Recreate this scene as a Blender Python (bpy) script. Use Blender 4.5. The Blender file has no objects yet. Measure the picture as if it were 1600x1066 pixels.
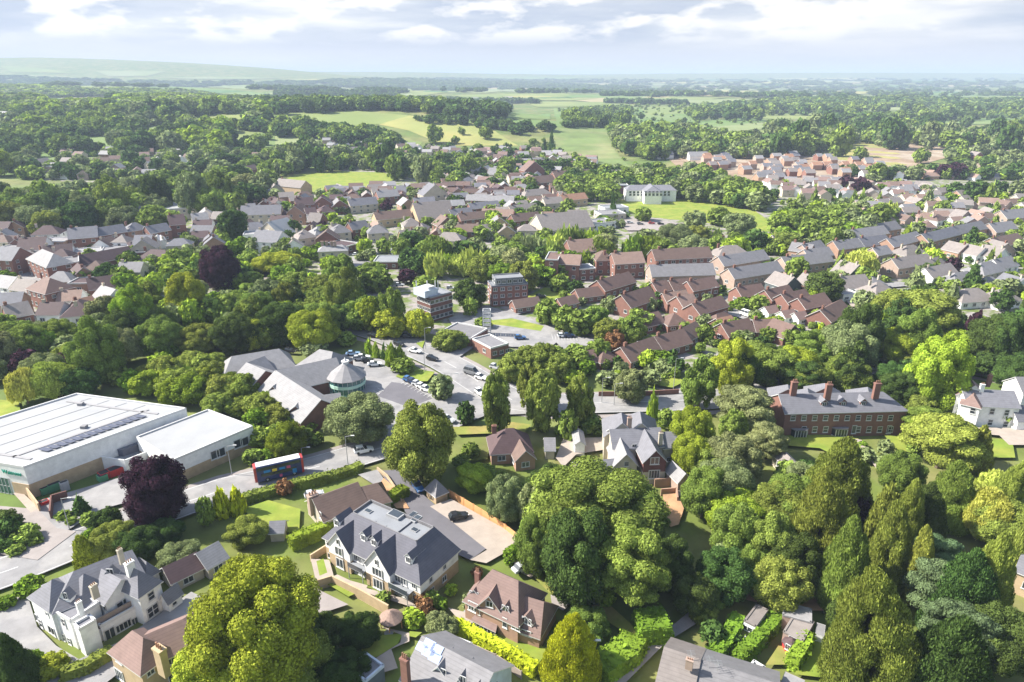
import bpy, math, random
import numpy as np
from mathutils import Vector, Matrix
R_ = math.radians
SC = bpy.context.scene
COL = SC.collection

# ------------------------------------------------------------ camera, sky, sun, exposure
CAM_H = 85.0
PITCH = R_(21.25)
FPX = 1067.0
cam_d = bpy.data.cameras.new("camera")
cam_d.sensor_width = 36.0
cam_d.lens = 36.0 * FPX / 1600.0
cam_d.clip_start = 1.0
cam_d.clip_end = 60000.0
cam = bpy.data.objects.new("camera", cam_d)
COL.objects.link(cam)
cam.location = (0, 0, CAM_H)
cam.rotation_euler = (R_(90) - PITCH, 0, 0)
SC.camera = cam

SUN_EL = R_(41)
SUN_AZ = math.atan2(0.12, -1.0)          # direction towards the sun, measured from +X
sd = Vector((math.cos(SUN_AZ) * math.cos(SUN_EL), math.sin(SUN_AZ) * math.cos(SUN_EL), math.sin(SUN_EL)))
ld = bpy.data.lights.new("sun", 'SUN')
ld.energy = 5.0
ld.angle = R_(0.5)
ld.color = (1.0, 0.945, 0.84)
sun = bpy.data.objects.new("sun", ld)
COL.objects.link(sun)
sun.location = (-200, 100, 300)
sun.rotation_euler = (-sd).to_track_quat('-Z', 'Y').to_euler()

w = bpy.data.worlds.new("World")
SC.world = w
w.use_nodes = True
nt = w.node_tree
for n in list(nt.nodes): nt.nodes.remove(n)
def N(t, typ, **k):
    n = t.nodes.new(typ)
    for a, b in k.items(): setattr(n, a, b)
    return n
out = N(nt, 'ShaderNodeOutputWorld'); bg = N(nt, 'ShaderNodeBackground'); bg.inputs[1].default_value = 0.1
sky = N(nt, 'ShaderNodeTexSky', sky_type='NISHITA', sun_disc=False)
sky.sun_elevation = SUN_EL
sky.sun_rotation = math.atan2(sd.x, sd.y)
sky.air_density = 1.2; sky.dust_density = 1.5; sky.ozone_density = 1.5
tc = N(nt, 'ShaderNodeTexCoord')
def mapn(scale, loc=(0, 0, 0)):
    m = N(nt, 'ShaderNodeMapping'); m.inputs['Scale'].default_value = scale; m.inputs['Location'].default_value = loc
    nt.links.new(tc.outputs['Generated'], m.inputs[0]); return m
def noise(m, sc, det, rough):
    n = N(nt, 'ShaderNodeTexNoise'); n.inputs['Scale'].default_value = sc; n.inputs['Detail'].default_value = det
    n.inputs['Roughness'].default_value = rough; nt.links.new(m.outputs[0], n.inputs['Vector']); return n
def ramp(src, pts):
    r = N(nt, 'ShaderNodeValToRGB'); e = r.color_ramp.elements
    e[0].position, e[0].color = pts[0][0], (*pts[0][1], 1); e[1].position, e[1].color = pts[-1][0], (*pts[-1][1], 1)
    for p, c in pts[1:-1]: x = e.new(p); x.color = (*c, 1)
    nt.links.new(src, r.inputs[0]); return r
n1 = noise(mapn((1, 1, 7.0), (3.1, 0.4, 0.25)), 3.4, 9, 0.55)
n2 = noise(mapn((1, 1, 3.0), (1.7, 5.2, 0.6)), 12.0, 8, 0.5)
SKB = 4.25
def sc3(c): return tuple(v * SKB for v in c)
soft = ramp(n1.outputs[0], [(0.38, (0.60, 0.68, 0.83)), (0.49, (0.76, 0.82, 0.92)), (0.62, (1.1, 1.1, 1.1))])
puff = ramp(n2.outputs[0], [(0.50, (0, 0, 0)), (0.60, (1, 1, 1))])
sep = N(nt, 'ShaderNodeSeparateXYZ'); nt.links.new(tc.outputs['Generated'], sep.inputs[0])
band = ramp(sep.outputs['Z'], [(0.0, (0, 0, 0)), (0.036, (0, 0, 0)), (0.05, (0.7, 0.7, 0.7)), (0.075, (1, 1, 1)), (0.12, (.6, .6, .6))])
pm = N(nt, 'ShaderNodeMix', data_type='FLOAT'); pm.inputs[2].default_value = 0
nt.links.new(puff.outputs[0], pm.inputs[0]); nt.links.new(band.outputs[0], pm.inputs[3])
low = ramp(sep.outputs['Z'], [(0.0, (0.88, 0.89, 0.95)), (0.04, (0.80, 0.83, 0.92)), (0.08, (0.78, 0.82, 0.92)), (0.2, (0.6, 0.7, 0.85))])
lowf = ramp(sep.outputs['Z'], [(0.0, (0.9,) * 3), (0.03, (0.75,) * 3), (0.055, (0.05,) * 3), (0.2, (0, 0, 0))])
def mixc(f, a, b):
    m = N(nt, 'ShaderNodeMix', data_type='RGBA')
    nt.links.new(f, m.inputs[0]); nt.links.new(a, m.inputs[6]); nt.links.new(b, m.inputs[7]); return m.outputs[2]
c1 = mixc(lowf.outputs[0], soft.outputs[0], low.outputs[0])
wh = N(nt, 'ShaderNodeRGB'); wh.outputs[0].default_value = (1.25, 1.22, 1.18, 1)
c2 = mixc(pm.outputs[0], c1, wh.outputs[0])
# brighter towards the sun side
mr = N(nt, 'ShaderNodeMapRange'); mr.inputs[1].default_value = -0.7; mr.inputs[2].default_value = 0.2
mr.inputs[3].default_value = 1.12; mr.inputs[4].default_value = 0.97
nt.links.new(sep.outputs['X'], mr.inputs[0])
vm = N(nt, 'ShaderNodeVectorMath', operation='SCALE'); nt.links.new(c2, vm.inputs[0]); 
mm = N(nt, 'ShaderNodeMath', operation='MULTIPLY'); mm.inputs[1].default_value = SKB; nt.links.new(mr.outputs[0], mm.inputs[0])
nt.links.new(mm.outputs[0], vm.inputs['Scale'])
fade = ramp(sep.outputs['Z'], [(0.0, (1, 1, 1)), (0.16, (1, 1, 1)), (0.42, (.12, .12, .12)), (1.0, (.12, .12, .12))])
c3 = mixc(fade.outputs[0], sky.outputs[0], vm.outputs[0])
nt.links.new(c3, bg.inputs[0]); nt.links.new(bg.outputs[0], out.inputs[0])

SC.view_settings.view_transform = 'Standard'
SC.view_settings.look = 'None'
SC.view_settings.gamma = 1.0
SC.view_settings.exposure = 1.2
SC.view_settings.use_curve_mapping = False
cy = SC.cycles
cy.max_bounces = 5; cy.diffuse_bounces = 3; cy.glossy_bounces = 2; cy.transmission_bounces = 3
cy.transparent_max_bounces = 4; cy.volume_bounces = 1
cy.use_denoising = True
cy.caustics_reflective = False; cy.caustics_refractive = False

# ------------------------------------------------------------ terrain and picking
def sstep(a, b, x):
    t = min(1.0, max(0.0, (x - a) / (b - a))); return t * t * (3 - 2 * t)
HILLS = [(-250, 1180, 29, 260, 190), (-40, 1060, 10, 150, 160), (-900, 1500, 34, 420, 330), (-1900, 2600, 40, 700, 500),
         (-700, 2900, 22, 900, 300), (900, 2600, 12, 900, 300), (-3000, 5600, 150, 1500, 700), (-5200, 6500, 150, 1800, 900),
         (-1500, 8000, 100, 2200, 700), (1500, 9500, 75, 3000, 800), (6500, 9500, 90, 3000, 800), (3500, 6500, 35, 1800, 500),
         (-8000, 9000, 120, 3000, 1500), (0, 14000, 110, 14000, 1500)]
def hz(x, y):
    r = math.hypot(x, y)
    if r < 650: return 0.0
    s = sstep(650, 1000, r); h = 0.0
    for cx, cy_, a, sx, sy in HILLS:
        u = ((x - cx) / sx) ** 2 + ((y - cy_) / sy) ** 2
        if u < 12: h += a * math.exp(-0.5 * u)
    if r > 1500: h += min(6.0, (r - 1500) * 0.003) * math.sin(x * 0.0031 + 1.3) * math.sin(y * 0.0023)
    return h * s
SP, CP = math.sin(PITCH), math.cos(PITCH)
def ray(x, y):
    u = (x - 800.0) / FPX; v = (y - 533.0) / FPX
    return u, CP - v * SP, -(SP + v * CP)
def G(x, y, h=0.0):
    """point of the place seen at photo pixel (x, y), h metres above the ground"""
    dx, dy, dz = ray(x, y)
    if dz < -1e-4:
        t = (h - CAM_H) / dz
        if math.hypot(dx * t, dy * t) < 640: return Vector((dx * t, dy * t, h))
    t = 600.0; pt = t
    while t < 26000:
        z = CAM_H + dz * t
        if z < hz(dx * t, dy * t) + h:
            a, b = pt, t
            for _ in range(14):
                m = (a + b) / 2
                if CAM_H + dz * m < hz(dx * m, dy * m) + h: b = m
                else: a = m
            return Vector((dx * b, dy * b, CAM_H + dz * b))
        pt = t; t *= 1.012
    return Vector((dx * t, dy * t, hz(dx * t, dy * t) + h))
def zat(p, y):
    v = (y - 533.0) / FPX; return CAM_H - p.y * (SP + v * CP) / (CP - v * SP)
def proj(p):
    yu = p.y * SP + (p.z - CAM_H) * CP; zc = p.y * CP - (p.z - CAM_H) * SP
    return 800 + FPX * p.x / zc, 533 - FPX * yu / zc
def pin(poly, x, y):
    c = False; j = len(poly) - 1
    for i in range(len(poly)):
        xi, yi = poly[i]; xj, yj = poly[j]
        if (yi > y) != (yj > y) and x < (xj - xi) * (y - yi) / (yj - yi) + xi: c = not c
        j = i
    return c

# ------------------------------------------------------------ materials
MT = {}
def mat(name, col, rough=0.85, var=0.12, scale=0.6, rnd=0.1, course=0.0, metal=0.0, spec=0.3, col2=None, mixlo=0.45, mixhi=0.6):
    m = bpy.data.materials.new(name); m.use_nodes = True; t = m.node_tree; L = t.links.new
    b = t.nodes['Principled BSDF']
    b.inputs['Roughness'].default_value = rough; b.inputs['Metallic'].default_value = metal
    b.inputs['Specular IOR Level'].default_value = spec
    tcn = N(t, 'ShaderNodeTexCoord'); oi = N(t, 'ShaderNodeObjectInfo')
    geo = N(t, 'ShaderNodeNewGeometry')
    nz = N(t, 'ShaderNodeTexNoise'); nz.inputs['Scale'].default_value = scale; nz.inputs['Detail'].default_value = 6
    nz.inputs['Roughness'].default_value = 0.65
    L(geo.outputs['Position'], nz.inputs['Vector'])
    mrn = N(t, 'ShaderNodeMapRange'); mrn.inputs[1].default_value = 0.3; mrn.inputs[2].default_value = 0.7
    mrn.inputs[3].default_value = 1 - var; mrn.inputs[4].default_value = 1 + var
    L(nz.outputs[0], mrn.inputs[0])
    mro = N(t, 'ShaderNodeMapRange'); mro.inputs[3].default_value = 1 - rnd; mro.inputs[4].default_value = 1 + rnd
    L(oi.outputs['Random'], mro.inputs[0])
    mu = N(t, 'ShaderNodeMath', operation='MULTIPLY'); L(mrn.outputs[0], mu.inputs[0]); L(mro.outputs[0], mu.inputs[1])
    last = mu.outputs[0]
    if course:
        sx = N(t, 'ShaderNodeSeparateXYZ'); L(geo.outputs['Position'], sx.inputs[0])
        fr = N(t, 'ShaderNodeMath', operation='MULTIPLY'); fr.inputs[1].default_value = 1 / course; L(sx.outputs['Z'], fr.inputs[0])
        f2 = N(t, 'ShaderNodeMath', operation='FRACT'); L(fr.outputs[0], f2.inputs[0])
        f3 = N(t, 'ShaderNodeMapRange'); f3.inputs[1].default_value = 0.0; f3.inputs[2].default_value = 0.3
        f3.inputs[3].default_value = 0.82; f3.inputs[4].default_value = 1.03; L(f2.outputs[0], f3.inputs[0])
        m2 = N(t, 'ShaderNodeMath', operation='MULTIPLY'); L(last, m2.inputs[0]); L(f3.outputs[0], m2.inputs[1]); last = m2.outputs[0]
    rgb = N(t, 'ShaderNodeRGB'); rgb.outputs[0].default_value = (*col, 1); src = rgb.outputs[0]
    if col2:
        nb = N(t, 'ShaderNodeTexNoise'); nb.inputs['Scale'].default_value = scale * 0.35; nb.inputs['Detail'].default_value = 5
        L(geo.outputs['Position'], nb.inputs['Vector'])
        mf = N(t, 'ShaderNodeMapRange'); mf.inputs[1].default_value = mixlo; mf.inputs[2].default_value = mixhi; L(nb.outputs[0], mf.inputs[0])
        r2 = N(t, 'ShaderNodeRGB'); r2.outputs[0].default_value = (*col2, 1)
        mx = N(t, 'ShaderNodeMix', data_type='RGBA'); L(mf.outputs[0], mx.inputs[0]); L(src, mx.inputs[6]); L(r2.outputs[0], mx.inputs[7]); src = mx.outputs[2]
    vs = N(t, 'ShaderNodeVectorMath', operation='SCALE'); L(src, vs.inputs[0]); L(last, vs.inputs['Scale'])
    L(vs.outputs[0], b.inputs['Base Color'])
    MT[name] = m; return m
def leafmat(name, col, hue=0.022, tr=0.22, var=0.32):
    m = bpy.data.materials.new(name); m.use_nodes = True; t = m.node_tree; L = t.links.new
    for n in list(t.nodes): t.nodes.remove(n)
    o = N(t, 'ShaderNodeOutputMaterial'); d = N(t, 'ShaderNodeBsdfDiffuse'); tl = N(t, 'ShaderNodeBsdfTranslucent')
    mx = N(t, 'ShaderNodeMixShader'); mx.inputs[0].default_value = tr
    geo = N(t, 'ShaderNodeNewGeometry'); oi = N(t, 'ShaderNodeObjectInfo')
    nz = N(t, 'ShaderNodeTexNoise'); nz.inputs['Scale'].default_value = 0.45; nz.inputs['Detail'].default_value = 3
    L(geo.outputs['Position'], nz.inputs['Vector'])
    a = N(t, 'ShaderNodeMapRange'); a.inputs[3].default_value = 1 - var; a.inputs[4].default_value = 1 + var; L(geo.outputs['Random Per Island'], a.inputs[0])
    b = N(t, 'ShaderNodeMapRange'); b.inputs[1].default_value = 0.3; b.inputs[2].default_value = 0.7; b.inputs[3].default_value = 0.78; b.inputs[4].default_value = 1.22; L(nz.outputs[0], b.inputs[0])
    c = N(t, 'ShaderNodeMapRange'); c.inputs[3].default_value = 0.84; c.inputs[4].default_value = 1.10; L(oi.outputs['Random'], c.inputs[0])
    m1 = N(t, 'ShaderNodeMath', operation='MULTIPLY'); L(a.outputs[0], m1.inputs[0]); L(b.outputs[0], m1.inputs[1])
    nl = N(t, 'ShaderNodeTexNoise'); nl.inputs['Scale'].default_value = 0.055; nl.inputs['Detail'].default_value = 2; L(geo.outputs['Position'], nl.inputs['Vector'])
    e = N(t, 'ShaderNodeMapRange'); e.inputs[1].default_value = 0.3; e.inputs[2].default_value = 0.7; e.inputs[3].default_value = 0.72; e.inputs[4].default_value = 1.28; L(nl.outputs[0], e.inputs[0])
    m0 = N(t, 'ShaderNodeMath', operation='MULTIPLY'); L(m1.outputs[0], m0.inputs[0]); L(e.outputs[0], m0.inputs[1])
    m2 = N(t, 'ShaderNodeMath', operation='MULTIPLY'); L(m0.outputs[0], m2.inputs[0]); L(c.outputs[0], m2.inputs[1])
    hs = N(t, 'ShaderNodeHueSaturation'); hs.inputs['Color'].default_value = (*col, 1)
    hm = N(t, 'ShaderNodeMapRange'); hm.inputs[3].default_value = 0.5 - hue; hm.inputs[4].default_value = 0.5 + hue
    ra = N(t, 'ShaderNodeMath', operation='MULTIPLY'); ra.inputs[1].default_value = 7.31; L(oi.outputs['Random'], ra.inputs[0])
    rf = N(t, 'ShaderNodeMath', operation='FRACT'); L(ra.outputs[0], rf.inputs[0])
    L(rf.outputs[0], hm.inputs[0]); L(hm.outputs[0], hs.inputs['Hue']); L(m2.outputs[0], hs.inputs['Value'])
    L(hs.outputs[0], d.inputs[0]); L(hs.outputs[0], tl.inputs[0]); L(d.outputs[0], mx.inputs[1]); L(tl.outputs[0], mx.inputs[2]); L(mx.outputs[0], o.inputs[0])
    MT[name] = m; return m
for n_, c_ in dict(leaf_mid=(.155, .200, .042), leaf_lime=(.235, .30, .035), leaf_dark=(.060, .098, .026), leaf_silver=(.165, .195, .085),
                   leaf_olive=(.185, .225, .045), leaf_purple=(.055, .026, .040), leaf_golden=(.50, .51, .03), leaf_brown=(.22, .11, .06),
                   leaf_blue=(.10, .145, .07), leaf_hedge=(.125, .185, .022), leaf_willow=(.33, .37, .08), leaf_far=(.085, .122, .036)).items():
    if n_ not in ('leaf_purple', 'leaf_golden', 'leaf_brown'): c_ = (c_[0] * 1.32, c_[1] * 1.30, c_[2] * 1.25)
    leafmat(n_, c_)
mat('bark', (.13, .10, .075), 0.95, 0.3, 1.5)
mat('grass', (.115, .15, .03), 0.95, 0.25, 0.12, 0, col2=(.19, .18, .07), mixlo=.42, mixhi=.66)
mat('lawn', (.165, .225, .03), 0.95, 0.18, 0.4, 0, col2=(.235, .26, .045), mixlo=.4, mixhi=.62)
mat('lawn_dry', (.26, .22, .07), 0.95, 0.15, 0.4, 0, col2=(.19, .21, .045))
mat('ground', (.10, .15, .035), 0.95, 0.3, 0.05, 0, col2=(.19, .19, .07), mixlo=0.42, mixhi=0.65)
mat('townground', (.27, .245, .235), 0.95, 0.3, 0.55, 0, col2=(.12, .16, .04), mixlo=0.44, mixhi=0.56)
mat('asphalt', (.23, .225, .23), 0.9, 0.16, 0.35, 0, col2=(.27, .262, .262), mixlo=.48, mixhi=.54)
mat('asphalt_patch', (.175, .17, .175), 0.9, 0.15, 0.5, 0)
mat('asphalt_dark', (.13, .125, .14), 0.9, 0.12, 0.25, 0)
mat('pavement', (.28, .25, .24), 0.9, 0.12, 0.4, 0)
mat('paving_pale', (.34, .29, .25), 0.9, 0.12, 0.5, 0)
mat('soil', (.42, .25, .14), 0.95, 0.25, 0.3, 0)
mat('sitesoil', (0.272, 0.197, 0.136), 0.95, 0.25, 0.06, 0, col2=(0.340, 0.286, 0.224))
mat('marking', (.55, .55, .55), 0.7, 0.05)
for n_, c_ in dict(brick=(.215, .112, .09), brick_orange=(.34, .215, .155), brick_dark=(.16, .08, .068), brick_pink=(.36, .27, .225), brick_sand=(.45, .34, .22),
                   white=(.78, .78, .77), cream=(.47, .42, .34), stone=(.42, .37, .31), clad_dark=(.11, .13, .14), clad_blue=(.50, .56, .64), timber=(.50, .25, .10),
                   tilehung=(.14, .065, .06)).items():
    mat('wall_' + n_, c_, 0.9, 0.13, 0.8, 0.06)
for n_, c_ in dict(slate=(.155, .155, .175), navy=(.105, .105, .128), light=(.245, .24, .248), brown=(.145, .10, .085), redbrown=(.15, .098, .084), darkbrown=(.085, .055, .058),
                   taupe=(.215, .19, .18), grey=(.19, .185, .195), orange=(.32, .18, .12), tan=(.24, .165, .135), pinkbrown=(.20, .135, .12)).items():
    mat('roof_' + n_, c_, 0.75, 0.14, 0.7, 0.12, course=0.3)
mat('roof_white', (.32, .325, .335), 0.6, 0.09, 0.15, 0.02)
mat('roof_felt', (.22, .23, .25), 0.8, 0.12, 0.3, 0.08)
mat('trim', (.58, .58, .58), 0.5, 0.03)
mat('glass', (.045, .055, .065), 0.12, 0.1, 1.0, 0.4, spec=0.7)
mat('glass_teal', (.05, .14, .14), 0.12, 0.1, 1.0, 0.1, spec=0.7)
mat('band_mint', (.42, .62, .52), 0.5, 0.05)
mat('solar', (.11, .115, .15), 0.2, 0.1, 1, 0, spec=0.6)
mat('solar_pale', (.28, .36, .62), 0.2, 0.1, 1, 0, spec=0.6)
mat('tyre', (.02, .02, .02), 0.8, 0.05)
mat('steel', (.35, .36, .37), 0.5, 0.05, metal=0.3)
mat('dark', (.03, .03, .035), 0.6, 0.05)
mat('green_box', (.10, .30, .16), 0.6, 0.1)
mat('red_box', (.55, .04, .04), 0.5, 0.1)
mat('fence_timber', (.58, .30, .13), 0.8, 0.12, 1.5)
mat('fence_grey', (.30, .25, .22), 0.9, 0.12, 1.5)
mat('sign_green', (.03, .30, .22), 0.5, 0.05)
mat('straw', (0.313, 0.272, 0.150), 0.95, 0.08, 0.02, 0)
mat('field_gold', (0.313, 0.286, 0.095), 0.95, 0.12, 0.02, 0, col2=(0.245, 0.265, 0.082))
mat('field_green', (0.163, 0.211, 0.061), 0.95, 0.10, 0.01, 0, col2=(0.204, 0.238, 0.075))
mat('field_mid', (0.122, 0.197, 0.054), 0.95, 0.12, 0.01, 0, col2=(0.163, 0.218, 0.075))
mat('field_pale', (0.218, 0.252, 0.116), 0.95, 0.1, 0.01, 0, col2=(0.184, 0.231, 0.082))
mat('field_dark', (.075, .15, .05), 0.95, 0.15, 0.01, 0)
mat('field_rough', (0.143, 0.197, 0.061), 0.95, 0.25, 0.03, 0, col2=(0.224, 0.231, 0.102))
for n_, c_ in dict(white=(.80, .80, .80), silver=(.45, .46, .48), black=(.02, .02, .022), blue=(.05, .13, .30), navy=(.02, .04, .10), red=(.45, .03, .03), grey=(.16, .165, .175), paleblue=(.25, .38, .55)).items():
    mat('car_' + n_, c_, 0.25, 0.02, 1, 0.05, spec=0.6)

# ------------------------------------------------------------ mesh builder
class MB:
    def __init__(s, *mats): s.v = []; s.f = []; s.m = []; s.mats = list(mats)
    def mi(s, name):
        if name not in s.mats: s.mats.append(name)
        return s.mats.index(name)
    def poly(s, pts, m=0):
        if isinstance(m, str): m = s.mi(m)
        b = len(s.v); s.v += [tuple(p) for p in pts]; s.f.append(tuple(range(b, b + len(pts)))); s.m.append(m)
    def prism(s, base, z0, z1, m=0, mtop=None, bottom=False):
        """base: list of (x, y) counter-clockwise"""
        a = sum(base[i][0] * base[(i + 1) % len(base)][1] - base[(i + 1) % len(base)][0] * base[i][1] for i in range(len(base)))
        if a < 0: base = base[::-1]
        n = len(base)
        for i in range(n):
            p, q = base[i], base[(i + 1) % n]
            s.poly([(p[0], p[1], z0), (q[0], q[1], z0), (q[0], q[1], z1), (p[0], p[1], z1)], m)
        s.poly([(p[0], p[1], z1) for p in base], m if mtop is None else mtop)
        if bottom: s.poly([(p[0], p[1], z0) for p in base[::-1]], m)
    def slab(s, pts, th=0.18, m=0, medge=None):
        """pts: 3-D polygon, counter-clockwise from above, thickened downwards"""
        me = m if medge is None else medge
        s.poly(pts, m); lo = [(p[0], p[1], p[2] - th) for p in pts]
        s.poly(lo[::-1], me)
        n = len(pts)
        for i in range(n):
            p, q = pts[i], pts[(i + 1) % n]; pl, ql = lo[i], lo[(i + 1) % n]
            s.poly([pl, ql, q, p], me)
    def box(s, c, sz, rot=0, m=0, z0=None):
        cx, cy_, cz = c; a, b, h = sz[0] / 2, sz[1] / 2, sz[2]
        ca, sa = math.cos(rot), math.sin(rot)
        base = [(cx + x * ca - y * sa, cy_ + x * sa + y * ca) for x, y in ((-a, -b), (a, -b), (a, b), (-a, b))]
        s.prism(base, cz, cz + h, m, bottom=True)
    def tube(s, p0, p1, r0, r1, n=6, m=0):
        p0, p1 = Vector(p0), Vector(p1); d = (p1 - p0).normalized()
        u = d.orthogonal().normalized(); v = d.cross(u); b = len(s.v)
        for p, r in ((p0, r0), (p1, r1)):
            for i in range(n):
                a = 2 * math.pi * i / n; q = p + (u * math.cos(a) + v * math.sin(a)) * r; s.v.append(tuple(q))
        for i in range(n):
            j = (i + 1) % n; s.f.append((b + i, b + j, b + n + j, b + n + i)); s.m.append(m)
        s.f.append(tuple(range(b + n, b + 2 * n))); s.m.append(m)
    def build(s, name, parent=None, origin=None, smooth=False):
        o = Vector(origin) if origin is not None else Vector((0, 0, 0))
        me = bpy.data.meshes.new(name)
        me.from_pydata([(p[0] - o.x, p[1] - o.y, p[2] - o.z) for p in s.v], [], s.f)
        for k in s.mats: me.materials.append(MT[k])
        me.polygons.foreach_set('material_index', s.m)
        if smooth: me.polygons.foreach_set('use_smooth', [True] * len(s.f))
        me.update()
        ob = bpy.data.objects.new(name, me); COL.objects.link(ob)
        if parent is not None: ob.parent = parent
        if origin is not None and parent is None: ob.location = o
        return ob

THINGS = []    # (object, look, category, group, px, py)
def empty(name, loc, rz=0.0):
    o = bpy.data.objects.new(name, None); COL.objects.link(o); o.location = loc; o.rotation_euler = (0, 0, rz); o.empty_display_size = 0.5
    return o
def tag(o, look, cat, group=None, fixed=False, at=None):
    """register a thing; its label is finished at the end so that it singles the thing out"""
    o['category'] = cat
    if group: o['group'] = group
    p = at if at is not None else o.location
    x, y = proj(Vector(p)); THINGS.append([o, look, cat, group, x, y, fixed])
    if fixed: o['label'] = look
    return o
def struct(o, kind='structure'): o['kind'] = kind; return o

# ------------------------------------------------------------ ground sheet, fields, roads
def ground_sheet():
    az = [R_(a) for a in np.linspace(-62, 62, 249)] + [R_(a) for a in np.arange(66, 298, 6)]
    rad = [0.0, 60, 150, 300, 450, 560, 650]
    while rad[-1] < 34000: rad.append(rad[-1] * 1.035)
    V = []; F = []; n = len(az)
    for r in rad:
        for a in az:
            x, y = math.sin(a) * r, math.cos(a) * r; V.append((x, y, hz(x, y)))
    for i in range(len(rad) - 1):
        for j in range(n):
            k = (j + 1) % n
            F.append((i * n + j, i * n + k, (i + 1) * n + k, (i + 1) * n + j))
    me = bpy.data.meshes.new('ground'); me.from_pydata(V, [], F); me.materials.append(MT['ground']); me.update()
    if me.polygons[300].normal.z < 0: me.flip_normals()
    me.polygons.foreach_set('use_smooth', [True] * len(me.polygons))
    o = bpy.data.objects.new('ground', me); COL.objects.link(o); struct(o)
ground_sheet()
import bmesh
LAYER = [0]
def patch(name, px, m, h=None):
    """a sheet laid on the ground, its outline given where the photo shows it"""
    pts = [G(x, y) for x, y in px]
    far = max(math.hypot(p.x, p.y) for p in pts)
    LAYER[0] += 1
    off = 0.02 + 0.004 * LAYER[0] if h is None else h
    if far < 645:
        mb = MB(m); P = [(p.x, p.y, off) for p in pts]
        a = sum(P[i][0] * P[(i + 1) % len(P)][1] - P[(i + 1) % len(P)][0] * P[i][1] for i in range(len(P)))
        mb.poly(P if a > 0 else P[::-1]); o = mb.build(name); return struct(o)
    bm = bmesh.new(); bm.faces.new([bm.verts.new((p.x, p.y, 0)) for p in pts])
    xs = [p.x for p in pts]; ys = [p.y for p in pts]
    for lo, hi, nn in ((min(xs), max(xs), (1, 0, 0)), (min(ys), max(ys), (0, 1, 0))):
        st = max((hi - lo) / 40, far * 0.02); k = lo + st
        while k < hi:
            bmesh.ops.bisect_plane(bm, geom=bm.verts[:] + bm.edges[:] + bm.faces[:], plane_co=(k, k, 0), plane_no=nn); k += st
    for v in bm.verts:
        r = math.hypot(v.co.x, v.co.y); v.co.z = hz(v.co.x, v.co.y) + off + max(0, r - 560) * 6e-4
    bmesh.ops.recalc_face_normals(bm, faces=bm.faces)
    me = bpy.data.meshes.new(name); bm.to_mesh(me); bm.free(); me.materials.append(MT[m])
    if len(me.polygons) and me.polygons[0].normal.z < 0: me.flip_normals()
    o = bpy.data.objects.new(name, me); COL.objects.link(o); return struct(o)
def offset_line(P, d):
    out_ = []
    for i, p in enumerate(P):
        a = P[max(0, i - 1)]; b = P[min(len(P) - 1, i + 1)]
        t = Vector((b.x - a.x, b.y - a.y)).normalized(); out_.append((p.x - t.y * d, p.y + t.x * d))
    return out_
def densify(P, step=6.0):
    """smooth a polyline (Catmull-Rom)"""
    Q = []
    for i in range(len(P) - 1):
        p0 = P[max(0, i - 1)]; p1 = P[i]; p2 = P[i + 1]; p3 = P[min(len(P) - 1, i + 2)]
        n = max(1, int((p2 - p1).length / step))
        for k in range(n):
            t = k / n
            Q.append(0.5 * ((2 * p1) + (p2 - p0) * t + (2 * p0 - 5 * p1 + 4 * p2 - p3) * t * t + (3 * p1 - p0 - 3 * p2 + p3) * t ** 3))
    Q.append(P[-1]); return Q
def strip(mb, P, a, b, z0, z1=None, m=0):
    A = offset_line(P, a); B = offset_line(P, b)
    for i in range(len(P) - 1):
        q = [A[i], A[i + 1], B[i + 1], B[i]]
        if z1 is None: mb.poly([(x, y, z0) for x, y in (q if b < a else q[::-1])], m)
        else: mb.prism(q, z0, z1, m)
def road(name, px, width, m='asphalt', pave=(0, 0), dash=True, edge=False):
    P = densify([G(x, y) for x, y in px]); LAYER[0] += 1; z = 0.02 + 0.004 * LAYER[0]
    mb = MB(m); strip(mb, P, width / 2, -width / 2, z); struct(mb.build(name))
    for s, w_ in ((1, pave[0]), (-1, pave[1])):
        if w_:
            k = MB('pavement'); strip(k, P, s * (width / 2 + (w_ if s > 0 else 0)), s * (width / 2 + (0 if s > 0 else w_)), 0.0, 0.14); struct(k.build('pavement'))
    if dash:
        r_ = random.Random(int(px[0][0]) + 9); k = MB('asphalt_patch')
        for i in range(1, len(P) - 1):
            if r_.random() < .3:
                o_ = r_.uniform(-width * .38, width * .3); w_ = r_.uniform(.5, 1.6); q0 = P[i]; q1 = P[i].lerp(P[i + 1], r_.uniform(.25, 1.0)); strip(k, [q0, q1], o_ + w_ / 2, o_ - w_ / 2, z + 0.003)
        struct(k.build('road_repairs'))
        k = MB('marking'); acc = 0
        for i in range(len(P) - 1):
            if i % 2 == 0: strip(k, P[i:i + 2], 0.09, -0.09, z + 0.006)
            if edge:
                for s in (1, -1): strip(k, P[i:i + 2], s * (width / 2 - 0.35) + 0.07, s * (width / 2 - 0.35) - 0.07, z + 0.006)
        struct(k.build('road_markings'))
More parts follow.
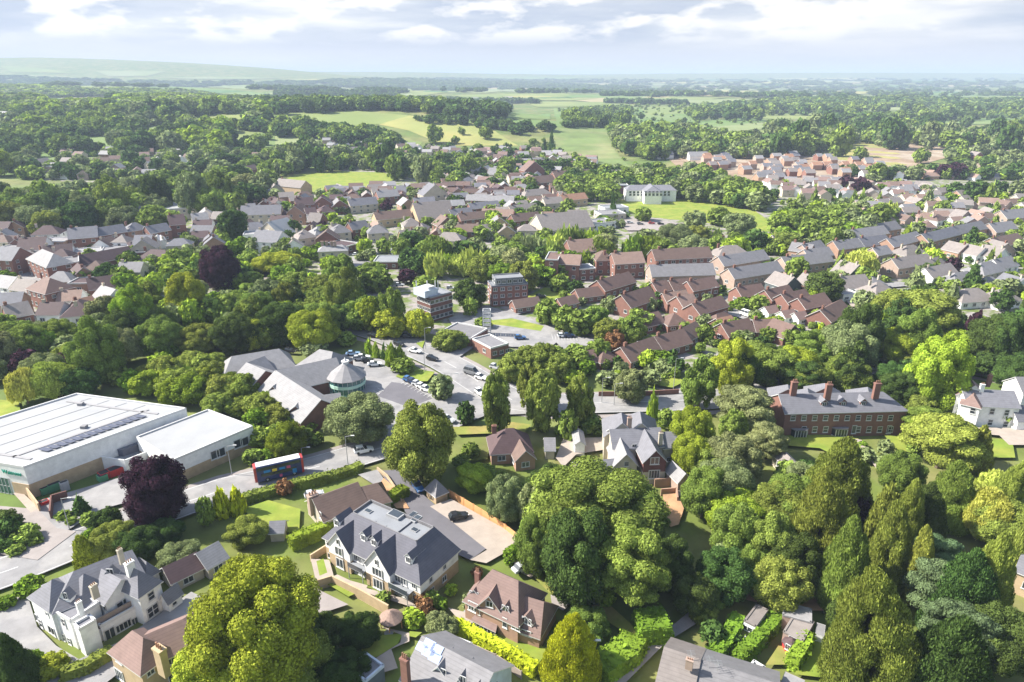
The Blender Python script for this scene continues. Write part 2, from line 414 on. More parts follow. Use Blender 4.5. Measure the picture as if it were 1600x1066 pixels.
# ------------------------------------------------------------ foliage
def unit(v): return v / np.maximum(1e-9, np.linalg.norm(v, axis=1, keepdims=True))
def ico(sub=1):
    bm = bmesh.new(); bmesh.ops.create_icosphere(bm, subdivisions=sub, radius=1.0)
    v = np.array([x.co[:] for x in bm.verts]); f = [[x.index for x in q.verts] for q in bm.faces]; bm.free(); return v, np.array(f)
ICO1 = ico(1)
OCT = (np.array([[1, 0, 0], [-1, 0, 0], [0, 1, 0], [0, -1, 0], [0, 0, 1], [0, 0, -1.]]), np.array([[0, 2, 4], [2, 1, 4], [1, 3, 4], [3, 0, 4], [2, 0, 5], [1, 2, 5], [3, 1, 5], [0, 3, 5]]))
def leaf_quads(pos, nrm, size, rs, aspect=1.0, droop=0.0):
    """one small bent leaf cluster (4-gon) per point"""
    n = len(pos); r = unit(rs.normal(size=(n, 3))); nn = unit(nrm * 1.1 + r * 0.75)
    up = np.zeros((n, 3)); up[:, 2] = 1
    t = unit(np.cross(nn, unit(rs.normal(size=(n, 3))))) if droop == 0 else unit(up * droop + rs.normal(size=(n, 3)) * 0.35 + nrm * 0.4)
    b = unit(np.cross(nn, t)); s = size * np.clip(np.exp(rs.normal(size=(n, 1)) * .38 - .06), .4, 2.0)
    a = t * s * aspect * 0.5; c = b * s * 0.5
    k = rs.uniform(0.55, 1.1, (n, 4, 1))
    V = np.stack([pos - a * k[:, 0], pos - c * k[:, 1] + nn * s * 0.12, pos + a * k[:, 2], pos + c * k[:, 3] + nn * s * 0.12], 1)
    return V.reshape(-1, 3)
def puffs_broad(rs, n, zs=0.95, low=-0.55, pr=(0.30, 0.46), flat=1.0):
    P = []; R = []
    k = 0
    while len(P) < n and k < 900:
        k += 1; d = unit(rs.normal(size=(1, 3)))[0]
        if d[2] < low: continue
        r = rs.uniform(*pr); q = d * np.array([1, 1, zs]) * (1 - r * 0.85) * rs.uniform(0.82, 1.08)
        if all(np.linalg.norm(q - p) > 0.42 * (r + s) for p, s in zip(P, R)): P.append(q); R.append(r)
    P.append(np.array([0, 0, -0.05])); R.append(0.62)
    return np.array(P), np.array(R), np.array([1, 1, 0.9 * flat])
def crown_data(kind, nleaf, size, seed, far=0):
    """unit crown: about 1 in radius, centre at the origin; returns vertices, quads, core"""
    rs = np.random.RandomState(seed); asp = 1.25; droop = 0.0; sc = np.array([1., 1, 1]); up = 0.25
    if kind == 'broad': P, R, sc = puffs_broad(rs, 34, 0.95, -0.85, (0.20, 0.36))
    elif kind == 'oak': P, R, sc = puffs_broad(rs, 48, 0.85, -0.75, (0.16, 0.30), 0.8)
    elif kind == 'round': P, R, sc = puffs_broad(rs, 52, 1.0, -0.95, (0.20, 0.31))
    elif kind == 'tall': P, R, sc = puffs_broad(rs, 40, 1.0, -0.98, (0.18, 0.32))
    elif kind == 'pad':
        P, R, sc = puffs_broad(rs, 26, 1.0, -0.5, (0.22, 0.36)); sc = np.array([1, 1, 0.45]); up = 0.7
    elif kind == 'willow':
        P, R, sc = puffs_broad(rs, 24, 0.9, -0.35, (0.24, 0.36)); asp = 3.0; droop = 1.2
    elif kind in ('cone', 'cypress', 'column'):
        P = []; R = []; n = 64
        for i in range(n):
            t = (i + 0.5) / n; a = i * 2.4 + rs.uniform(-.7, .7)
            if kind == 'cone': w_ = (1 - t) ** 0.85
            elif kind == 'cypress': w_ = max(0, 1 - t ** 1.7) ** .8 * (0.72 + 0.28 * min(1, t * 5))
            else: w_ = math.sin(math.pi * min(0.97, 0.12 + t * 0.86)) ** 0.6
            P.append([math.cos(a) * w_ * 0.68, math.sin(a) * w_ * 0.68, -1 + 2 * t * 0.93]); R.append((0.10 + 0.22 * w_) * rs.uniform(.75, 1.25))
        P = np.array(P); R = np.array(R); asp = 2.2; droop = 1.0 if kind != 'cone' else -0.6; sc = np.array([1, 1, 0.85])
    # leaves on the puffs
    wts = R ** 2; cnt = rs.multinomial(int(nleaf * 1.9), wts / wts.sum()); pos = []; nr = []
    for p, r, c in zip(P, R, cnt):
        d = unit(rs.normal(size=(c, 3)) + np.array([0, 0, up])); rad = r * rs.uniform(0.80, 1.12, (c, 1))
        pos.append(p + d * rad * sc); nr.append(d)
    pos = np.concatenate(pos); nr = np.concatenate(nr)
    if kind == 'willow': pos[:, 2] -= rs.uniform(0, 0.30, len(pos)) * (np.hypot(pos[:, 0], pos[:, 1]))
    keep = np.ones(len(pos), bool)
    for p, r in zip(P, R): keep &= ~(np.linalg.norm((pos - p) / sc, axis=1) < r * 0.74)
    pos, nr = pos[keep], nr[keep]
    if len(pos) > nleaf: ix = rs.permutation(len(pos))[:nleaf]; pos, nr = pos[ix], nr[ix]
    V = leaf_quads(pos, nr, size, rs, asp, droop)
    core = []; cf = []; b = 0
    v0, f0 = OCT if far else ICO1
    if far > 1: P, R = np.concatenate([P[:-1:far], P[-1:]]), np.concatenate([R[:-1:far] * 1.25, R[-1:]])
    for p, r in zip(P, R):
        core.append(v0 * r * 0.80 * sc + p); cf.append(f0 + b); b += len(v0)
    return V, np.concatenate(core), np.concatenate(cf)
def fast_mesh(name, V, quads, tris, mats_, quad_m=None):
    me = bpy.data.meshes.new(name); nq, ntr = len(quads), len(tris)
    me.vertices.add(len(V)); me.vertices.foreach_set('co', np.ascontiguousarray(V, dtype=np.float32).ravel())
    me.loops.add(nq * 4 + ntr * 3); idx = np.concatenate([np.asarray(quads, np.int32).ravel(), np.asarray(tris, np.int32).ravel()])
    me.loops.foreach_set('vertex_index', idx); me.polygons.add(nq + ntr)
    me.polygons.foreach_set('loop_start', np.concatenate([np.arange(nq) * 4, nq * 4 + np.arange(ntr) * 3]).astype(np.int32))
    if quad_m is not None: me.polygons.foreach_set('material_index', quad_m.astype(np.int32))
    for k in mats_: me.materials.append(MT[k] if isinstance(k, str) else k)
    me.update(calc_edges=True); return me
def crown_mesh(kind, nleaf, size, seed, m='leaf_mid'):
    V, cv, cf = crown_data(kind, nleaf, size, seed)
    q = np.arange(len(V)).reshape(-1, 4)
    return fast_mesh(kind + '_crown', np.concatenate([V, cv]), q, cf + len(V), [m])
def trunk_mesh(seed, hi=True):
    rs = random.Random(seed); mb = MB('bark')
    # unit: trunk from z=0 to z=1 (crown centre height), radius about 0.06
    mb.tube((0, 0, -0.05), (0.01, 0, 0.45), 0.075, 0.055, 7); mb.tube((0.01, 0, 0.45), (0, 0.02, 1.1), 0.055, 0.025, 7)
    if hi:
        for i in range(6):
            a = i * 1.05 + rs.uniform(-.3, .3); z = rs.uniform(0.40, 0.75); l = rs.uniform(.3, .5)
            mb.tube((0, 0, z), (math.cos(a) * l, math.sin(a) * l, z + l * 0.9), 0.032, 0.010, 5)
    me = mb.build('trunk'); d = me.data; bpy.data.objects.remove(me); return d
LIB = {}
def crown_lib(kind, lod):
    k = (kind, lod)
    if k not in LIB:
        n, s = {'hero': (70000, 0.031), 'hi': (38000, 0.041), 'mid': (9500, 0.080), 'lo': (2600, 0.145)}[lod]
        if kind in ('cypress', 'cone') and lod in ('hero', 'hi'): n, s = int(n * 1.7), s * .68
        nv = {'hero': 2, 'hi': 3, 'mid': 4, 'lo': 4}[lod]
        LIB[k] = [crown_mesh(kind, n, s, 11 + 7 * i + len(kind)) for i in range(nv)]
    return LIB[k]
TRUNK_HI = trunk_mesh(1); TRUNK_LO = trunk_mesh(2, False)
LOOKS = dict(leaf_mid='green', leaf_lime='bright lime green', leaf_dark='dark green', leaf_silver='silvery green', leaf_olive='olive green', leaf_purple='dark purple',
             leaf_golden='golden yellow', leaf_brown='russet brown', leaf_blue='blue green', leaf_hedge='fresh green', leaf_willow='pale yellow green', leaf_far='deep green')
SHAPES = dict(broad=('broadleaf_tree', 'broadleaf tree'), oak=('broadleaf_tree', 'spreading oak-like tree'), round=('broadleaf_tree', 'dense round tree'), tall=('broadleaf_tree', 'tall upright tree'),
              pad=('cedar_tree', 'layered cedar'), willow=('willow_tree', 'drooping willow'), cone=('conifer_tree', 'cone-shaped conifer'), cypress=('cypress_tree', 'feathery cypress'), column=('columnar_tree', 'slim columnar tree'))
TREES = []   # x, y, R, Rz, centre height, kind, material, ground z, weight
def T(cx, cy_, rw, rh=None, kind='broad', m='leaf_mid', low=None, hero=False):
    """a tree whose crown shows centred at photo pixel (cx, cy), rw and rh pixels in half width and half height"""
    rh = rh or rw; p = G(cx, cy_, 6); 
    for _ in range(5):
        zc = p.y * CP - (p.z - CAM_H) * SP; R = rw * zc / FPX; th = math.atan2(CAM_H - p.z, math.hypot(p.x, p.y))
        q = (rh * zc / FPX) ** 2 - (R * math.sin(th)) ** 2
        Rz = math.sqrt(max(q, (0.55 * R) ** 2)) / math.cos(th); Rz = min(Rz, 2.6 * R)
        clr = -0.06 if low is None else low
        ch = Rz * (1 + clr); p = G(cx, cy_, ch)
    TREES.append([p.x, p.y, R, Rz, ch, kind, m, hz(p.x, p.y), R / zc, hero])
RND = random.Random(7)
HOLES = []
def fill(poly, R=5.0, kinds=('broad',), ms=('leaf_mid',), dens=1.0, seed=0, far=False, hr=1.0, cap=9999, small=0.0):
    """scatter trees so that their crowns show inside a region outlined in the photo, in rows receding from the camera"""
    r = random.Random(seed * 77 + len(poly) + int(poly[0][0])); y1 = max(p[1] for p in poly); y0 = min(p[1] for p in poly)
    y = y1 + 40; n = 0; row = 0
    while y > max(y0, 119.6) and n < cap:
        g = G(800, y); D = math.hypot(g.x, g.y)
        Rr = R * (1.0 if D < 1500 else min(3.6, D / 1500.0) ** 0.9)
        pxm = FPX / max(60, g.y * CP + (CAM_H) * SP)
        xs = [p[0] for p in poly]; x = min(xs) + (row % 2) * 0.8 * Rr * pxm
        while x < max(xs):
            jx = x + r.uniform(-.5, .5) * Rr * pxm; jy = y + r.uniform(-.35, .35) * max(1.0, 1.3 * Rr * pxm * (CAM_H / D))
            k = r.choice(kinds); m = r.choice(ms); rr = Rr * r.uniform(0.5, 1.45)
            if small and r.random() < small: rr *= 0.55
            rz = rr * r.uniform(0.8, 1.1) * hr * (1.45 if k in ('tall', 'cone', 'cypress') else 2.2 if k == 'column' else 0.9)
            if k == 'column': rr *= 0.5
            if D > 1200: rz = min(rz, 8.5 * hr * r.uniform(.75, 1.15))
            if pin(poly, jx, jy - rz * 0.9 * pxm) and r.random() < dens and not any(pin(h_, jx, jy) or pin(h_, jx, jy - rz * .9 * pxm) for h_ in HOLES):
                p = G(jx, jy); zc = p.y * CP - (p.z - CAM_H) * SP
                TREES.append([p.x, p.y, rr, rz, rz * 0.95, k, m, p.z if far else hz(p.x, p.y), rr / zc, False]); n += 1
            x += (1.3 if D < 330 else 1.65) * Rr * pxm
        stepm = (1.5 if D < 330 else 2.0) * Rr
        dy = FPX * CAM_H * (1 / D - 1 / (D + stepm)); y -= max(dy, 0.35); row += 1
TREE_MAX = 300
MAT_IDX = {}
def emit_trees():
    TREES.sort(key=lambda t: -(t[8] * max(1, t[3] / t[2]) ** 0.5))
    for i, (x, y, R, Rz, ch, kind, m, gz, wgt, hero) in enumerate(TREES[:TREE_MAX]):
        px_ = wgt * FPX * 0.64 * 2     # diameter in render pixels
        lod = 'hero' if px_ > 100 else 'hi' if px_ > 38 else 'mid' if px_ > 20 else 'lo'
        me = crown_lib(kind, lod); me = me[i % len(me)]
        nm, sh = SHAPES[kind]; H = ch + Rz
        if H < 4.2 and kind in ('broad', 'round', 'oak'): nm, sh = 'shrub', 'rounded shrub'
        ro = empty(nm, (x, y, gz), RND.uniform(0, 6.28))
        cr = bpy.data.objects.new('crown', me); COL.objects.link(cr); cr.parent = ro; cr.location = (0, 0, ch); q_ = RND.uniform(.9, 1.1); cr.scale = (R * q_, R / q_, Rz); cr.rotation_euler = (RND.uniform(-.12, .12), RND.uniform(-.12, .12), 0)
        cr.material_slots[0].link = 'OBJECT'; cr.material_slots[0].material = MT[m]
        tr = bpy.data.objects.new('trunk', TRUNK_HI if px_ > 30 else TRUNK_LO); COL.objects.link(tr); tr.parent = ro
        tw = max(0.25, R * 0.075) / 0.075; tr.scale = (tw, tw, ch)
        size = 'very tall' if H > 21 else 'tall' if H > 15 else 'medium-sized' if H > 9 else 'small' if H > 4.2 else 'low'
        tag(ro, f"{size} {LOOKS[m]} {sh.replace('tall ', '')}", 'shrub' if nm == 'shrub' else 'tree', 'trees of the valley town', at=(x, y, gz + ch))
    rest = TREES[TREE_MAX:]
    if not rest: return
    rs = np.random.RandomState(5); tmpl = {}
    def tm(kind, lod, v):
        k = (kind, lod, v)
        if k not in tmpl:
            n, s = {'a': (700, 0.26), 'b': (260, 0.40), 'c': (80, 0.62), 'd': (34, 0.9)}[lod]
            tmpl[k] = crown_data(kind if lod != 'd' else 'broad', n, s, 31 + v * 5, {'a': 1, 'b': 1, 'c': 3, 'd': 6}[lod])
        return tmpl[k]
    names = sorted({t[6] for t in rest}); mi = {k: i for i, k in enumerate(names)}
    VV = []; QQ = []; TT = []; QM = []; TM = []; b = 0
    for i, (x, y, R, Rz, ch, kind, m, gz, wgt, hero) in enumerate(rest):
        px_ = wgt * FPX * 0.64 * 2; lod = 'a' if px_ > 16 else 'b' if px_ > 8 else 'c' if px_ > 3.5 else 'd'
        V, cv, cf = tm(kind, lod, i % 3); a = rs.uniform(0, 6.28); ca, sa = math.cos(a), math.sin(a)
        def tf(P):
            o = np.empty_like(P); o[:, 0] = (P[:, 0] * ca - P[:, 1] * sa) * R + x; o[:, 1] = (P[:, 0] * sa + P[:, 1] * ca) * R + y; o[:, 2] = P[:, 2] * Rz + gz + ch; return o
        VV.append(tf(V)); nq = len(V) // 4; QQ.append(np.arange(nq * 4).reshape(-1, 4) + b); b += len(V); QM.append(np.full(nq, mi[m]))
        # trunk as a 3-sided post
        tr_ = max(0.2, R * 0.07); tv = np.array([[x + tr_ * math.cos(q), y + tr_ * math.sin(q), z] for z in (gz - .3, gz + ch) for q in (0, 2.1, 4.2)])
        VV.append(tf(cv)); TT.append(cf + b); TM.append(np.full(len(cf), mi[m])); b += len(cv)
        VV.append(tv); QQ.append(np.array([[0, 1, 4, 3], [1, 2, 5, 4], [2, 0, 3, 5]]) + b); QM.append(np.full(3, len(names))); b += 6
    me = fast_mesh('woodland', np.concatenate(VV), np.concatenate(QQ), np.concatenate(TT), names + ['bark'], np.concatenate(QM + TM))
    o = bpy.data.objects.new('woodland', me); COL.objects.link(o); struct(o, 'stuff')
    print('TREES', len(TREES), 'rest', len(rest), 'faces', len(me.polygons))
def hedge(px, width, height, m='leaf_hedge', look='clipped green hedge', z=0.0, size=0.42, name='hedge', dens=1.0):
    P = densify([G(x, y) for x, y in px], 2.5); rs = np.random.RandomState(int(px[0][0]) + 3)
    A = offset_line(P, width / 2); B = offset_line(P, -width / 2); A2 = offset_line(P, width * .4); B2 = offset_line(P, -width * .4)
    mb = MB(m); o0 = P[len(P) // 2]
    pos = []; nr = []
    ends = [(0, -1), (len(P) - 1, 1)]
    def scat(q0, q1, q2, q3, n_):
        q = [np.array(k) for k in (q0, q1, q2, q3)]; ar = np.linalg.norm(np.cross(q[1] - q[0], q[3] - q[0])); n = max(1, int(ar * dens / (size * size) * 2.3))
        u = rs.uniform(0, 1, (n, 1)); v = rs.uniform(0, 1, (n, 1))
        pos.append(q[0] * (1 - u) * (1 - v) + q[1] * u * (1 - v) + q[2] * u * v + q[3] * (1 - u) * v + rs.normal(size=(n, 3)) * 0.17); nr.append(np.repeat([n_], n, 0))
    for i in range(len(P) - 1):
        t = Vector((P[i + 1].x - P[i].x, P[i + 1].y - P[i].y)).normalized(); n_ = (-t.y, t.x, 0.2)
        h0 = height * (1 + .09 * math.sin(i * 1.7) + .06 * math.sin(i * 4.1)); h1 = height * (1 + .09 * math.sin((i + 1) * 1.7) + .06 * math.sin((i + 1) * 4.1))
        a0, a1, b0, b1 = (*A[i], 0), (*A[i + 1], 0), (*B[i], 0), (*B[i + 1], 0)
        a0t, a1t, b0t, b1t = (*A2[i], h0), (*A2[i + 1], h1), (*B2[i], h0), (*B2[i + 1], h1)
        k = 0.93
        mb.poly([a0t, b0t, b1t, a1t]); mb.poly([a0, a0t, a1t, a1]); mb.poly([b0, b1, b1t, b0t])
        scat(a0t, b0t, b1t, a1t, (0, 0, 1)); scat(a0, a0t, a1t, a1, n_); scat(b0, b1, b1t, b0t, (t.y, -t.x, .2))
    for i, s in ends:
        t = (P[1] - P[0]) if i == 0 else (P[-1] - P[-2]); t.normalize(); h = height
        q = ((*A[i], 0), (*B[i], 0), (*B2[i], h), (*A2[i], h)); mb.poly(q); scat(*q, (t.x * s, t.y * s, .2))
    V = leaf_quads(np.concatenate(pos), np.concatenate(nr), size, rs, 1.3)
    b = len(mb.v); mb.v += [tuple(v) for v in V]; nq = len(V) // 4
    mb.f += [tuple(range(b + 4 * i, b + 4 * i + 4)) for i in range(nq)]; mb.m += [0] * nq
    o = mb.build(name, origin=(o0.x, o0.y, 0)); tag(o, look, 'hedge', None); return o
# ------------------------------------------------------------ buildings
def window_mesh(kind):
    """unit opening in x and z, facing -y; frame proud of the wall"""
    mb = MB('glass', 'trim'); mb.prism([(-.5, -.04), (.5, -.04), (.5, .03), (-.5, .03)], 0, 1, 0)
    def bar(x0, x1, z0, z1, d=0.10): mb.prism([(x0, -d), (x1, -d), (x1, .02), (x0, .02)], z0, z1, 1, bottom=True)
    t = 0.075 if kind != 'plain' else .06
    bar(-.5, -.5 + t, 0, 1); bar(.5 - t, .5, 0, 1); bar(-.5 + t, .5 - t, 1 - t, 1); bar(-.5 + t, .5 - t, 0, t); bar(-.56, .56, -.07, -.001, .16)
    if kind in ('two', 'six'): bar(-.035, .035, t, 1 - t, .09)
    if kind in ('sash', 'six'): bar(-.5 + t, -.036, .49, .55, .09); bar(.036, .5 - t, .49, .55, .09)
    if kind == 'sash': bar(-.036, .036, .49, .55, .09)
    if kind == 'three': bar(-.19, -.14, t, 1 - t, .09); bar(.14, .19, t, 1 - t, .09)
    if kind == 'wide':
        for x in (-.25, 0, .25): bar(x - .02, x + .02, t, 1 - t, .09)
    o = mb.build('window'); d = o.data; bpy.data.objects.remove(o); return d
WM = {k: window_mesh(k) for k in ('plain', 'two', 'three', 'sash', 'six', 'wide')}
def roofwin_mesh():
    mb = MB('glass', 'trim'); mb.slab([(-.5, -.5, .06), (.5, -.5, .06), (.5, .5, .06), (-.5, .5, .06)], .06, 1); mb.poly([(-.4, -.4, .065), (.4, -.4, .065), (.4, .4, .065), (-.4, .4, .065)], 0)
    o = mb.build('rooflight'); d = o.data; bpy.data.objects.remove(o); return d
RWM = roofwin_mesh()
def chimney_mesh(m):
    mb = MB(m, 'roof_orange')
    mb.box((0, 0, 0), (1, .6, 1), m=0); mb.box((0, 0, 1.001), (1.12, .72, .08), m=0)
    for x in (-.28, .0, .28): mb.tube((x, 0, 1.08), (x, 0, 1.26), .09, .075, 7, m=1)
    o = mb.build('chimney'); d = o.data; bpy.data.objects.remove(o); return d
CHM = {k: chimney_mesh('wall_' + k) for k in ('brick', 'cream', 'white', 'brick_pink', 'brick_sand')}
class Bld:
    """one building: walls and roof as two meshes, windows, chimneys and the rest as parts of their own"""
    def __init__(s, name, look, cat, wall='wall_brick', roof='roof_slate', wall_hi=None, z_hi=None, trim='trim', group=None, gz=0.0):
        s.W = MB(wall); s.R = MB(roof, trim); s.wall, s.roof, s.hi, s.zh, s.trim = wall, roof, wall_hi, z_hi, trim
        s.name, s.look, s.cat, s.group, s.gz = name, look, cat, group, gz; s.parts = []; s.planes = []; s.pts = []; s.rp = []
    def wallpoly(s, a, b, z0, z1, top=None, m=None):
        """wall from a to b (outside on the right-hand side), with an optional gable point"""
        zh = s.zh
        def add(x0, x1, tp, mm):
            pts = [(a[0], a[1], x0), (b[0], b[1], x0), (b[0], b[1], x1)] + ([tp] if tp else []) + [(a[0], a[1], x1)]
            s.W.poly(pts, mm)
        if m is None and s.hi and zh and z0 < zh < z1: add(z0, zh, None, s.wall); add(zh, z1, top, s.hi)
        else: add(z0, z1, top, m or (s.hi if s.hi and z0 >= (zh or 0) else s.wall))
        t = Vector((b[0] - a[0], b[1] - a[1]))
        s.planes.append((Vector((a[0], a[1], 0)), Vector((t.y, -t.x, 0)).normalized(), Vector((a[0], a[1])), t.normalized(), t.length, z0, max(z1, top[2] if top else z1)))
    def ridge(s, P0, P1, zr, ze, hw, hip0=0, hip1=0, z0=0.0, ov=0.35, th=0.18, wallm=None, roofm=None, ends=(True, True), sides=(True, True), ext0=0, ext1=0):
        P0, P1 = Vector(P0[:2]), Vector(P1[:2]); d = (P1 - P0).normalized(); n = Vector((-d.y, d.x))
        g = s.gz; z0 += g; zr += g; ze += g
        E0 = P0 - d * (hw * hip0 if hip0 else ext0); E1 = P1 + d * (hw * hip1 if hip1 else ext1)
        c = [E0 + n * hw, E0 - n * hw, E1 - n * hw, E1 + n * hw]
        if sides[0]: s.wallpoly(c[3], c[0], z0, ze, m=wallm)
        if sides[1]: s.wallpoly(c[1], c[2], z0, ze, m=wallm)
        if ends[0]: s.wallpoly(c[0], c[1], z0, ze, None if hip0 else (E0.x, E0.y, zr - .02), m=wallm)
        if ends[1]: s.wallpoly(c[2], c[3], z0, ze, None if hip1 else (E1.x, E1.y, zr - .02), m=wallm)
        sl = (zr - ze) / hw; zo = ze - ov * sl; w_ = hw + ov; rm = roofm or s.roof; up = 0.06
        R0 = P0 if hip0 else E0 - d * ov; R1 = P1 if hip1 else E1 + d * ov
        F0 = E0 - d * ov; F1 = E1 + d * ov
        def v(p, z): return (p.x, p.y, z + up)
        s.R.slab([v(F0 - n * w_, zo), v(F1 - n * w_, zo), v(R1, zr), v(R0, zr)], th, rm, s.trim)
        s.R.slab([v(F1 + n * w_, zo), v(F0 + n * w_, zo), v(R0, zr), v(R1, zr)], th, rm, s.trim)
        if hip0: s.R.slab([v(F0 + n * w_, zo), v(F0 - n * w_, zo), v(R0, zr)], th, rm, s.trim)
        if hip1: s.R.slab([v(F1 - n * w_, zo), v(F1 + n * w_, zo), v(R1, zr)], th, rm, s.trim)
        sn = math.sqrt(1 + sl * sl)
        s.rp.append((Vector((P0.x, P0.y, zr + up)), Vector((-n.x * sl, -n.y * sl, 1)) / sn * 1.0)); s.rp.append((Vector((P0.x, P0.y, zr + up)), Vector((n.x * sl, n.y * sl, 1)) / sn))
    def rpx(s, x0, y0, x1, y1, zr, ze, hw, *a, **k):
        s.ridge(G(x0, y0, zr + s.gz)[:2], G(x1, y1, zr + s.gz)[:2], zr, ze, hw, *a, **k)
    def corners(s, w_, c, e, z):
        """three eaves corners in photo pixels (left, near, right) at height z -> rectangle W, S, E, N"""
        W, S_, E = [Vector(G(q[0], q[1], z + s.gz)[:2]) for q in (w_, c, e)]
        if (E - S_).length > (W - S_).length:
            d = (E - S_).normalized(); n = Vector((-d.y, d.x)); t = (W - S_).dot(n); return S_ + n * t, S_, E, E + n * t
        d = (W - S_).normalized(); n = Vector((d.y, -d.x)); t = (E - S_).dot(n); return W, S_, S_ + n * t, W + n * t
    def rect(s, w_, c, e, ze, zr, kind='hip', axis=None, z0=0.0, hipk=1.0, **k):
        W, S_, E, N_ = s.corners(w_, c, e, ze); a, b = (W - S_).length, (E - S_).length
        ax = axis or ('WS' if a > b else 'SE')
        if ax == 'WS': P0, P1, hw = (W + N_) / 2, (S_ + E) / 2, b / 2
        else: P0, P1, hw = (W + S_) / 2, (N_ + E) / 2, a / 2
        if kind == 'flat': s.flat([W, S_, E, N_], ze, z0, **k); return
        L = (P1 - P0).length; d = (P1 - P0).normalized()
        if kind == 'hip':
            q = min(hw * hipk, L / 2 - .1); s.ridge(P0 + d * q, P1 - d * q, zr, ze, hw, q / hw, q / hw, z0, **k)
        else: s.ridge(P0, P1, zr, ze, hw, 0, 0, z0, **k)
    def flat(s, poly, z1, z0=0.0, roofm=None, wallm=None, para=0.35, trimm=None):
        g = s.gz; P = [Vector(p[:2]) for p in poly]; a = sum(P[i].x * P[(i + 1) % len(P)].y - P[(i + 1) % len(P)].x * P[i].y for i in range(len(P)))
        if a < 0: P = P[::-1]
        n = len(P)
        for i in range(n): s.wallpoly(P[i], P[(i + 1) % n], z0 + g, z1 + g, m=wallm)
        s.R.poly([(p.x, p.y, z1 + g - 0.05) for p in P], roofm or s.roof)
        if para:
            cen = sum(P, Vector((0, 0))) / n
            for i in range(n):
                p, q = P[i], P[(i + 1) % n]; t = (q - p).normalized(); nn = Vector((t.y, -t.x)) * .06; ii = Vector((-t.y, t.x)) * .25
                s.R.prism([tuple(p + nn), tuple(q + nn), tuple(q + ii), tuple(p + ii)], z1 + g - .2, z1 + g + para, trimm or s.trim, bottom=True)
    def win(s, x, y, w_, h, kind='two', label=None, name='window'):
        """a window centred at photo pixel (x, y) on whichever wall is nearest there"""
        o = Vector((0, 0, CAM_H)); d = Vector(ray(x, y)); best = None
        for p, n, a, tt, L, za, zb in s.planes:
            dn = d.dot(n)
            if dn > -0.02: continue
            t = (p - o).dot(n) / dn; q = o + d * t; u = (q.xy - a).dot(tt)
            if not (0.05 < u < L - .05) or q.z < za - .3 or q.z > zb + .4: continue
            if best is None or t < best[0]: best = (t, q, n)
        if best is None: return
        q, n = best[1], best[2]; s.parts.append((name, WM[kind], Vector((q.x, q.y, q.z - h / 2)), math.atan2(n.y, n.x) + math.pi / 2, (w_, 1, h)))
    def chim(s, x, y, zt, w_=1.1, h=2.2, m='brick', rz=None):
        p = G(x, y, zt + s.gz); s.parts.append(('chimney', CHM[m], Vector((p.x, p.y, zt + s.gz - h)), s.dir() if rz is None else rz, (w_, w_, h / 1.1)))
    def dir(s):
        n = s.planes[0][1] if s.planes else Vector((0, -1, 0)); return math.atan2(n.y, n.x) + math.pi / 2
    def skylight(s, x, y, w_=.9, h=1.3):
        o = Vector((0, 0, CAM_H)); d = Vector(ray(x, y)); best = None
        for p, n in s.rp:
            dn = d.dot(n)
            if dn >= -.02: continue
            t = (p - o).dot(n) / dn; q = o + d * t
            if best is None or t > best[0]: best = (t, q, n)
        if best:
            q, n = best[1], best[2]; s.parts.append(('rooflight', RWM, q, n, (w_, h, 1)))
    def done(s):
        xs = [p[0] for p in s.W.v]; ys = [p[1] for p in s.W.v]; o = Vector(((min(xs) + max(xs)) / 2, (min(ys) + max(ys)) / 2, s.gz))
        ro = empty(s.name, o); 
        def ch(mb, nm, par=ro):
            ob = mb.build(nm, par, o); return ob
        ch(s.W, 'wall'); rf = ch(s.R, 'roof')
        for nm, me, loc, rot, scl in s.parts:
            ob = bpy.data.objects.new(nm, me); COL.objects.link(ob); ob.parent = rf if nm in ('chimney', 'rooflight') else ro
            ob.location = loc - o
            if isinstance(rot, Vector): ob.rotation_euler = rot.to_track_quat('Z', 'Y').to_euler()
            else: ob.rotation_euler = (0, 0, rot)
            ob.scale = scl
        s.extra(ro, o) if hasattr(s, 'extra') else None
        zt = max(p[2] for p in s.R.v)
        tag(ro, s.look, s.cat, s.group, at=(o.x, o.y, (s.gz + zt) / 2 if zt < 60 else zt)); s.root = ro; s.o = o; return ro
    def part(s, mb, name): return mb.build(name, s.root, s.o)
# generic building given by its front base line in the photo
HOUSES = []
WALLNAME = dict(brick='red brick', brick_orange='orange brick', brick_dark='dark brick', brick_pink='pale pink brick', brick_sand='sandy brick', white='white walled', cream='cream walled', stone='grey stone', clad_dark='dark clad', clad_blue='pale blue')
ROOFNAME = dict(slate='slate grey', navy='navy', light='pale grey', brown='brown', redbrown='red-brown', darkbrown='dark brown', taupe='taupe', grey='grey', orange='orange tiled', tan='tan', white='white', felt='dark felt', pinkbrown='pinkish brown')
def B(x0, y0, x1, y1, dep, ze, kind='gable', wall='brick', roof='slate', cat='house', ch=1, pitch=0.75, name=None, nw=True):
    p_, q_ = G(x0, y0), G(x1, y1); m_ = (p_.y + q_.y) / 2
    if m_ > 380:
        k_ = 0.55 * abs(q_.x - p_.x); h_ = max(-k_, min(k_, q_.y - p_.y)); p_.y, q_.y = m_ - h_ / 2, m_ + h_ / 2
    HOUSES.append((p_, q_, dep, ze, kind, wall, roof, cat, ch, pitch, name, nw))
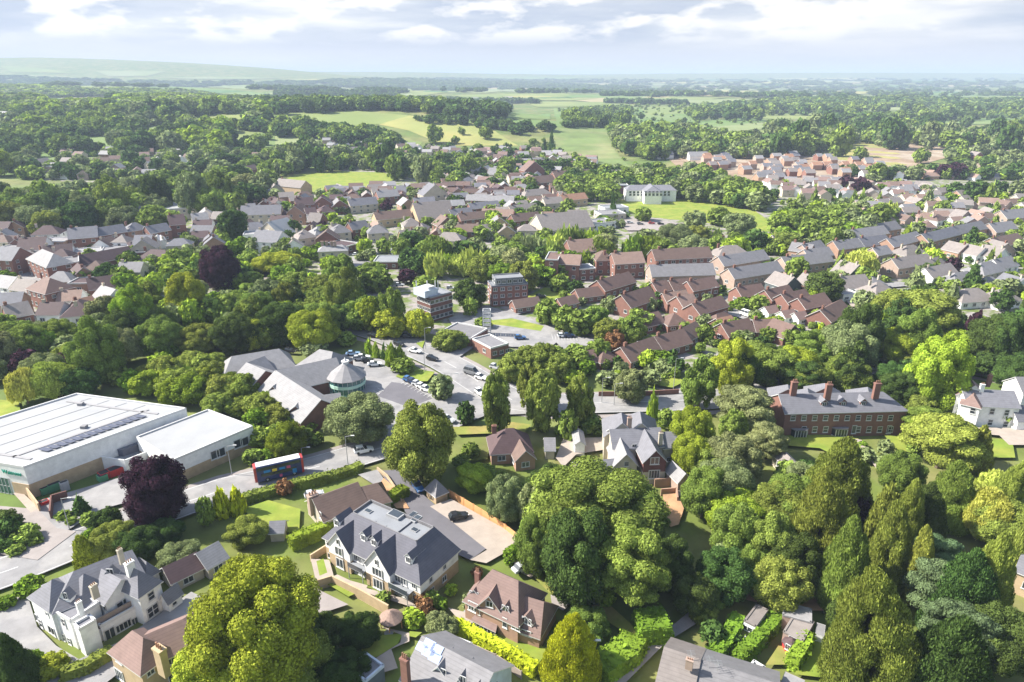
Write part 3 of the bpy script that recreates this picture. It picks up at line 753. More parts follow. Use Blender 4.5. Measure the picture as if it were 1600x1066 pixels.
def emit_house(h, i):
    p0, p1, dep, ze, kind, wall, roof, cat, ch, pitch, name, nw = h
    gz = min(p0.z, p1.z) if max(p0.z, p1.z) > 0.5 else 0.0
    if gz: gz = hz((p0.x + p1.x) / 2, (p0.y + p1.y) / 2)
    D = math.hypot(p0.x, p0.y); a, b = Vector(p0[:2]), Vector(p1[:2]); L = (b - a).length; d = (b - a).normalized(); n = Vector((-d.y, d.x))
    floors = 'tall ' if ze > 7 else 'two-storey ' if ze > 4.2 else 'single-storey '
    if cat in ('house', 'terrace') and ze > 4: ze *= .9
    nm = name or {'house': 'house', 'bungalow': 'bungalow', 'garage': 'garage', 'terrace': 'terrace', 'shed': 'shed'}.get(cat, 'building')
    if nm == 'bungalow' or nm == 'garage' or nm == 'shed': floors = ''
    s = Bld(nm, f"{floors}{WALLNAME[wall]} {nm} under {'a flat' if kind == 'flat' else ''} {ROOFNAME[roof]} {'hipped ' if kind in ('hip',) else ''}roof".replace('  ', ' '), cat,
            'wall_' + wall, 'roof_' + roof, group='buildings of the town', gz=gz)
    if kind == 'flat': s.flat([a, b, b + n * dep, a + n * dep], ze)
    else:
        long_ = kind != 'xgable'
        if kind == 'hip' and dep > L: long_ = False
        if long_: P0, P1, hw = a + n * dep / 2, b + n * dep / 2, dep / 2
        else: P0, P1, hw = (a + b) / 2, (a + b) / 2 + n * dep, L / 2
        zr = ze + hw * pitch
        if kind == 'hip':
            LL = (P1 - P0).length; q = min(hw, LL / 2 - .05); dd = (P1 - P0).normalized(); s.ridge(P0 + dd * q, P1 - dd * q, zr, ze, hw, q / hw, q / hw)
        else: s.ridge(P0, P1, zr, ze, hw)
        if ch:
            for k in range(ch):
                t = (k + .5) / ch if ch > 1 else .12; q = P0.lerp(P1, t)
                s.parts.append(('chimney', CHM['brick' if 'brick' in wall or wall in ('stone',) else 'cream'], Vector((q.x, q.y, gz + zr - 1.0)), math.atan2(d.y, d.x), (1.1, 1.1, 1.9)))
    if nw and D < 560:
        fl = max(1, int(ze / 2.6)); fh = ze / fl
        corners = [a, b, b + n * dep, a + n * dep]
        for k in range(4):
            u, v = corners[k], corners[(k + 1) % 4]; t = (v - u).normalized(); nn = Vector((t.y, -t.x)); mid = (u + v) / 2
            if nn.dot(-mid.normalized()) < 0.12: continue
            l = (v - u).length; cnt = int(l / (3.4 if D < 350 else 4.2)) if k in (0, 2) else int(l / 5.0)
            if D > 430: cnt = min(cnt, 5)
            for f in range(fl):
                for q in range(cnt):
                    c = u + t * (l * (q + .5) / cnt) ; ww = 1.5 if (q + f) % 3 else 1.9
                    hh = min(1.35, fh * .55) if cat != 'garage' else 1.0
                    s.parts.append(('window', WM[('two', 'three', 'plain')[(q * 2 + f + i) % 3] if cat == 'house' or cat == 'terrace' else 'two'], Vector((c.x, c.y, gz + f * fh + (fh - hh) * .5 + .1)), math.atan2(t.y, t.x), (ww, 1, hh)))
    s.done()
def emit_houses(limit=300):
    HOUSES.sort(key=lambda h: -((h[1] - h[0]).length + h[2]) / max(50, h[0].length))
    for i, h in enumerate(HOUSES[:limit]): emit_house(h, i)
    rest = HOUSES[limit:]
    if rest:
        W = Bld('x', '', '')
        for h in rest:
            p0, p1, dep, ze, kind, wall, roof = h[:7]; a, b = Vector(p0[:2]), Vector(p1[:2]); d = (b - a).normalized(); n = Vector((-d.y, d.x)); W.gz = hz(a.x, a.y) if p0.z > .5 else 0; W.wall = 'wall_' + wall; W.roof = 'roof_' + roof
            if kind == 'flat': W.flat([a, b, b + n * dep, a + n * dep], ze)
            else: W.ridge(a + n * dep / 2, b + n * dep / 2, ze + dep / 2 * .7, ze, dep / 2)
        m = MB(*W.W.mats); m.v = W.W.v; m.f = W.W.f; m.m = W.W.m; off = len(m.v)
        m.v = m.v + W.R.v; m.f = m.f + [tuple(i + off for i in f) for f in W.R.f]; m.m = m.m + [m.mi(W.R.mats[k]) for k in W.R.m]
        struct(m.build('distant_housing'), 'stuff')
    print('HOUSES', len(HOUSES))
OLD = [0]
def estate(poly, n, walls, roofs, L=(8, 11), dep=8, ze=(3, 5.2), ang=0.0, spread=0.25, seed=1, kinds=('gable', 'hip', 'xgable'), sep=1.35, cat='house'):
    """houses standing apart over a region outlined in the photo"""
    r = random.Random(seed); got = []; tries = 0; xs = [p[0] for p in poly]; ys = [p[1] for p in poly]
    while len(got) < n and tries < n * 40:
        tries += 1; x = r.uniform(min(xs), max(xs)); y = r.uniform(min(ys), max(ys))
        if not pin(poly, x, y): continue
        g = G(x, y); l = r.uniform(*L)
        if any((g.xy - q.xy).length < (l + k) * .5 * sep for q, k in got): continue
        if any(((h[0] + h[1]) / 2 - g).xy.length < (l + (h[1] - h[0]).length) * .5 + 1.5 for h in HOUSES[:OLD[0]] if abs(h[0].y - g.y) < 40): continue
        got.append((g, l)); a = ang + r.choice((0, 0, math.pi / 2)) * (1 if spread > .2 else 0) + r.uniform(-spread, spread)
        d = Vector((math.cos(a), math.sin(a), 0)); e = r.choice(ze)
        HOUSES.append((g - d * l / 2, g + d * l / 2, dep, e, r.choice(kinds), r.choice(walls), r.choice(roofs), 'bungalow' if e < 4 and cat == 'house' else cat, r.choice((0, 1, 1)), .72, None, True))
# ------------------------------------------------------------ ground surfaces
patch('grass', [(-60, 1100), (1700, 1100), (1700, 620), (1100, 640), (600, 700), (-60, 900)], 'grass')
patch('paved_ground', [(-60, 560), (420, 470), (860, 560), (1140, 640), (1700, 560), (1700, 300), (1250, 285), (1000, 300), (880, 255), (560, 262), (440, 300), (-60, 335)], 'townground')
patch('paved_ground', [(20, 225), (380, 228), (430, 262), (400, 300), (60, 300), (10, 260)], 'townground')
patch('paved_ground', [(560, 235), (860, 235), (960, 262), (880, 300), (520, 280)], 'townground')
patch('building_site_ground', [(1040, 245), (1290, 240), (1400, 262), (1330, 292), (1180, 285), (1060, 262)], 'sitesoil')
patch('field', [(430, 173), (560, 174), (640, 181), (600, 194), (520, 200), (440, 186)], 'field_green')
patch('field', [(592, 195), (640, 181), (760, 196), (810, 228), (700, 228), (640, 205)], 'field_gold')
patch('field', [(415, 204), (500, 206), (498, 220), (440, 232), (408, 222)], 'field_pale')
patch('field', [(590, 214), (660, 222), (655, 230), (590, 228)], 'field_green')
patch('recreation_ground', [(428, 285), (470, 272), (540, 268), (600, 270), (622, 280), (560, 298), (500, 304), (440, 296)], 'lawn')
patch('playing_field', [(962, 314), (1010, 308), (1060, 310), (1120, 318), (1180, 330), (1225, 362), (1180, 362), (1100, 348), (1000, 338), (965, 328)], 'lawn')
patch('field', [(85, 274), (130, 278), (130, 296), (92, 294)], 'lawn')
patch('field', [(292, 232), (340, 230), (342, 244), (300, 240)], 'field_pale')
patch('river_meadow', [(860, 190), (1010, 190), (960, 235), (985, 262), (900, 262), (860, 228)], 'field_rough')
patch('river_meadow', [(865, 170), (1090, 166), (1100, 200), (1000, 202), (870, 200)], 'field_mid')
patch('field', [(1080, 210), (1300, 200), (1300, 214), (1130, 222)], 'field_green')
patch('field', [(1270, 232), (1350, 219), (1480, 219), (1490, 245), (1400, 262), (1330, 252), (1275, 246)], 'field_gold')
patch('building_site_ground', [(1330, 248), (1350, 228), (1478, 222), (1485, 245), (1425, 262), (1345, 262)], 'sitesoil')
patch('building_site_ground', [(1500, 252), (1610, 250), (1610, 268), (1490, 266)], 'sitesoil')
patch('field', [(1545, 275), (1600, 273), (1600, 285), (1550, 285)], 'field_green')
patch('field', [(-40, 132), (430, 148), (430, 235), (-40, 300)], 'field_mid')
HOLES.append([(440, 284), (470, 272), (540, 268), (600, 270), (618, 280), (560, 297), (500, 302), (445, 294)]); HOLES.append([(962, 316), (1010, 311), (1060, 313), (1120, 320), (1180, 332), (1222, 366), (1180, 366), (1100, 354), (1000, 342)])
HOLES.append([(870, 200), (950, 200), (960, 235), (975, 255), (910, 255), (870, 228)])
# patchwork of far fields
for px, m in (([(60, 152), (170, 149), (190, 158), (80, 162)], 'field_pale'), ([(290, 180), (390, 176), (385, 189), (300, 193)], 'field_green'), ([(10, 172), (90, 174), (60, 183), (0, 182)], 'field_mid'), ([(215, 196), (300, 193), (290, 204), (225, 206)], 'field_pale'), ([(1330, 167), (1450, 165), (1460, 172), (1345, 175)], 'field_pale'), ([(1180, 180), (1280, 178), (1290, 186), (1190, 189)], 'field_green'), ([(1470, 188), (1610, 184), (1610, 193), (1480, 196)], 'field_mid'), ([(350, 205), (420, 203), (415, 218), (360, 222)], 'field_green'), ([(100, 215), (180, 212), (190, 222), (110, 226)], 'field_mid'), ([(1100, 196), (1190, 192), (1200, 202), (1110, 208)], 'field_pale')):
    patch('field', px, m); HOLES.append([(x, y + 3) for x, y in px])
for px, m in (([(800, 200), (880, 198), (880, 190), (800, 188)], 'field_mid'),
              ([(690, 176), (860, 178), (860, 187), (720, 190)], 'field_mid'),
              ([(400, 152), (560, 150), (660, 146), (640, 155), (480, 158), (400, 158)], 'field_pale'),
              ([(470, 143), (600, 143), (700, 145), (660, 150), (520, 150)], 'field_green'),
              ([(650, 140), (820, 138), (880, 143), (760, 146), (680, 145)], 'field_pale'),
              ([(700, 150), (880, 146), (900, 152), (760, 156)], 'field_green'),
              ([(890, 154), (960, 148), (1045, 152), (1060, 160), (960, 163), (900, 158)], 'straw'),
              ([(1040, 146), (1200, 146), (1200, 150), (1060, 152)], 'field_mid'),
              ([(1060, 156), (1200, 156), (1190, 163), (1070, 163)], 'field_pale'),
              ([(1420, 152), (1560, 150), (1700, 149), (1700, 157), (1440, 157)], 'field_green'),
              ([(1470, 141), (1520, 141), (1525, 146), (1475, 146)], 'field_pale'),
              ([(160, 131), (250, 128), (240, 135), (170, 136)], 'field_pale'),
              ([(280, 128), (420, 129), (400, 137), (290, 134)], 'field_green'),
              ([(300, 134), (430, 131), (560, 133), (540, 138), (320, 138)], 'field_green'),
              ([(165, 132), (205, 131), (205, 134), (168, 135)], 'straw'),
              ([(0, 104), (60, 107), (120, 116), (20, 114)], 'field_green'),
              ([(150, 112), (260, 112), (230, 120), (170, 120)], 'field_pale'),
              ([(820, 133), (960, 131), (1000, 136), (860, 139)], 'straw'),
              ([(1090, 136), (1130, 135), (1130, 138), (1095, 139)], 'straw'),
              ([(560, 131), (760, 130), (760, 134), (600, 136)], 'field_green'),
              ([(0, 118), (120, 122), (60, 128), (0, 126)], 'field_pale'),
              ([(1250, 134), (1420, 133), (1430, 137), (1260, 138)], 'field_mid'),
              ([(1000, 168), (1170, 164), (1190, 176), (1010, 180)], 'field_green'),
              ([(820, 160), (960, 160), (1000, 166), (840, 168)], 'field_green'),
              ([(1090, 190), (1180, 184), (1200, 190), (1100, 200)], 'field_mid')):
    patch('field', px, m)
rr_ = random.Random(4)
for i in range(96):
    y = 122 + (i % 24) * 1.5; x = rr_.uniform(-40, 1600); w0 = rr_.uniform(60, 190); h0 = rr_.uniform(1.2, 3.2) * (1 + (y - 120) * .02)
    patch('field', [(x, y), (x + w0 * .4, y - h0 * .4), (x + w0, y), (x + w0 * .7, y + h0), (x + w0 * .1, y + h0 * .7)], rr_.choice(['field_green', 'field_pale', 'field_mid', 'field_dark', 'field_dark', 'straw', 'field_green', 'field_gold']))
# roads
road('main_road', [(-70, 925), (30, 890), (110, 858), (200, 822), (290, 789), (350, 769), (420, 752), (500, 732), (560, 714), (610, 699), (665, 676), (716, 650), (760, 628)], 10.5, 'asphalt', (2.2, 0), True, True)
road('main_road', [(470, 492), (510, 504), (550, 512), (600, 526), (650, 548), (695, 568), (730, 588), (765, 610), (800, 628), (850, 634), (960, 632), (1060, 629), (1130, 624), (1210, 606), (1330, 570), (1500, 575), (1620, 600)], 12, 'asphalt', (2, 2), True, True)
patch('road_junction', [(640, 655), (700, 598), (740, 575), (790, 600), (836, 622), (828, 650), (760, 652), (710, 672)], 'asphalt')
road('car_park_road', [(610, 700), (600, 640), (585, 600), (560, 572), (540, 556)], 9, 'asphalt', dash=False)
patch('car_park', [(520, 645), (570, 600), (555, 575), (585, 560), (640, 582), (640, 600), (700, 622), (690, 640), (600, 660)], 'asphalt')
patch('car_park', [(590, 622), (612, 600), (640, 604), (676, 626), (640, 640)], 'asphalt_dark')
road('side_street', [(700, 560), (760, 520), (800, 490), (860, 478), (905, 458), (935, 452)], 7, 'asphalt', dash=False)
patch('car_park', [(700, 500), (760, 480), (830, 500), (880, 530), (860, 545), (800, 545), (720, 530)], 'asphalt')
road('service_road', [(770, 500), (830, 508), (860, 520), (880, 535)], 6, 'asphalt', dash=False)
patch('verge', [(740, 506), (800, 500), (850, 512), (845, 520), (790, 512)], 'lawn')
patch('car_park', [(860, 530), (905, 528), (935, 535), (915, 552), (880, 548)], 'asphalt')
road('estate_street', [(1128, 486), (1160, 494), (1190, 504), (1215, 515), (1255, 524), (1300, 530), (1330, 528)], 8, 'asphalt', (1.6, 1.6), dash=False)
road('estate_street', [(1380, 448), (1410, 446), (1440, 452), (1380, 470)], 7, 'asphalt', dash=False)
patch('paved_ground', [(1490, 345), (1560, 345), (1540, 372), (1500, 380)], 'pavement')
patch('car_park', [(545, 403), (640, 400), (600, 425), (560, 430)], 'asphalt')
patch('car_park', [(-20, 410), (60, 400), (100, 425), (130, 440), (100, 455), (0, 440)], 'asphalt')
patch('car_park', [(960, 345), (1000, 340), (1060, 350), (1040, 362), (980, 362)], 'pavement')
patch('yard', [(1320, 470), (1360, 470), (1365, 480), (1330, 482)], 'paving_pale')
patch('lawn', [(1000, 422), (1040, 430), (1030, 436), (995, 430)], 'lawn'); patch('lawn', [(850, 452), (920, 455), (860, 478), (820, 468)], 'lawn')
patch('lawn', [(1160, 520), (1230, 512), (1262, 532), (1215, 530)], 'lawn')
# supermarket side
patch('service_yard', [(30, 830), (50, 790), (190, 750), (300, 735), (270, 770), (160, 800), (80, 850)], 'asphalt')
patch('forecourt', [(-60, 860), (-60, 790), (60, 800), (90, 830), (120, 835), (60, 880)], 'pavement')
patch('ramp_path', [(22, 775), (34, 772), (62, 798), (50, 806)], 'paving_pale')
patch('lawn', [(-60, 625), (30, 630), (34, 650), (-60, 680)], 'lawn')
mb = MB('marking')
for (x0, y0, x1, y1, dx, dy, n_) in ((636, 598, 676, 620, -9, 5, 9), (548, 556, 592, 580, 12, -4, 10), (545, 640, 590, 610, 10, 5, 8), (862, 526, 900, 528, 2, 8, 9)):
    for k in range(n_):
        t_ = k / (n_ - 1); q0_, q1_ = G(x0 + (x1 - x0) * t_, y0 + (y1 - y0) * t_), G(x0 + (x1 - x0) * t_ + dx, y0 + (y1 - y0) * t_ + dy); strip(mb, [q0_, q1_], .06, -.06, .045 + .004 * LAYER[0])
struct(mb.build('bay_markings'))
# gardens and drives, lower half
patch('lawn', [(380, 800), (420, 786), (470, 800), (468, 836), (430, 836), (395, 815)], 'lawn')
patch('drive', [(595, 740), (620, 738), (655, 772), (700, 810), (760, 862), (735, 880), (690, 860), (640, 815), (615, 775)], 'asphalt_dark')
patch('parking_court', [(672, 796), (705, 784), (790, 832), (818, 852), (760, 885), (735, 880), (761, 864), (700, 815)], 'paving_pale')
patch('drive', [(560, 746), (590, 738), (612, 770), (595, 768)], 'asphalt')
patch('patio', [(486, 878), (515, 880), (522, 905), (575, 920), (570, 930), (520, 915), (497, 925)], 'paving_pale')
patch('lawn', [(495, 882), (506, 878), (512, 900), (500, 905)], 'lawn')
patch('patio', [(505, 912), (528, 903), (575, 925), (660, 948), (656, 958), (600, 940)], 'paving_pale')
patch('lawn', [(509, 916), (545, 918), (562, 930), (545, 938)], 'lawn')
patch('drive', [(440, 940), (495, 925), (545, 950), (500, 965)], 'pavement')
patch('drive', [(-60, 955), (20, 938), (46, 940), (60, 985), (90, 1015), (125, 1036), (185, 1010), (300, 930), (330, 945), (210, 1040), (120, 1110), (-60, 1100)], 'asphalt')
patch('lawn', [(215, 865), (262, 862), (268, 905), (240, 905)], 'lawn')
patch('lawn', [(565, 1000), (630, 996), (622, 1012), (590, 1032), (566, 1036)], 'lawn')
patch('garden_path', [(595, 985), (640, 995), (640, 1008), (612, 1020), (622, 1050), (590, 1060), (585, 1036), (626, 1010), (628, 998)], 'paving_pale')
patch('lawn', [(640, 992), (660, 994), (650, 1002), (640, 1000)], 'lawn')
patch('lawn', [(710, 972), (735, 970), (800, 1000), (860, 1020), (840, 1044), (780, 1020), (735, 995)], 'lawn')
patch('patio', [(700, 955), (725, 962), (790, 988), (780, 996), (715, 972)], 'paving_pale')
patch('drive', [(800, 880), (835, 885), (845, 895), (830, 908), (812, 900)], 'paving_pale')
patch('lawn', [(832, 905), (845, 898), (935, 935), (990, 985), (1010, 1000), (985, 1000), (930, 965), (880, 940), (858, 932)], 'lawn_dry')
patch('drive', [(860, 935), (895, 945), (880, 960), (862, 950)], 'pavement')
patch('lane', [(995, 1002), (1030, 1000), (1090, 950), (1140, 925), (1150, 940), (1080, 985), (1040, 1010), (1010, 1040), (970, 1080), (950, 1080), (995, 1030)], 'pavement')
patch('track', [(1140, 905), (1260, 905), (1290, 960), (1240, 960), (1150, 940)], 'soil')
patch('lane', [(1170, 888), (1240, 900), (1250, 915), (1170, 905)], 'paving_pale')
patch('lawn', [(1150, 985), (1200, 1010), (1160, 1040), (1130, 1020)], 'grass')
patch('lawn', [(1215, 1015), (1245, 1020), (1235, 1045), (1195, 1045)], 'lawn_dry')
patch('lawn', [(1270, 1000), (1310, 1010), (1290, 1066), (1240, 1060)], 'lawn')
patch('lawn', [(1215, 682), (1290, 684), (1340, 690), (1370, 725), (1330, 730), (1280, 705), (1218, 700)], 'lawn')
patch('garden_path', [(1335, 690), (1345, 692), (1378, 735), (1368, 737)], 'paving_pale')
patch('lawn', [(1380, 684), (1425, 690), (1430, 710), (1400, 710)], 'lawn')
patch('lawn', [(1435, 760), (1455, 765), (1475, 795), (1448, 796)], 'lawn')
patch('lawn', [(1540, 690), (1580, 692), (1585, 720), (1530, 720)], 'lawn')
patch('terrace_paving', [(1500, 672), (1610, 674), (1610, 700), (1575, 700), (1560, 685), (1500, 680)], 'paving_pale')
patch('bare_ground', [(1035, 778), (1058, 776), (1068, 800), (1060, 825), (1044, 830), (1038, 800)], 'soil')
patch('patio', [(1055, 765), (1085, 760), (1085, 782), (1058, 780)], 'paving_pale')
patch('drive', [(880, 690), (945, 688), (958, 705), (900, 715), (880, 735), (868, 720)], 'paving_pale')
patch('lawn', [(910, 672), (955, 665), (960, 682), (915, 682)], 'lawn')
patch('lawn', [(722, 702), (765, 700), (762, 722), (728, 726)], 'grass')
patch('verge', [(700, 672), (760, 670), (800, 664), (830, 668), (820, 680), (715, 684)], 'lawn_dry')
patch('verge', [(618, 592), (640, 580), (680, 585), (668, 600), (640, 600)], 'lawn')
patch('verge', [(650, 540), (664, 536), (660, 548)], 'lawn')
patch('lawn', [(1020, 605), (1050, 590), (1070, 600), (1050, 610)], 'lawn'); patch('lawn', [(1120, 590), (1170, 600), (1160, 606), (1122, 604)], 'lawn')
patch('garden_bed', [(590, 766), (600, 752), (625, 775), (640, 800), (620, 800)], 'soil')

# ------------------------------------------------------------ the large buildings by hand
# supermarket
def g2(x, y, h): return G(x, y, h).xy
zS = 7.6
A, Bc, C = g2(120, 616, zS), g2(291, 639, zS), g2(37, 731, zS); dv = (A - Bc); ev = (C - Bc).normalized(); nv = dv.normalized(); Dc = C + dv; LBC = (C - Bc).length
s = Bld('supermarket', 'large white flat-roofed supermarket with a green shop sign and a strip of solar panels', 'supermarket', 'wall_white', 'roof_white')
s.flat([A, Bc, C, Dc], zS)
# second shed
A2, B2_, C2 = g2(325, 641, 6), g2(395, 667, 6), g2(270, 720, 6); e2 = (C2 - B2_).normalized(); n2 = Vector((-e2.y, e2.x)); n2 = n2 if n2.dot(A2 - B2_) > 0 else -n2; w2 = (A2 - B2_).dot(n2)
s.done(); sup = s
mb = MB('wall_brick_sand')
def along(p, d, a, n, b): return p + d * a + n * b
eS = -ev   # from C towards Bc
mb.prism([tuple(along(C, eS, -.15, nv, -.15)), tuple(along(C, eS, 15, nv, -.15)), tuple(along(C, eS, 15, nv, .1)), tuple(along(C, eS, -.15, nv, .1))], 0, 3.4)
mb.prism([tuple(along(C, eS, -.12, nv, .1)), tuple(along(C, eS, -.12, nv, 4.5)), tuple(along(C, eS, .1, nv, 4.5)), tuple(along(C, eS, .1, nv, .1))], 0, 3.4)
s.part(mb, 'brick_plinth')
npan = 14; stp = LBC * .62 / npan
for k in range(npan):
    mb = MB('solar'); q = along(C, eS, LBC * .2 + k * stp, nv, 3.6)
    q0 = along(q, eS, stp - .25, nv, 0); q1 = along(q, eS, stp - .25, nv, 2.5); q2 = along(q, eS, 0, nv, 2.5)
    mb.slab([(q.x, q.y, zS + .25), (q0.x, q0.y, zS + .25), (q1.x, q1.y, zS + .4), (q2.x, q2.y, zS + .4)][::1], .08); o_ = s.part(mb, 'solar_panel')
mb = MB('roof_light')
for a_, b_ in ((3, .8), (None, None)):
    if a_ is None: break
    for off in (7.5,):
        p_, q_ = along(C, eS, 3, nv, off), along(Bc, -eS, 3, nv, off)
        strip(mb, [Vector((*p_, 0)), Vector((*q_, 0))], .35, -.35, zS - .02, zS + .1)
    p_, q_ = along(C, eS, 3.5, nv, 3), along(Dc, eS, 3.5, nv, -3); strip(mb, [Vector((*p_, 0)), Vector((*q_, 0))], .35, -.35, zS - .02, zS + .1)
    p_, q_ = along(Bc, -eS, 4.5, nv, 3), along(A, -eS, 4.5, nv, -3); strip(mb, [Vector((*p_, 0)), Vector((*q_, 0))], .35, -.35, zS - .02, zS + .1)
s.part(mb, 'roof_seam')
mb = MB('roof_white'); LD = dv.length
for k in range(1, int(LD / 5.5)):
    p_, q_ = along(C, eS, 1, nv, k * 5.5), along(Bc, -eS, 1, nv, k * 5.5)
    if k > 1: strip(mb, [Vector((*p_, 0)), Vector((*q_, 0))], .06, -.06, zS - .03, zS + .03)
s.part(mb, 'sheet_seam')
for fa, fb in ((.55, .3), (.85, .75)):
    mb = MB('roof_light'); q = C + (Bc - C) * fa + dv * fb; mb.box((q.x, q.y, zS - .05), (1.2, 1.2, .7)); s.part(mb, 'roof_vent')
# glazed entrance front, left of the corner
for k in range(5):
    mb = MB('glass_teal', 'trim'); a0 = 5.2 + k * 4.2
    P0_, P1_ = along(C, eS, -.12, nv, a0), along(C, eS, -.12, nv, a0 + 4.0)
    mb.prism([tuple(P0_), tuple(P1_), tuple(P1_ + eS * .2), tuple(P0_ + eS * .2)], 0.1, 4.2, 0)
    for j in range(4):
        for zz in (.1, 2.1, 4.1):
            u0 = P0_.lerp(P1_, j / 4); u1 = P0_.lerp(P1_, (j + 1) / 4)
            mb.prism([tuple(u0 - eS * .05), tuple(u1 - eS * .05), tuple(u1 + eS * .02), tuple(u0 + eS * .02)], zz, zz + .12, 1, bottom=True)
        mb.box((P0_.lerp(P1_, j / 4).x, P0_.lerp(P1_, j / 4).y, .1), (.14, .14, 4.1), m=1)
    s.part(mb, 'shopfront_window')
fc = bpy.data.curves.new('sign_lettering', 'FONT'); fc.body = 'Waitrose'; fc.size = 1.35; fc.extrude = .08; fc.align_x = 'CENTER'; fc.align_y = 'CENTER'
fc.materials.append(MT['sign_green']); fo = bpy.data.objects.new('sign_lettering', fc); COL.objects.link(fo); bpy.context.view_layer.update(); fme = bpy.data.meshes.new_from_object(fo); bpy.data.objects.remove(fo)
fo = bpy.data.objects.new('sign_lettering', fme); COL.objects.link(fo); fo.parent = s.root
q = along(C, eS, -.14, nv, 3.6); fo.location = Vector((q.x, q.y, 5.8)) - s.o; fo.rotation_euler = (math.pi / 2, 0, math.atan2(-nv.y, -nv.x))
# loading bay: low walled dock
mb = MB('wall_white', 'dark'); L0, L1 = 14.5, 38
P_ = [along(C, eS, L0, nv, -6.5), along(C, eS, L1, nv, -6.5), along(C, eS, L1, nv, -.1), along(C, eS, L0, nv, -.1)]
for i in range(3):
    a_, b_ = (P_[i], P_[i + 1]) if i < 2 else (P_[3], P_[0]); t_ = (b_ - a_).normalized(); m_ = Vector((-t_.y, t_.x)) * .25
    mb.prism([tuple(a_), tuple(b_), tuple(b_ + m_), tuple(a_ + m_)], 0, 3.6, 0)
s.part(mb, 'loading_bay_screen')
mb = MB('roof_felt'); mb.prism([tuple(along(C, eS, L0 + .3, nv, -6)), tuple(along(C, eS, L1 - .3, nv, -6)), tuple(along(C, eS, L1 - .3, nv, -.3)), tuple(along(C, eS, L0 + .3, nv, -.3))], 0, 2.2); s.part(mb, 'loading_bay_roof')
for a0 in (18, 27):
    mb = MB('solar'); mb.prism([tuple(along(C, eS, a0, nv, -1.6)), tuple(along(C, eS, a0 + 7.5, nv, -1.6)), tuple(along(C, eS, a0 + 7.5, nv, -.2)), tuple(along(C, eS, a0, nv, -.2))], 2.2, 3.9); s.part(mb, 'refrigeration_unit')
s = Bld('warehouse', 'white flat-roofed retail annexe set behind the purple beech', 'warehouse', 'wall_white', 'roof_white'); s.zh = 2.6; s.wall = 'wall_brick_sand'; s.hi = 'wall_white'; s.W.mats = ['wall_brick_sand']
s.flat([A2, B2_, C2, C2 + n2 * w2], 6.0, para=.3)
for x, y in ((382, 690), (372, 693), (345, 707), (336, 710)): s.win(x, y, 2.2, 2.2, 'plain')
s.done()
def screen_wall(px, h, m, look, name='wall', th=.3):
    P = [G(*q) for q in px]; mb = MB(m)
    for i in range(len(P) - 1): strip(mb, P[i:i + 2], th / 2, -th / 2, 0, h)
    o = mb.build(name, origin=(P[0].x, P[0].y, 0)); tag(o, look, 'wall'); return o
screen_wall([(46, 778), (64, 803)], 2.6, 'wall_brick_sand', 'sandy brick screen wall beside the supermarket ramp', 'screen_wall')
screen_wall([(82, 815), (84, 790), (108, 783)], 2.6, 'wall_brick_dark', 'brick gate wall at the service yard entrance', 'gate_wall')
screen_wall([(64, 803), (70, 806), (95, 824)], .5, 'wall_stone', 'low kerb wall by the service yard gate', 'low_wall')
def skip(x, y, w_, l, h, m, look, cat='container', name='waste_container', rot=None):
    p = G(x, y); mb = MB(m, 'dark'); r = math.atan2(eS.y, eS.x) if rot is None else rot
    mb.box((0, 0, 0.15), (l, w_, h), m=0)
    for k in range(int(l / .8)): mb.box((-l / 2 + .4 + k * .8, -w_ / 2 - .04, .2), (.1, .09, h - .1), m=0)
    mb.poly([(-l / 2 + .1, -w_ / 2 + .1, h + .16), (l / 2 - .1, -w_ / 2 + .1, h + .16), (l / 2 - .1, w_ / 2 - .1, h + .16), (-l / 2 + .1, w_ / 2 - .1, h + .16)], 1)
    for a in (-1, 1):
        for b in (-1, 1): mb.box((a * (l / 2 - .3), b * (w_ / 2 - .2), 0), (.2, .15, .16), m=1)
    o = mb.build(name); o.location = p; o.rotation_euler = (0, 0, r); tag(o, look, cat); return o
skip(170, 745, 2, 3.6, 1.5, 'red_box', 'red waste container nearer the green bins in the supermarket yard'); skip(183, 741, 2, 3.2, 1.6, 'red_box', 'red waste container farther from the green bins in the supermarket yard'); skip(161, 751, 1.8, 1.8, 1.4, 'green_box', 'green waste bin beside the red containers', 'bin', 'waste_bin')
skip(74, 770, 1.6, 2.4, 1.5, 'green_box', 'green waste bin against the brick plinth, lower of two', 'bin', 'waste_bin'); skip(86, 766, 1.6, 2.4, 1.7, 'green_box', 'green waste bin against the brick plinth, upper of two', 'bin', 'waste_bin')
skip(71, 791, 1.2, 1.6, 1.2, 'red_box', 'small red bin beside the screen wall', 'bin', 'waste_bin'); skip(103, 767, 1.0, 1.6, 2.2, 'car_silver', 'grey metal cabinet beside the loading dock', 'cabinet', 'metal_cabinet')

# clinic with the cone-roofed rotunda
s = Bld('clinic', 'long pale-roofed clinic of low wings around a mint-banded round tower', 'clinic', 'wall_brick', 'roof_light')
s.rpx(431, 579, 524, 559, 8.2, 4.0, 5.5, 0, 0)
s.rpx(431, 579, 501, 624, 8.2, 3.8, 6.0, 0, 0)
s.rpx(386, 567, 414, 579, 8.0, 3.8, 6.5, 0, 0)
s.rpx(362, 557, 436, 545, 7.6, 3.6, 5.5, 0.6, 0.6)
s.rpx(386, 567, 412, 557, 7.0, 3.8, 4, 0, 0)
s.rpx(499, 546, 520, 550, 7.6, 3.6, 6.0, 0.8, 0.4)
s.rpx(447, 590, 427, 603, 6.5, 4.0, 2.6, 0, 0); s.rpx(478, 612, 462, 634, 6.0, 4.0, 2.6, 0, 0); s.rpx(400, 577, 372, 587, 6.0, 4.0, 2.4, 0, 0)
s.rpx(530, 614, 500, 618, 5.6, 3.4, 2.6, 0, 0)
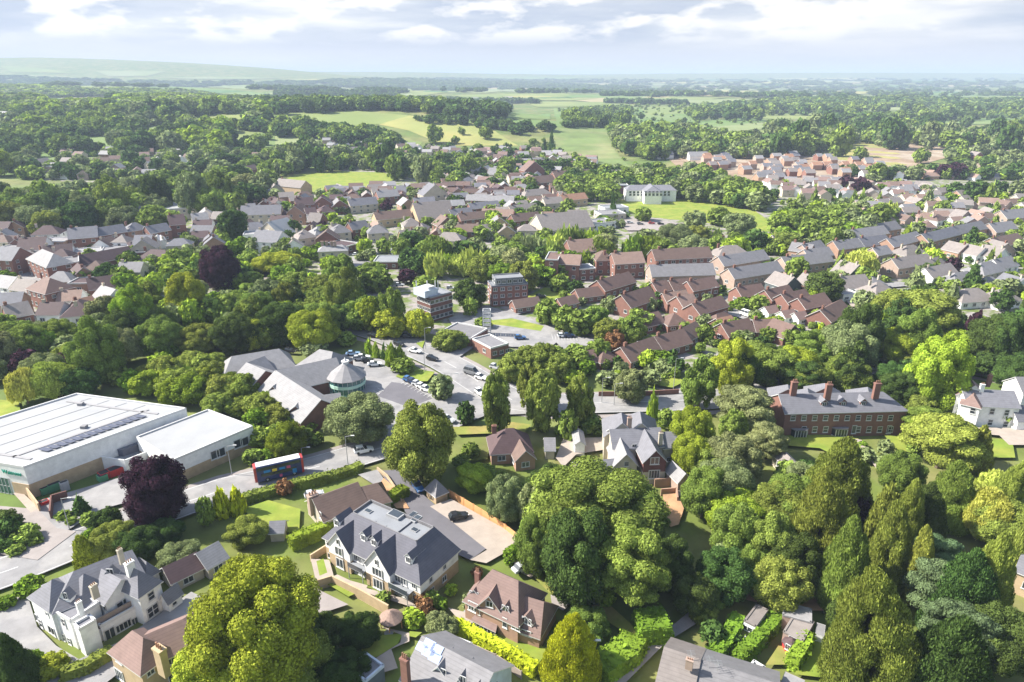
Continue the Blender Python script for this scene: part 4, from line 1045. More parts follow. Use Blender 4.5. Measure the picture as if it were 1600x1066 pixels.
for x, y in ((480, 596), (489, 594), (498, 592), (420, 622), (412, 618)): s.win(x, y, 1.4, 1.3)
s.win(497, 594, 1.4, 1.5)
s.done(); clinic = s
ctr = g2(539, 585, 5.5); c0 = Vector((ctr.x, ctr.y + 1.5))
def ringpoly(c, r, n=24): return [(c.x + r * math.cos(2 * math.pi * k / n), c.y + r * math.sin(2 * math.pi * k / n)) for k in range(n)]
RR = 5.2
for nm, m_, r_, z0_, z1_ in (('tower_base', 'band_mint', RR, 0, .4), ('lower_glazing', 'glass_teal', RR - .15, .4, 2.2), ('tower_band', 'band_mint', RR + .12, 2.2, 3.1), ('upper_glazing', 'glass_teal', RR - .1, 3.1, 4.6)):
    mb = MB(m_, 'trim'); mb.prism(ringpoly(c0, r_), z0_, z1_)
    if 'glazing' in nm:
        for k in range(24):
            q = ringpoly(c0, r_ + .05)[k]; mb.box((q[0], q[1], z0_), (.09, .09, z1_ - z0_), m=1)
    s.part(mb, nm)
mb = MB('roof_light'); rg = ringpoly(c0, RR + .5, 12)
for k in range(12):
    p, q = rg[k], rg[(k + 1) % 12]; mb.slab([(*p, 4.6), (*q, 4.6), (c0.x + (q[0] - c0.x) * .12, c0.y + (q[1] - c0.y) * .12, 8.4), (c0.x + (p[0] - c0.x) * .12, c0.y + (p[1] - c0.y) * .12, 8.4)], .15)
cone_o = s.part(mb, 'cone_roof')
mb = MB('trim'); mb.prism(ringpoly(c0, .95, 12), 8.1, 8.9); mb.prism(ringpoly(c0, 1.15, 12), 8.9, 9.05)
mb.tube((c0.x, c0.y, 9.0), (c0.x, c0.y, 10.2), .5, .03, 8); s.part(mb, 'cupola')

# navy-roofed apartment block with white gables
s = Bld('apartment_block', 'new white and sandy brick apartment block with navy slate mansard and white front gables', 'apartment block', 'wall_brick_sand', 'roof_navy', 'wall_white', 2.7)
W, S_, E, N_ = s.corners((507, 837), (656, 910), (736, 866), 5.2)
s.wallpoly(W, S_, 0, 5.2); s.wallpoly(S_, E, 0, 5.2); s.wallpoly(E, N_, 0, 5.2); s.wallpoly(N_, W, 0, 5.2)
cen = (W + E) / 2; d1 = (S_ - W).normalized(); d2 = (E - S_).normalized(); o1 = .4
def cor(k, ins, z):
    sx = (1, -1, -1, 1)[k]; sy = (1, 1, -1, -1)[k]; b_ = (W, S_, E, N_)[k]; 
    ia, ib = (INX[(k, 0)] + ins - INS, INX[(k, 1)] + ins - INS) if ins > 1 else (ins, ins); q = b_ + d1 * ia * sx + d2 * ib * sy; return (q.x, q.y, z)
INS = 4.3
INX = {(0, 0): 3.2, (0, 1): 4.3, (1, 0): 4.2, (1, 1): 4.3, (2, 0): 4.2, (2, 1): 1.3, (3, 0): 3.2, (3, 1): 1.3}
for k in range(4):
    j = (k + 1) % 4; s.R.slab([cor(k, -o1, 4.85), cor(j, -o1, 4.85), cor(j, INS, 9.0), cor(k, INS, 9.0)], .2, 'roof_navy', 'trim')
sl_ = (9.0 - 4.85) / (INS + o1)
for k, (n_) in enumerate((-d2, d1, d2, -d1)):
    nn = Vector((n_.x * sl_, n_.y * sl_, 1)).normalized(); s.rp.append((Vector(cor(k, INS, 9.0)), nn))
s.R.poly([cor(k, INS + .3, 8.6) for k in range(4)], 'roof_felt')
for k in range(4):
    j = (k + 1) % 4; a_, b_ = Vector(cor(k, INS, 0)), Vector(cor(j, INS, 0)); t_ = (b_ - a_).normalized(); m_ = Vector((-t_.y, t_.x, 0)) * .2
    s.R.prism([tuple(a_.xy), tuple(b_.xy), tuple((b_ + m_).xy), tuple((a_ + m_).xy)], 8.4, 9.1, 'roof_grey')
def front(u, v, z=0):  # u along facade from W, v towards the back
    q = W + d1 * u + d2 * v; return Vector((q.x, q.y, z))
LF = (S_ - W).length
for u0, hw_, zr_, dep_, pr in ((LF * .19, 2.7, 8.3, 6.5, -.7), (LF * .615, 2.9, 8.8, 9.0, -1.0)):
    s.ridge(front(u0, pr), front(u0, dep_), zr_, 5.0, hw_, ov=.3, ends=(True, False))
s.ridge(front(LF * .9, -.3), front(LF * .9, 7.5), 8.9, 5.0, .1 + 2.1, 0, 0, ov=.2, ends=(True, False)) if False else None
for u0, v0, zb in ((LF * .06, 2.0, 6.2), (LF * .37, 1.7, 6.0), (LF * .48, 1.7, 6.0), (LF * .84, 1.5, 6.0)):
    zb += .5; s.ridge(front(u0, v0), front(u0, v0 + 3.4), zb + 2.1, zb + 1.3, .8, z0=zb - 1.6, ov=.18, th=.1, ends=(True, False))
    q = front(u0, v0 - .05, zb - .3); s.parts.append(('window', WM['two'], Vector((q.x, q.y, zb + .15)), math.atan2(d1.y, d1.x), (.95, 1, 1.2)))
for v0 in (6.0, 11.5):       # small gables on the court side
    q = N_ - d2 * 0; a_ = E + (N_ - E).normalized() * v0
    s.ridge(a_ - d2 * 1.0, a_ - d2 * 4.5, 8.0, 6.2, 1.3, z0=5.0, ov=.2, ends=(True, False))
for u_, v_, w_, h_, k_ in ((LF * .19, -.75, 1.9, 1.9, 'two'), (LF * .615, -1.05, 2.4, 1.8, 'three')):
    for z_ in (3.1, .3):
        q = front(u_, v_, z_); s.parts.append(('window', WM[k_], q, math.atan2(d1.y, d1.x), (w_, 1, h_ if z_ > 1 else 2.2)))
    q = front(u_, v_, 5.6); s.parts.append(('window', WM['plain'], q, math.atan2(d1.y, d1.x), (.6, 1, 1.1)))
for u_, z_, w_, h_, k_ in ((.035, 3.2, .7, 1.1, 'plain'), (.035, .5, .7, 1.1, 'plain'), (.37, 3.0, 2.2, 2.0, 'wide'), (.45, 3.2, .8, 1.1, 'plain'), (.37, .2, 2.4, 2.2, 'wide'), (.45, .6, .8, 1.1, 'plain'), (.81, 2.95, 2.8, 2.1, 'wide'), (.94, 3.3, .9, 1.1, 'two'), (.81, .2, 3.0, 2.2, 'wide'), (.94, .8, .8, 1.3, 'plain')):
    q = front(LF * u_, -.02, z_); s.parts.append(('window', WM[k_], q, math.atan2(d1.y, d1.x), (w_, 1, h_)))
LE = (E - S_).length
for f_, z_, w_, h_ in ((.26, 3.3, .8, 1.1), (.62, 3.4, .8, 1.1), (.28, .8, 1.0, 1.2), (.6, .9, 1.2, 1.2)):
    q = S_ + d2 * LE * f_ ; q = q + d1 * .02; s.parts.append(('window', WM['two'], Vector((q.x, q.y, z_)), math.atan2(d2.y, d2.x), (w_, 1, h_)))
s.done(); apt = s
for u_, wd in ((.40, 3.6), (.84, 4.2)):
    mb = MB('roof_felt', 'steel', 'glass'); a_ = front(LF * u_ - wd / 2, -1.7); r_ = math.atan2(d1.y, d1.x)
    q = front(LF * u_, -.85); mb.box((q.x, q.y, 2.55), (wd, 1.7, .15), r_, 0)
    q = front(LF * u_, -1.66); mb.box((q.x, q.y, 2.7), (wd, .06, 1.0), r_, 2); mb.box((q.x, q.y, 3.7), (wd, .1, .06), r_, 1)
    for e_ in (-.48, .48): q = front(LF * u_ + wd * e_, -1.6); mb.box((q.x, q.y, 0), (.12, .12, 3.75), r_, 1)
    s.part(mb, 'balcony')
for u_, v_, w_, l_, h_ in ((LF * .45, 8.4, 3.0, 2.0, .6), (LF * .62, 9.6, 1.2, 2.2, .4), (LF * .22, 6.6, 1.6, 1.0, .3), (LF * .7, 7.0, 1.4, 1.0, .3), (LF * .56, 10.2, 1.0, 1.8, .4)):
    mb = MB('roof_white', 'glass'); q = front(u_, v_); mb.box((q.x, q.y, 8.5), (w_, l_, h_), math.atan2(d1.y, d1.x), 0); mb.box((q.x, q.y, 8.5 + h_ + .003), (w_ * .8, l_ * .8, .05), math.atan2(d1.y, d1.x), 1); s.part(mb, 'roof_lantern')
screen_wall([(497, 922), (520, 915), (566, 938), (608, 962)], 2.2, 'wall_brick_sand', 'sandy brick garden wall below the apartment patios', 'garden_wall')
screen_wall([(486, 878), (511, 862)], 1.6, 'wall_brick_sand', 'short sandy brick wall beside the apartment side path', 'garden_wall')
screen_wall([(590, 738), (605, 750), (622, 775), (628, 790)], 1.4, 'wall_brick_sand', 'pale stepped brick wall along the black drive', 'boundary_wall')
# white gabled villa, lower left
s = Bld('villa', 'rambling white rendered villa with slate hipped roofs, chimneys and a wooden balcony', 'house', 'wall_white', 'roof_slate')
s.rect((46, 931), (78, 953), (133, 925), 6.3, 9.0, 'hip', 'SE')
s.rect((78, 953), (110, 972), (150, 940), 5.6, 6.0, 'flat', z0=0)
s.rect((100, 925), (128, 944), (180, 919), 5.8, 8.8, 'hip', 'SE')
s.rpx(115, 893, 166, 873, 9.0, 6.0, 4.2, 1, 1)
s.rpx(160, 890, 188, 905, 8.2, 5.8, 3.2, 0, 0)
s.rect((183, 915), (216, 930), (259, 910), 6.4, 9.2, 'hip', 'WS')
s.rect((250, 936), (262, 940), (282, 925), 3.0, 4.4, 'gable', 'SE')
s.rect((150, 974), (157, 980), (217, 946), 3.0, 3.2, 'flat')
s.rect((117, 975), (124, 985), (150, 970), 5.6, 6.2, 'flat')
s.rect((205, 885), (228, 900), (245, 888), 3.2, 5.0, 'hip')
for x, y, w_, h_, k in ((64, 974, 1.0, 1.8, 'sash'), (73, 957, .9, 1.5, 'sash'), (81, 985, 2.0, 1.7, 'two'), (100, 973, .9, 1.6, 'sash'), (99, 995, .9, 1.5, 'sash'), (109, 1002, .9, 1.4, 'sash'), (58, 965, .8, 1.4, 'plain'),
                        (164, 950, .7, 1.0, 'plain'), (193, 945, 2.4, 2.2, 'six'), (236, 931, 1.2, 1.6, 'sash'), (239, 954, 2.2, 2.2, 'six'), (193, 978, 2.6, 1.5, 'wide'), (213, 969, 1.6, 1.4, 'three'), (172, 990, 1.6, 2.2, 'two'), (272, 940, .8, 1.4, 'plain')):
    s.win(x, y, w_, h_, k)
s.chim(145, 914, 9.8, 1.0, 2.6, 'cream'); s.chim(201, 878, 10.6, 1.3, 2.8, 'white'); s.chim(186, 858, 11.4, .8, 3.0, 'cream'); s.chim(122, 940, 8.2, .8, 2.8, 'white')
s.ridge(g2(99, 928, 8), g2(108, 920, 8), 8.4, 7.2, .9, z0=6.4, ov=.15, th=.1); s.ridge(g2(168, 895, 8.2), g2(176, 886, 8.2), 8.6, 7.4, 1.0, z0=6.4, ov=.15, th=.1)
s.win(102, 931, .8, 1.3, 'two'); s.win(172, 893, 1.2, 1.1, 'two')
s.done()
mb = MB('fence_grey'); P = [G(152, 975, 3.3), G(217, 940, 3.3)]
strip(mb, [Vector((*p.xy, 0)) for p in P], .05, -.05, 3.2, 4.2); s.part(mb, 'balcony_railing')
mb = MB('roof_darkbrown', 'wall_white'); p = G(146, 1000); mb.box((p.x, p.y, 0), (3, 2.2, 2.6), .6, 1); q = s; mb.box((p.x, p.y, 2.61), (3.4, 2.6, .2), .6, 0); s.part(mb, 'porch')
# brown-roofed cream brick house at the lower edge
s = Bld('brick_house', 'brown hip-roofed sandy brick house with a tall brick chimney beside the villa drive', 'house', 'wall_brick_sand', 'roof_pinkbrown')
s.rect((171, 1016), (220, 1051), (281, 1020), 5.3, 8.2, 'hip', 'WS')
s.rpx(228, 992, 285, 968, 7.4, 5.0, 3.6, 0, .8)
for x, y, w_, h_, k in ((185, 1031, 1.6, 1.2, 'three'), (187, 1054, 2.2, 2.0, 'wide'), (235, 1050, 1.2, 1.1, 'two'), (268, 1033, 1.4, 1.1, 'two'), (271, 1058, 1.4, 1.9, 'two')): s.win(x, y, w_, h_, k)
s.chim(248, 1012, 9.4, 1.7, 5.0, 'brick_sand'); s.done()
# bungalow with the brown roof
s = Bld('brick_house', 'long brown-tiled bungalow with a cream gable and a broad stone chimney above the clipped hedge', 'bungalow', 'wall_stone', 'roof_brown')
s.rpx(490, 779, 557, 754, 6.2, 3.4, 4.3, 0, 0); s.rpx(557, 763, 590, 755, 5.4, 3.0, 3.8, 0, .4); 
for x, y, w_, h_ in ((514, 804, 1.3, .9), (529, 798, 2.3, 1.1), (545, 792, 1.7, 1.0), (561, 785, 2.0, 1.1), (501, 805, 1.2, 1.6), (481, 800, 1.2, 1.2)): s.win(x, y, w_, h_)
s.chim(488, 772, 6.6, 2.0, 4.6, 'brick_pink'); s.done()
# pyramid-roofed garage
s = Bld('garage', 'small grey pyramid-roofed garage with an orange timber door', 'garage', 'wall_brick_sand', 'roof_grey')
s.rect((666, 761), (681, 773), (702, 768), 2.6, 4.8, 'hip', hipk=1.0); s.done()
mb = MB('fence_timber'); a_, b_ = G(684, 787), G(699, 781); strip(mb, [a_, b_], .12, -.12, 0.1, 2.3); s.part(mb, 'garage_door')
# brick dormer house
s = Bld('brick_house', 'red-brown tiled brick house with dormers, a white conservatory and a long lawn', 'house', 'wall_brick_orange', 'roof_pinkbrown')
s.rpx(769, 890, 810, 908, 8.8, 4.6, 4.3, .6, .6)
s.rpx(819, 931, 850, 941, 6.6, 3.2, 3.7, 0, .2)
s.rpx(765, 930, 778, 909, 7.6, 4.4, 2.5, 0, 0)
s.rpx(741, 921, 750, 908, 6.4, 5.2, 1.1, z0=4.0, ov=.2); s.rpx(790, 945, 798, 934, 6.6, 5.4, .9, z0=3.6, ov=.2); s.rpx(822, 962, 832, 950, 5.6, 4.6, 1.2, z0=3.4, ov=.2)
for x, y, w_, h_, k in ((741, 929, 1.7, 1.3, 'three'), (765, 944, 1.3, 1.2, 'two'), (790, 952, 1.3, 1.5, 'two'), (823, 970, 1.8, 1.2, 'three'), (741, 949, 2.4, 2.0, 'wide'), (806, 980, 1.6, 1.1, 'two'), (822, 989, 1.8, 1.1, 'two'), (789, 973, .9, 2.0, 'plain')): s.win(x, y, w_, h_, k)
s.skylight(808, 950, .7, 1.2); s.chim(746, 893, 7.2, .9, 4.5, 'brick'); s.done()
mb = MB('trim', 'glass', 'roof_pinkbrown'); p = G(762, 985); r_ = math.atan2((G(790, 990) - G(740, 966)).y, (G(790, 990) - G(740, 966)).x)
mb.box((p.x, p.y, 0), (4.6, 2.4, .5), r_, 0); mb.box((p.x, p.y, .5), (4.4, 2.2, 1.5), r_, 1)
for k in range(7):
    a = -2.2 + k * .73; mb.box((p.x + math.cos(r_) * a + math.sin(r_) * 1.12, p.y + math.sin(r_) * a - math.cos(r_) * 1.12, .5), (.1, .08, 1.5), r_, 0)
c_, s_ = math.cos(r_), math.sin(r_)
def lc(a, b, z): return (p.x + a * c_ - b * s_, p.y + a * s_ + b * c_, z)
mb.slab([lc(-2.5, -1.4, 2.0), lc(2.5, -1.4, 2.0), lc(1.6, 1.5, 3.5), lc(-1.6, 1.5, 3.5)], .12, 2, 0); s.part(mb, 'conservatory')
# solar-panelled house at the lower edge
s = Bld('house', 'grey slate house with pale solar panels and two white rooflights at the lower edge', 'house', 'wall_clad_blue', 'roof_grey')
s.rpx(662, 995, 768, 1050, 8.0, 4.6, 5.2, 0, 0)
s.rpx(686, 1040, 706, 1014, 7.4, 4.4, 2.6, 0, 0); s.rpx(718, 1058, 738, 1030, 7.4, 4.4, 1.4, 0, 0, z0=3); s.rpx(745, 1070, 764, 1044, 7.2, 4.4, 1.4, z0=3)
for x, y in ((656, 1012), (666, 1019), (667, 1005), (680, 1013)): pass
s.chim(632, 1028, 9.6, 1.2, 5.4, 'brick'); s.win(724, 1062, 1.0, 1.3); s.win(693, 1050, 1.0, 1.2); s.skylight(651, 1035, .8, 1.5); s.skylight(664, 1044, .8, 1.5); s.done()
for i, (x, y) in enumerate(((660, 1012), (670, 1020), (680, 1028), (671, 1007), (683, 1015))):
    best = None; o_ = Vector((0, 0, CAM_H)); d_ = Vector(ray(x, y))
    pp, nn_ = s.rp[0]; t_ = (pp - o_).dot(nn_) / d_.dot(nn_); q = o_ + d_ * t_
    pp2, nn2 = s.rp[1]; t2 = (pp2 - o_).dot(nn2) / d_.dot(nn2)
    if t2 > t_: q = o_ + d_ * t2; nn_ = nn2
    mb = MB('solar_pale', 'trim'); u_ = Vector((-nn_.y, nn_.x, 0)).normalized(); v_ = nn_.cross(u_); q = q + nn_ * .12
    mb.slab([tuple(q + u_ * a * .95 + v_ * b * .62) for a, b in ((-1, -1), (1, -1), (1, 1), (-1, 1))], .06, 0, 1); s.part(mb, 'solar_panel')
s = Bld('outbuilding', 'pale blue flat-topped garden annexe with a white window beside the solar house', 'outbuilding', 'wall_clad_dark', 'roof_grey', trim='wall_clad_blue')
s.rect((544, 1046), (571, 1066), (607, 1046), 3.0, 3.3, 'flat'); s.win(554, 1060, 1.6, 1.2, 'three'); s.done()
s = Bld('outbuilding', 'flat grey garden store behind the solar house', 'outbuilding', 'wall_white', 'roof_grey'); s.rect((698, 1010), (727, 1022), (740, 1008), 2.6, 2.8, 'flat'); s.done()
# gabled slate house, middle
s = Bld('house', 'large slate-roofed house with steep gables and a brown tile-hung front above white doors', 'house', 'wall_cream', 'roof_slate')
s.rpx(954, 671, 1030, 668, 8.8, 6.2, 3.8, 0, 0); s.rpx(971, 645, 973, 660, 10.2, 6.4, 4.0, 1, 0); s.rpx(1000, 643, 1003, 660, 10.2, 6.4, 4.0, 1, 0)
s.zh = 3.2; s.hi = 'wall_tilehung'; s.rpx(1025, 703, 1006, 668, 8.8, 6.0, 2.5, 0, 0); s.hi = None; s.zh = None
s.rpx(979, 709, 968, 681, 7.6, 4.8, 2.5, 0, 0, roofm='roof_light'); s.rpx(1032, 675, 1062, 674, 7.8, 5.6, 3.4, 0, 0); s.rpx(902, 722, 968, 716, 5.2, 3.2, 3.2, 0, 0)
for x, y, w_, h_, k in ((1023, 720, 2.0, 1.8, 'two'), (1022, 741, 2.6, 2.2, 'wide'), (979, 725, 1.1, 1.1, 'sash'), (1045, 718, 1.0, 1.2, 'two'), (991, 698, 1.1, 1.4, 'two')): s.win(x, y, w_, h_, k)
s.chim(984, 652, 11.5, 1.0, 3.6, 'brick_pink'); s.chim(1033, 676, 9.6, .9, 3.2, 'cream'); s.done()
# red brick terrace, right
s = Bld('brick_terrace', 'long red brick terrace with slate roof, tall chimneys, bay windows and climbing ivy', 'terrace', 'wall_brick', 'roof_slate')
P0 = G(1221, 685); P1 = G(1408, 680); dT = (P1 - P0).normalized().xy; nT = Vector((-dT.y, dT.x)); m0 = (P0 + P1) / 2
zeT = zat(m0, 643); hwT = 4.6; zrT = zat(m0 + Vector((*nT, 0)) * hwT, 614)
s.ridge(P0.xy + nT * hwT, P1.xy + nT * hwT - dT * hwT * .9, zrT, zeT, hwT, 0, .9)
for x, y in ((1231, 601), (1262, 607), (1289, 599), (1356, 605)): s.rpx(x, y, x + 1, y + 6, 10.2, 7.0, 4.2, .9, 0)
P0 = G(1229.5, 683); P1 = G(1404, 679)
for k in range(10):
    t = (k + .6) / 10.4; x = 1229 + 176 * t; s.win(x, 653, 1.3, 1.5, 'sash')
    if k not in (0, 4, 5): s.win(x, 671, 1.3, 1.7, 'sash')
s.win(1334.5, 671, 1.2, 2.3, 'plain', name='front_door'); s.win(1389, 671, 1.2, 2.3, 'plain', name='front_door')
for x, y in ((1242, 596), (1296, 600), (1372, 598)): s.chim(x, y, 13.6, 1.5, 4.4, 'brick')
LT = (P1 - P0).length; slT = (zrT - zeT) / hwT
for t_ in (.30, .47, .65):
    f_ = P0.xy + dT * LT * t_; z_ = zeT + slT * 1.1; s.ridge(f_ + nT * 1.0, f_ + nT * 3.2, z_ + 2.0, z_ + 1.25, .8, z0=z_ - .4, ov=.2, th=.1, ends=(True, False))
    q = f_ + nT * .95; s.parts.append(('window', WM['two'], Vector((q.x, q.y, z_ + .1)), math.atan2(dT.y, dT.x), (1.1, 1, 1.1)))
for x, y in ((1330, 623), (1354, 623), (1366, 623)): s.skylight(x, y, .9, 1.0)
s.done()
for x, y in ((1249, 687), (1312, 685)):
    p = G(x, y); mb = MB('trim', 'glass', 'roof_grey'); w_ = 2.1
    base = [(p.x - w_, p.y + .9), (p.x - w_ + .7, p.y - .3), (p.x + w_ - .7, p.y - .3), (p.x + w_, p.y + .9)]
    mb.prism(base, 0, .8, 0); mb.prism(base, .8, 2.6, 1)
    for i in range(4):
        q = base[i]; mb.box((q[0], q[1] - .03, .8), (.16, .16, 1.8), m=0)
    for f in (.25, .5, .75): mb.box((p.x - w_ + .7 + (2 * w_ - 1.4) * f, p.y - .34, .8), (.1, .08, 1.8), m=0)
    mb.prism([(a * 1.0 + (a - p.x) * .06, b - .15) for a, b in base], 2.6, 2.85, 2); s.part(mb, 'bay_window')
# ivy on the terrace front
rs = np.random.RandomState(9); q0, q1 = G(1345, 679), G(1404, 679); n_ = 1500; u = rs.uniform(0, 1, n_); z = rs.uniform(0, 1, n_) ** .8 * (3.2 + .8 * np.sin(u * 9))
pos = np.stack([q0.x + (q1.x - q0.x) * u, q0.y + (q1.y - q0.y) * u - .15 + rs.normal(size=n_) * .08, z + .1], 1); V = leaf_quads(pos, np.repeat([[0, -1, .3]], n_, 0), .34, rs)
me = fast_mesh('ivy', V - np.array(s.o[:]), np.arange(len(V)).reshape(-1, 4), np.zeros((0, 3), int), ['leaf_mid']); o = bpy.data.objects.new('ivy', me); COL.objects.link(o); o.parent = s.root
# white house, far right
s = Bld('house', 'white rendered house with slate roof, a small turret and a dark glazed side room', 'house', 'wall_white', 'roof_slate')
s.rpx(1504, 607, 1583, 611, 8.8, 6.2, 4.4, 0, 0); s.rpx(1517, 592, 1524, 602, 10, 7, 3.5, .8, 0, roofm='roof_pinkbrown'); s.rpx(1521, 618, 1523, 612, 8.3, 6.4, 2.1, 1, 0, roofm='roof_pinkbrown')
for x, y in ((1520, 642), (1550, 643), (1573, 645), (1547, 660), (1571, 663)): s.win(x, y, 1.2, 1.7, 'sash')
s.chim(1548, 586, 11.5, 1.0, 3.4, 'brick'); s.chim(1536, 600, 10.6, 1.0, 2.6, 'white'); s.done()
B(1586, 676, 1625, 676, 7, 3.4, 'gable', 'white', 'slate', ch=0)
B(1592, 640, 1640, 640, 8, 5.5, 'gable', 'white', 'grey', ch=0)
# cream mansion, centre left
s = Bld('mansion', 'cream three-storey mansion with a shallow pale hipped roof and a row of chimneys', 'mansion', 'wall_cream', 'roof_light')
s.rect((479, 389), (497, 393), (543, 391), 8.6, 10.6, 'hip', hipk=.8)
for k in range(3):
    for z in (398, 407, 417): s.win(505 + k * 14, z, 1.5, 1.5, 'sash')
for x in (503, 510, 518, 523): s.chim(x, 377, 12.6, 1.2, 2.4, 'brick_pink')
s.done()
# flat-roofed office with plant room
s = Bld('office', 'dark brick flat-roofed office with a pale blue rooftop plant room and aerials', 'office', 'wall_brick_dark', 'roof_felt', trim='roof_felt')
W, S_, E, N_ = s.corners((641, 461), (672, 466), (706, 457), 9.5); s.flat([W, S_, E, N_], 9.5)
for f in range(3):
    for k in range(5):
        q = S_.lerp(E, (k + .5) / 5); s.parts.append(('window', WM['plain'], Vector((q.x, q.y, 1 + f * 3)), math.atan2((E - S_).y, (E - S_).x), (2.6, 1, 1.4)))
        q = W.lerp(S_, (k + .5) / 5); s.parts.append(('window', WM['two'], Vector((q.x, q.y, 1 + f * 3)), math.atan2((S_ - W).y, (S_ - W).x), (1.3, 1, 1.5)))
s.done(); c = (W * .55 + E * .15 + S_ * .3); r_ = math.atan2((S_ - W).y, (S_ - W).x)
mb = MB('wall_clad_blue', 'trim'); mb.box((c.x, c.y, 9.5), (7, 6, 2.6), r_, 0); mb.box((c.x + 1, c.y, 12.1), (4, 3, .9), r_, 1); s.part(mb, 'plant_room')
for dx in (-3.5, .5, 3.5, 4.5): mb = MB('trim'); mb.tube((c.x + dx, c.y + 1, 11), (c.x + dx, c.y + 1, 14.5), .22, .22, 6); s.part(mb, 'aerial_mast')
# red flats with a set-back glass floor
s = Bld('apartment_block', 'red brick flat-roofed apartment block with a grey glazed top floor', 'apartment block', 'wall_brick', 'roof_felt', trim='roof_felt')
W, S_, E, N_ = s.corners((745, 441), (768, 448), (825, 444), 8.4); s.flat([W, S_, E, N_], 8.4)
q0 = W.lerp(N_, .12); i1 = (S_ - W) * .08; i2 = (N_ - W) * .12; s.flat([W + i1 + i2, S_ - i1 + i2, E - i1 - i2, N_ + i1 - i2], 11, 8.4, wallm='wall_clad_dark')
for f in range(4):
    for k in range(5):
        q = S_.lerp(E, (k + .5) / 5) if f < 3 else (S_ - i1 + i2).lerp(E - i1 - i2, (k + .5) / 5); s.parts.append(('window', WM['two'], Vector((q.x, q.y, .9 + f * 2.75)), math.atan2((E - S_).y, (E - S_).x), (1.7, 1, 1.4)))
    for k in range(2):
        q = W.lerp(S_, (k + .5) / 2) if f < 3 else (W + i1 + i2).lerp(S_ - i1 + i2, (k + .5) / 2); s.parts.append(('window', WM['three'], Vector((q.x, q.y, .9 + f * 2.75)), math.atan2((S_ - W).y, (S_ - W).x), (1.9, 1, 1.4)))
s.done()
# low flat brick building with white lattice tower
s = Bld('annexe', 'low brick annexe with a grey flat roof in front of the white hose-drying tower', 'annexe', 'wall_brick', 'roof_grey')
s.rect((738, 530), (767, 545), (800, 540), 3.6, 4, 'flat'); s.rect((686, 520), (735, 530), (778, 517), 3.4, 4, 'flat')
for x, y in ((773, 552), (784, 550), (793, 548), (757, 548)): s.win(x, y, 1.6, 1.3)
s.done()
mb = MB('trim'); p = G(761, 525)
for a in (-1.3, 1.3):
    for b in (-1.3, 1.3): mb.box((p.x + a, p.y + b, 0), (.22, .22, 9.6))
for k in range(6): 
    for a in (-1.3, 1.3): mb.box((p.x, p.y + a, 1.5 + k * 1.55), (2.6, .15, .5)); mb.box((p.x + a, p.y, 1.5 + k * 1.55), (.15, 2.6, .5))
o = mb.build('drill_tower', origin=p); tag(o, 'white openwork drill tower rising beside the flat brick annexe', 'tower')
# long white building above the playing field
s = Bld('hall', 'long white three-storey building with grey roofs behind the green playing field', 'hall', 'wall_white', 'roof_slate')
s.rpx(985, 289, 1047, 289, 11, 8, 6, .6, .6); s.rpx(1016, 287, 1020, 291, 12, 8.5, 6, .8, .8)
for f in range(3):
    for k in range(11): s.win(985 + k * 6, 296.5 + f * 4, 1.8, 1.6, 'plain')
s.done()
B(960, 307, 981, 307, 14, 9, 'flat', 'brick', 'felt', 'house', 0); B(951, 290, 977, 289, 12, 8, 'gable', 'brick_pink', 'taupe', 'house', 0)
# corrugated garage and sheds, lower right
s = Bld('garage', 'open garage with a pale striped corrugated roof and a stained flat annexe', 'garage', 'wall_brick_pink', 'roof_taupe')
s.rect((1223, 961), (1268, 973), (1280, 955), 2.8, 3, 'flat', roofm='roof_light', para=.1, trimm='roof_light'); s.rect((1222, 990), (1255, 1002), (1272, 972), 2.6, 3, 'flat', para=.08, trimm='roof_taupe'); s.win(1240, 999, 1.6, .9); s.done()
for k in range(5):
    mb = MB('trim'); a_ = G(1229 + k * 1.5 - 4, 955 + k * 3.2 - 4 + 2, 2.9); b_ = G(1274 + k * 1.2, 952 + k * 4.0 + 8, 2.9)
s = Bld('garage', 'flat-roofed white garage with one dark window between green hedges', 'garage', 'wall_white', 'roof_taupe')
s.rect((1160, 973), (1181, 979), (1200, 953), 2.6, 3, 'flat', para=.08, trimm='roof_taupe'); s.win(1168, 982, 1.8, .9); s.done()
s = Bld('playhouse', 'small burgundy octagonal garden playhouse with a dark pointed roof', 'playhouse', 'car_red', 'roof_darkbrown')
p = G(1234, 1019); s.wall = 'wall_tilehung'
P = [p.xy + Vector((math.cos(a * math.pi / 4 + .39), math.sin(a * math.pi / 4 + .39))) * 1.25 for a in range(8)]
for k in range(8): s.wallpoly(P[k], P[(k + 1) % 8], 0, 1.9, m='red_box'); s.R.slab([(*(p.xy + (P[k] - p.xy) * 1.15), 1.85), (*(p.xy + (P[(k + 1) % 8] - p.xy) * 1.15), 1.85), (p.x, p.y, 2.9)], .06, 'roof_darkbrown', 'roof_darkbrown')
s.win(1231, 1011, .8, 1.1); s.done()
p = G(1158, 1012); mb = MB('trim', 'car_silver'); mb.prism(ringpoly(p.xy, .9, 6), 0, 1.0, 1); mb.prism(ringpoly(p.xy, .95, 6), 1.0, 1.08, 0)
mb.box((p.x + .9, p.y + .5, 0), (.2, .9, 1.5), .3, 0); o = mb.build('covered_table', origin=p); tag(o, 'white covered garden table on the shaded lawn', 'table')
s = Bld('outbuilding', 'pale blue lean-to canopy beside the striped garage roof', 'outbuilding', 'wall_white', 'roof_light', trim='wall_clad_blue'); s.rect((1274, 990), (1288, 995), (1290, 977), 2.2, 2.4, 'flat', para=0); s.done()
s = Bld('outbuilding', 'small white-edged lean-to against the long grey roof', 'outbuilding', 'wall_white', 'roof_white'); s.rect((1165, 1048), (1185, 1056), (1195, 1044), 2.6, 2.8, 'flat'); s.done()
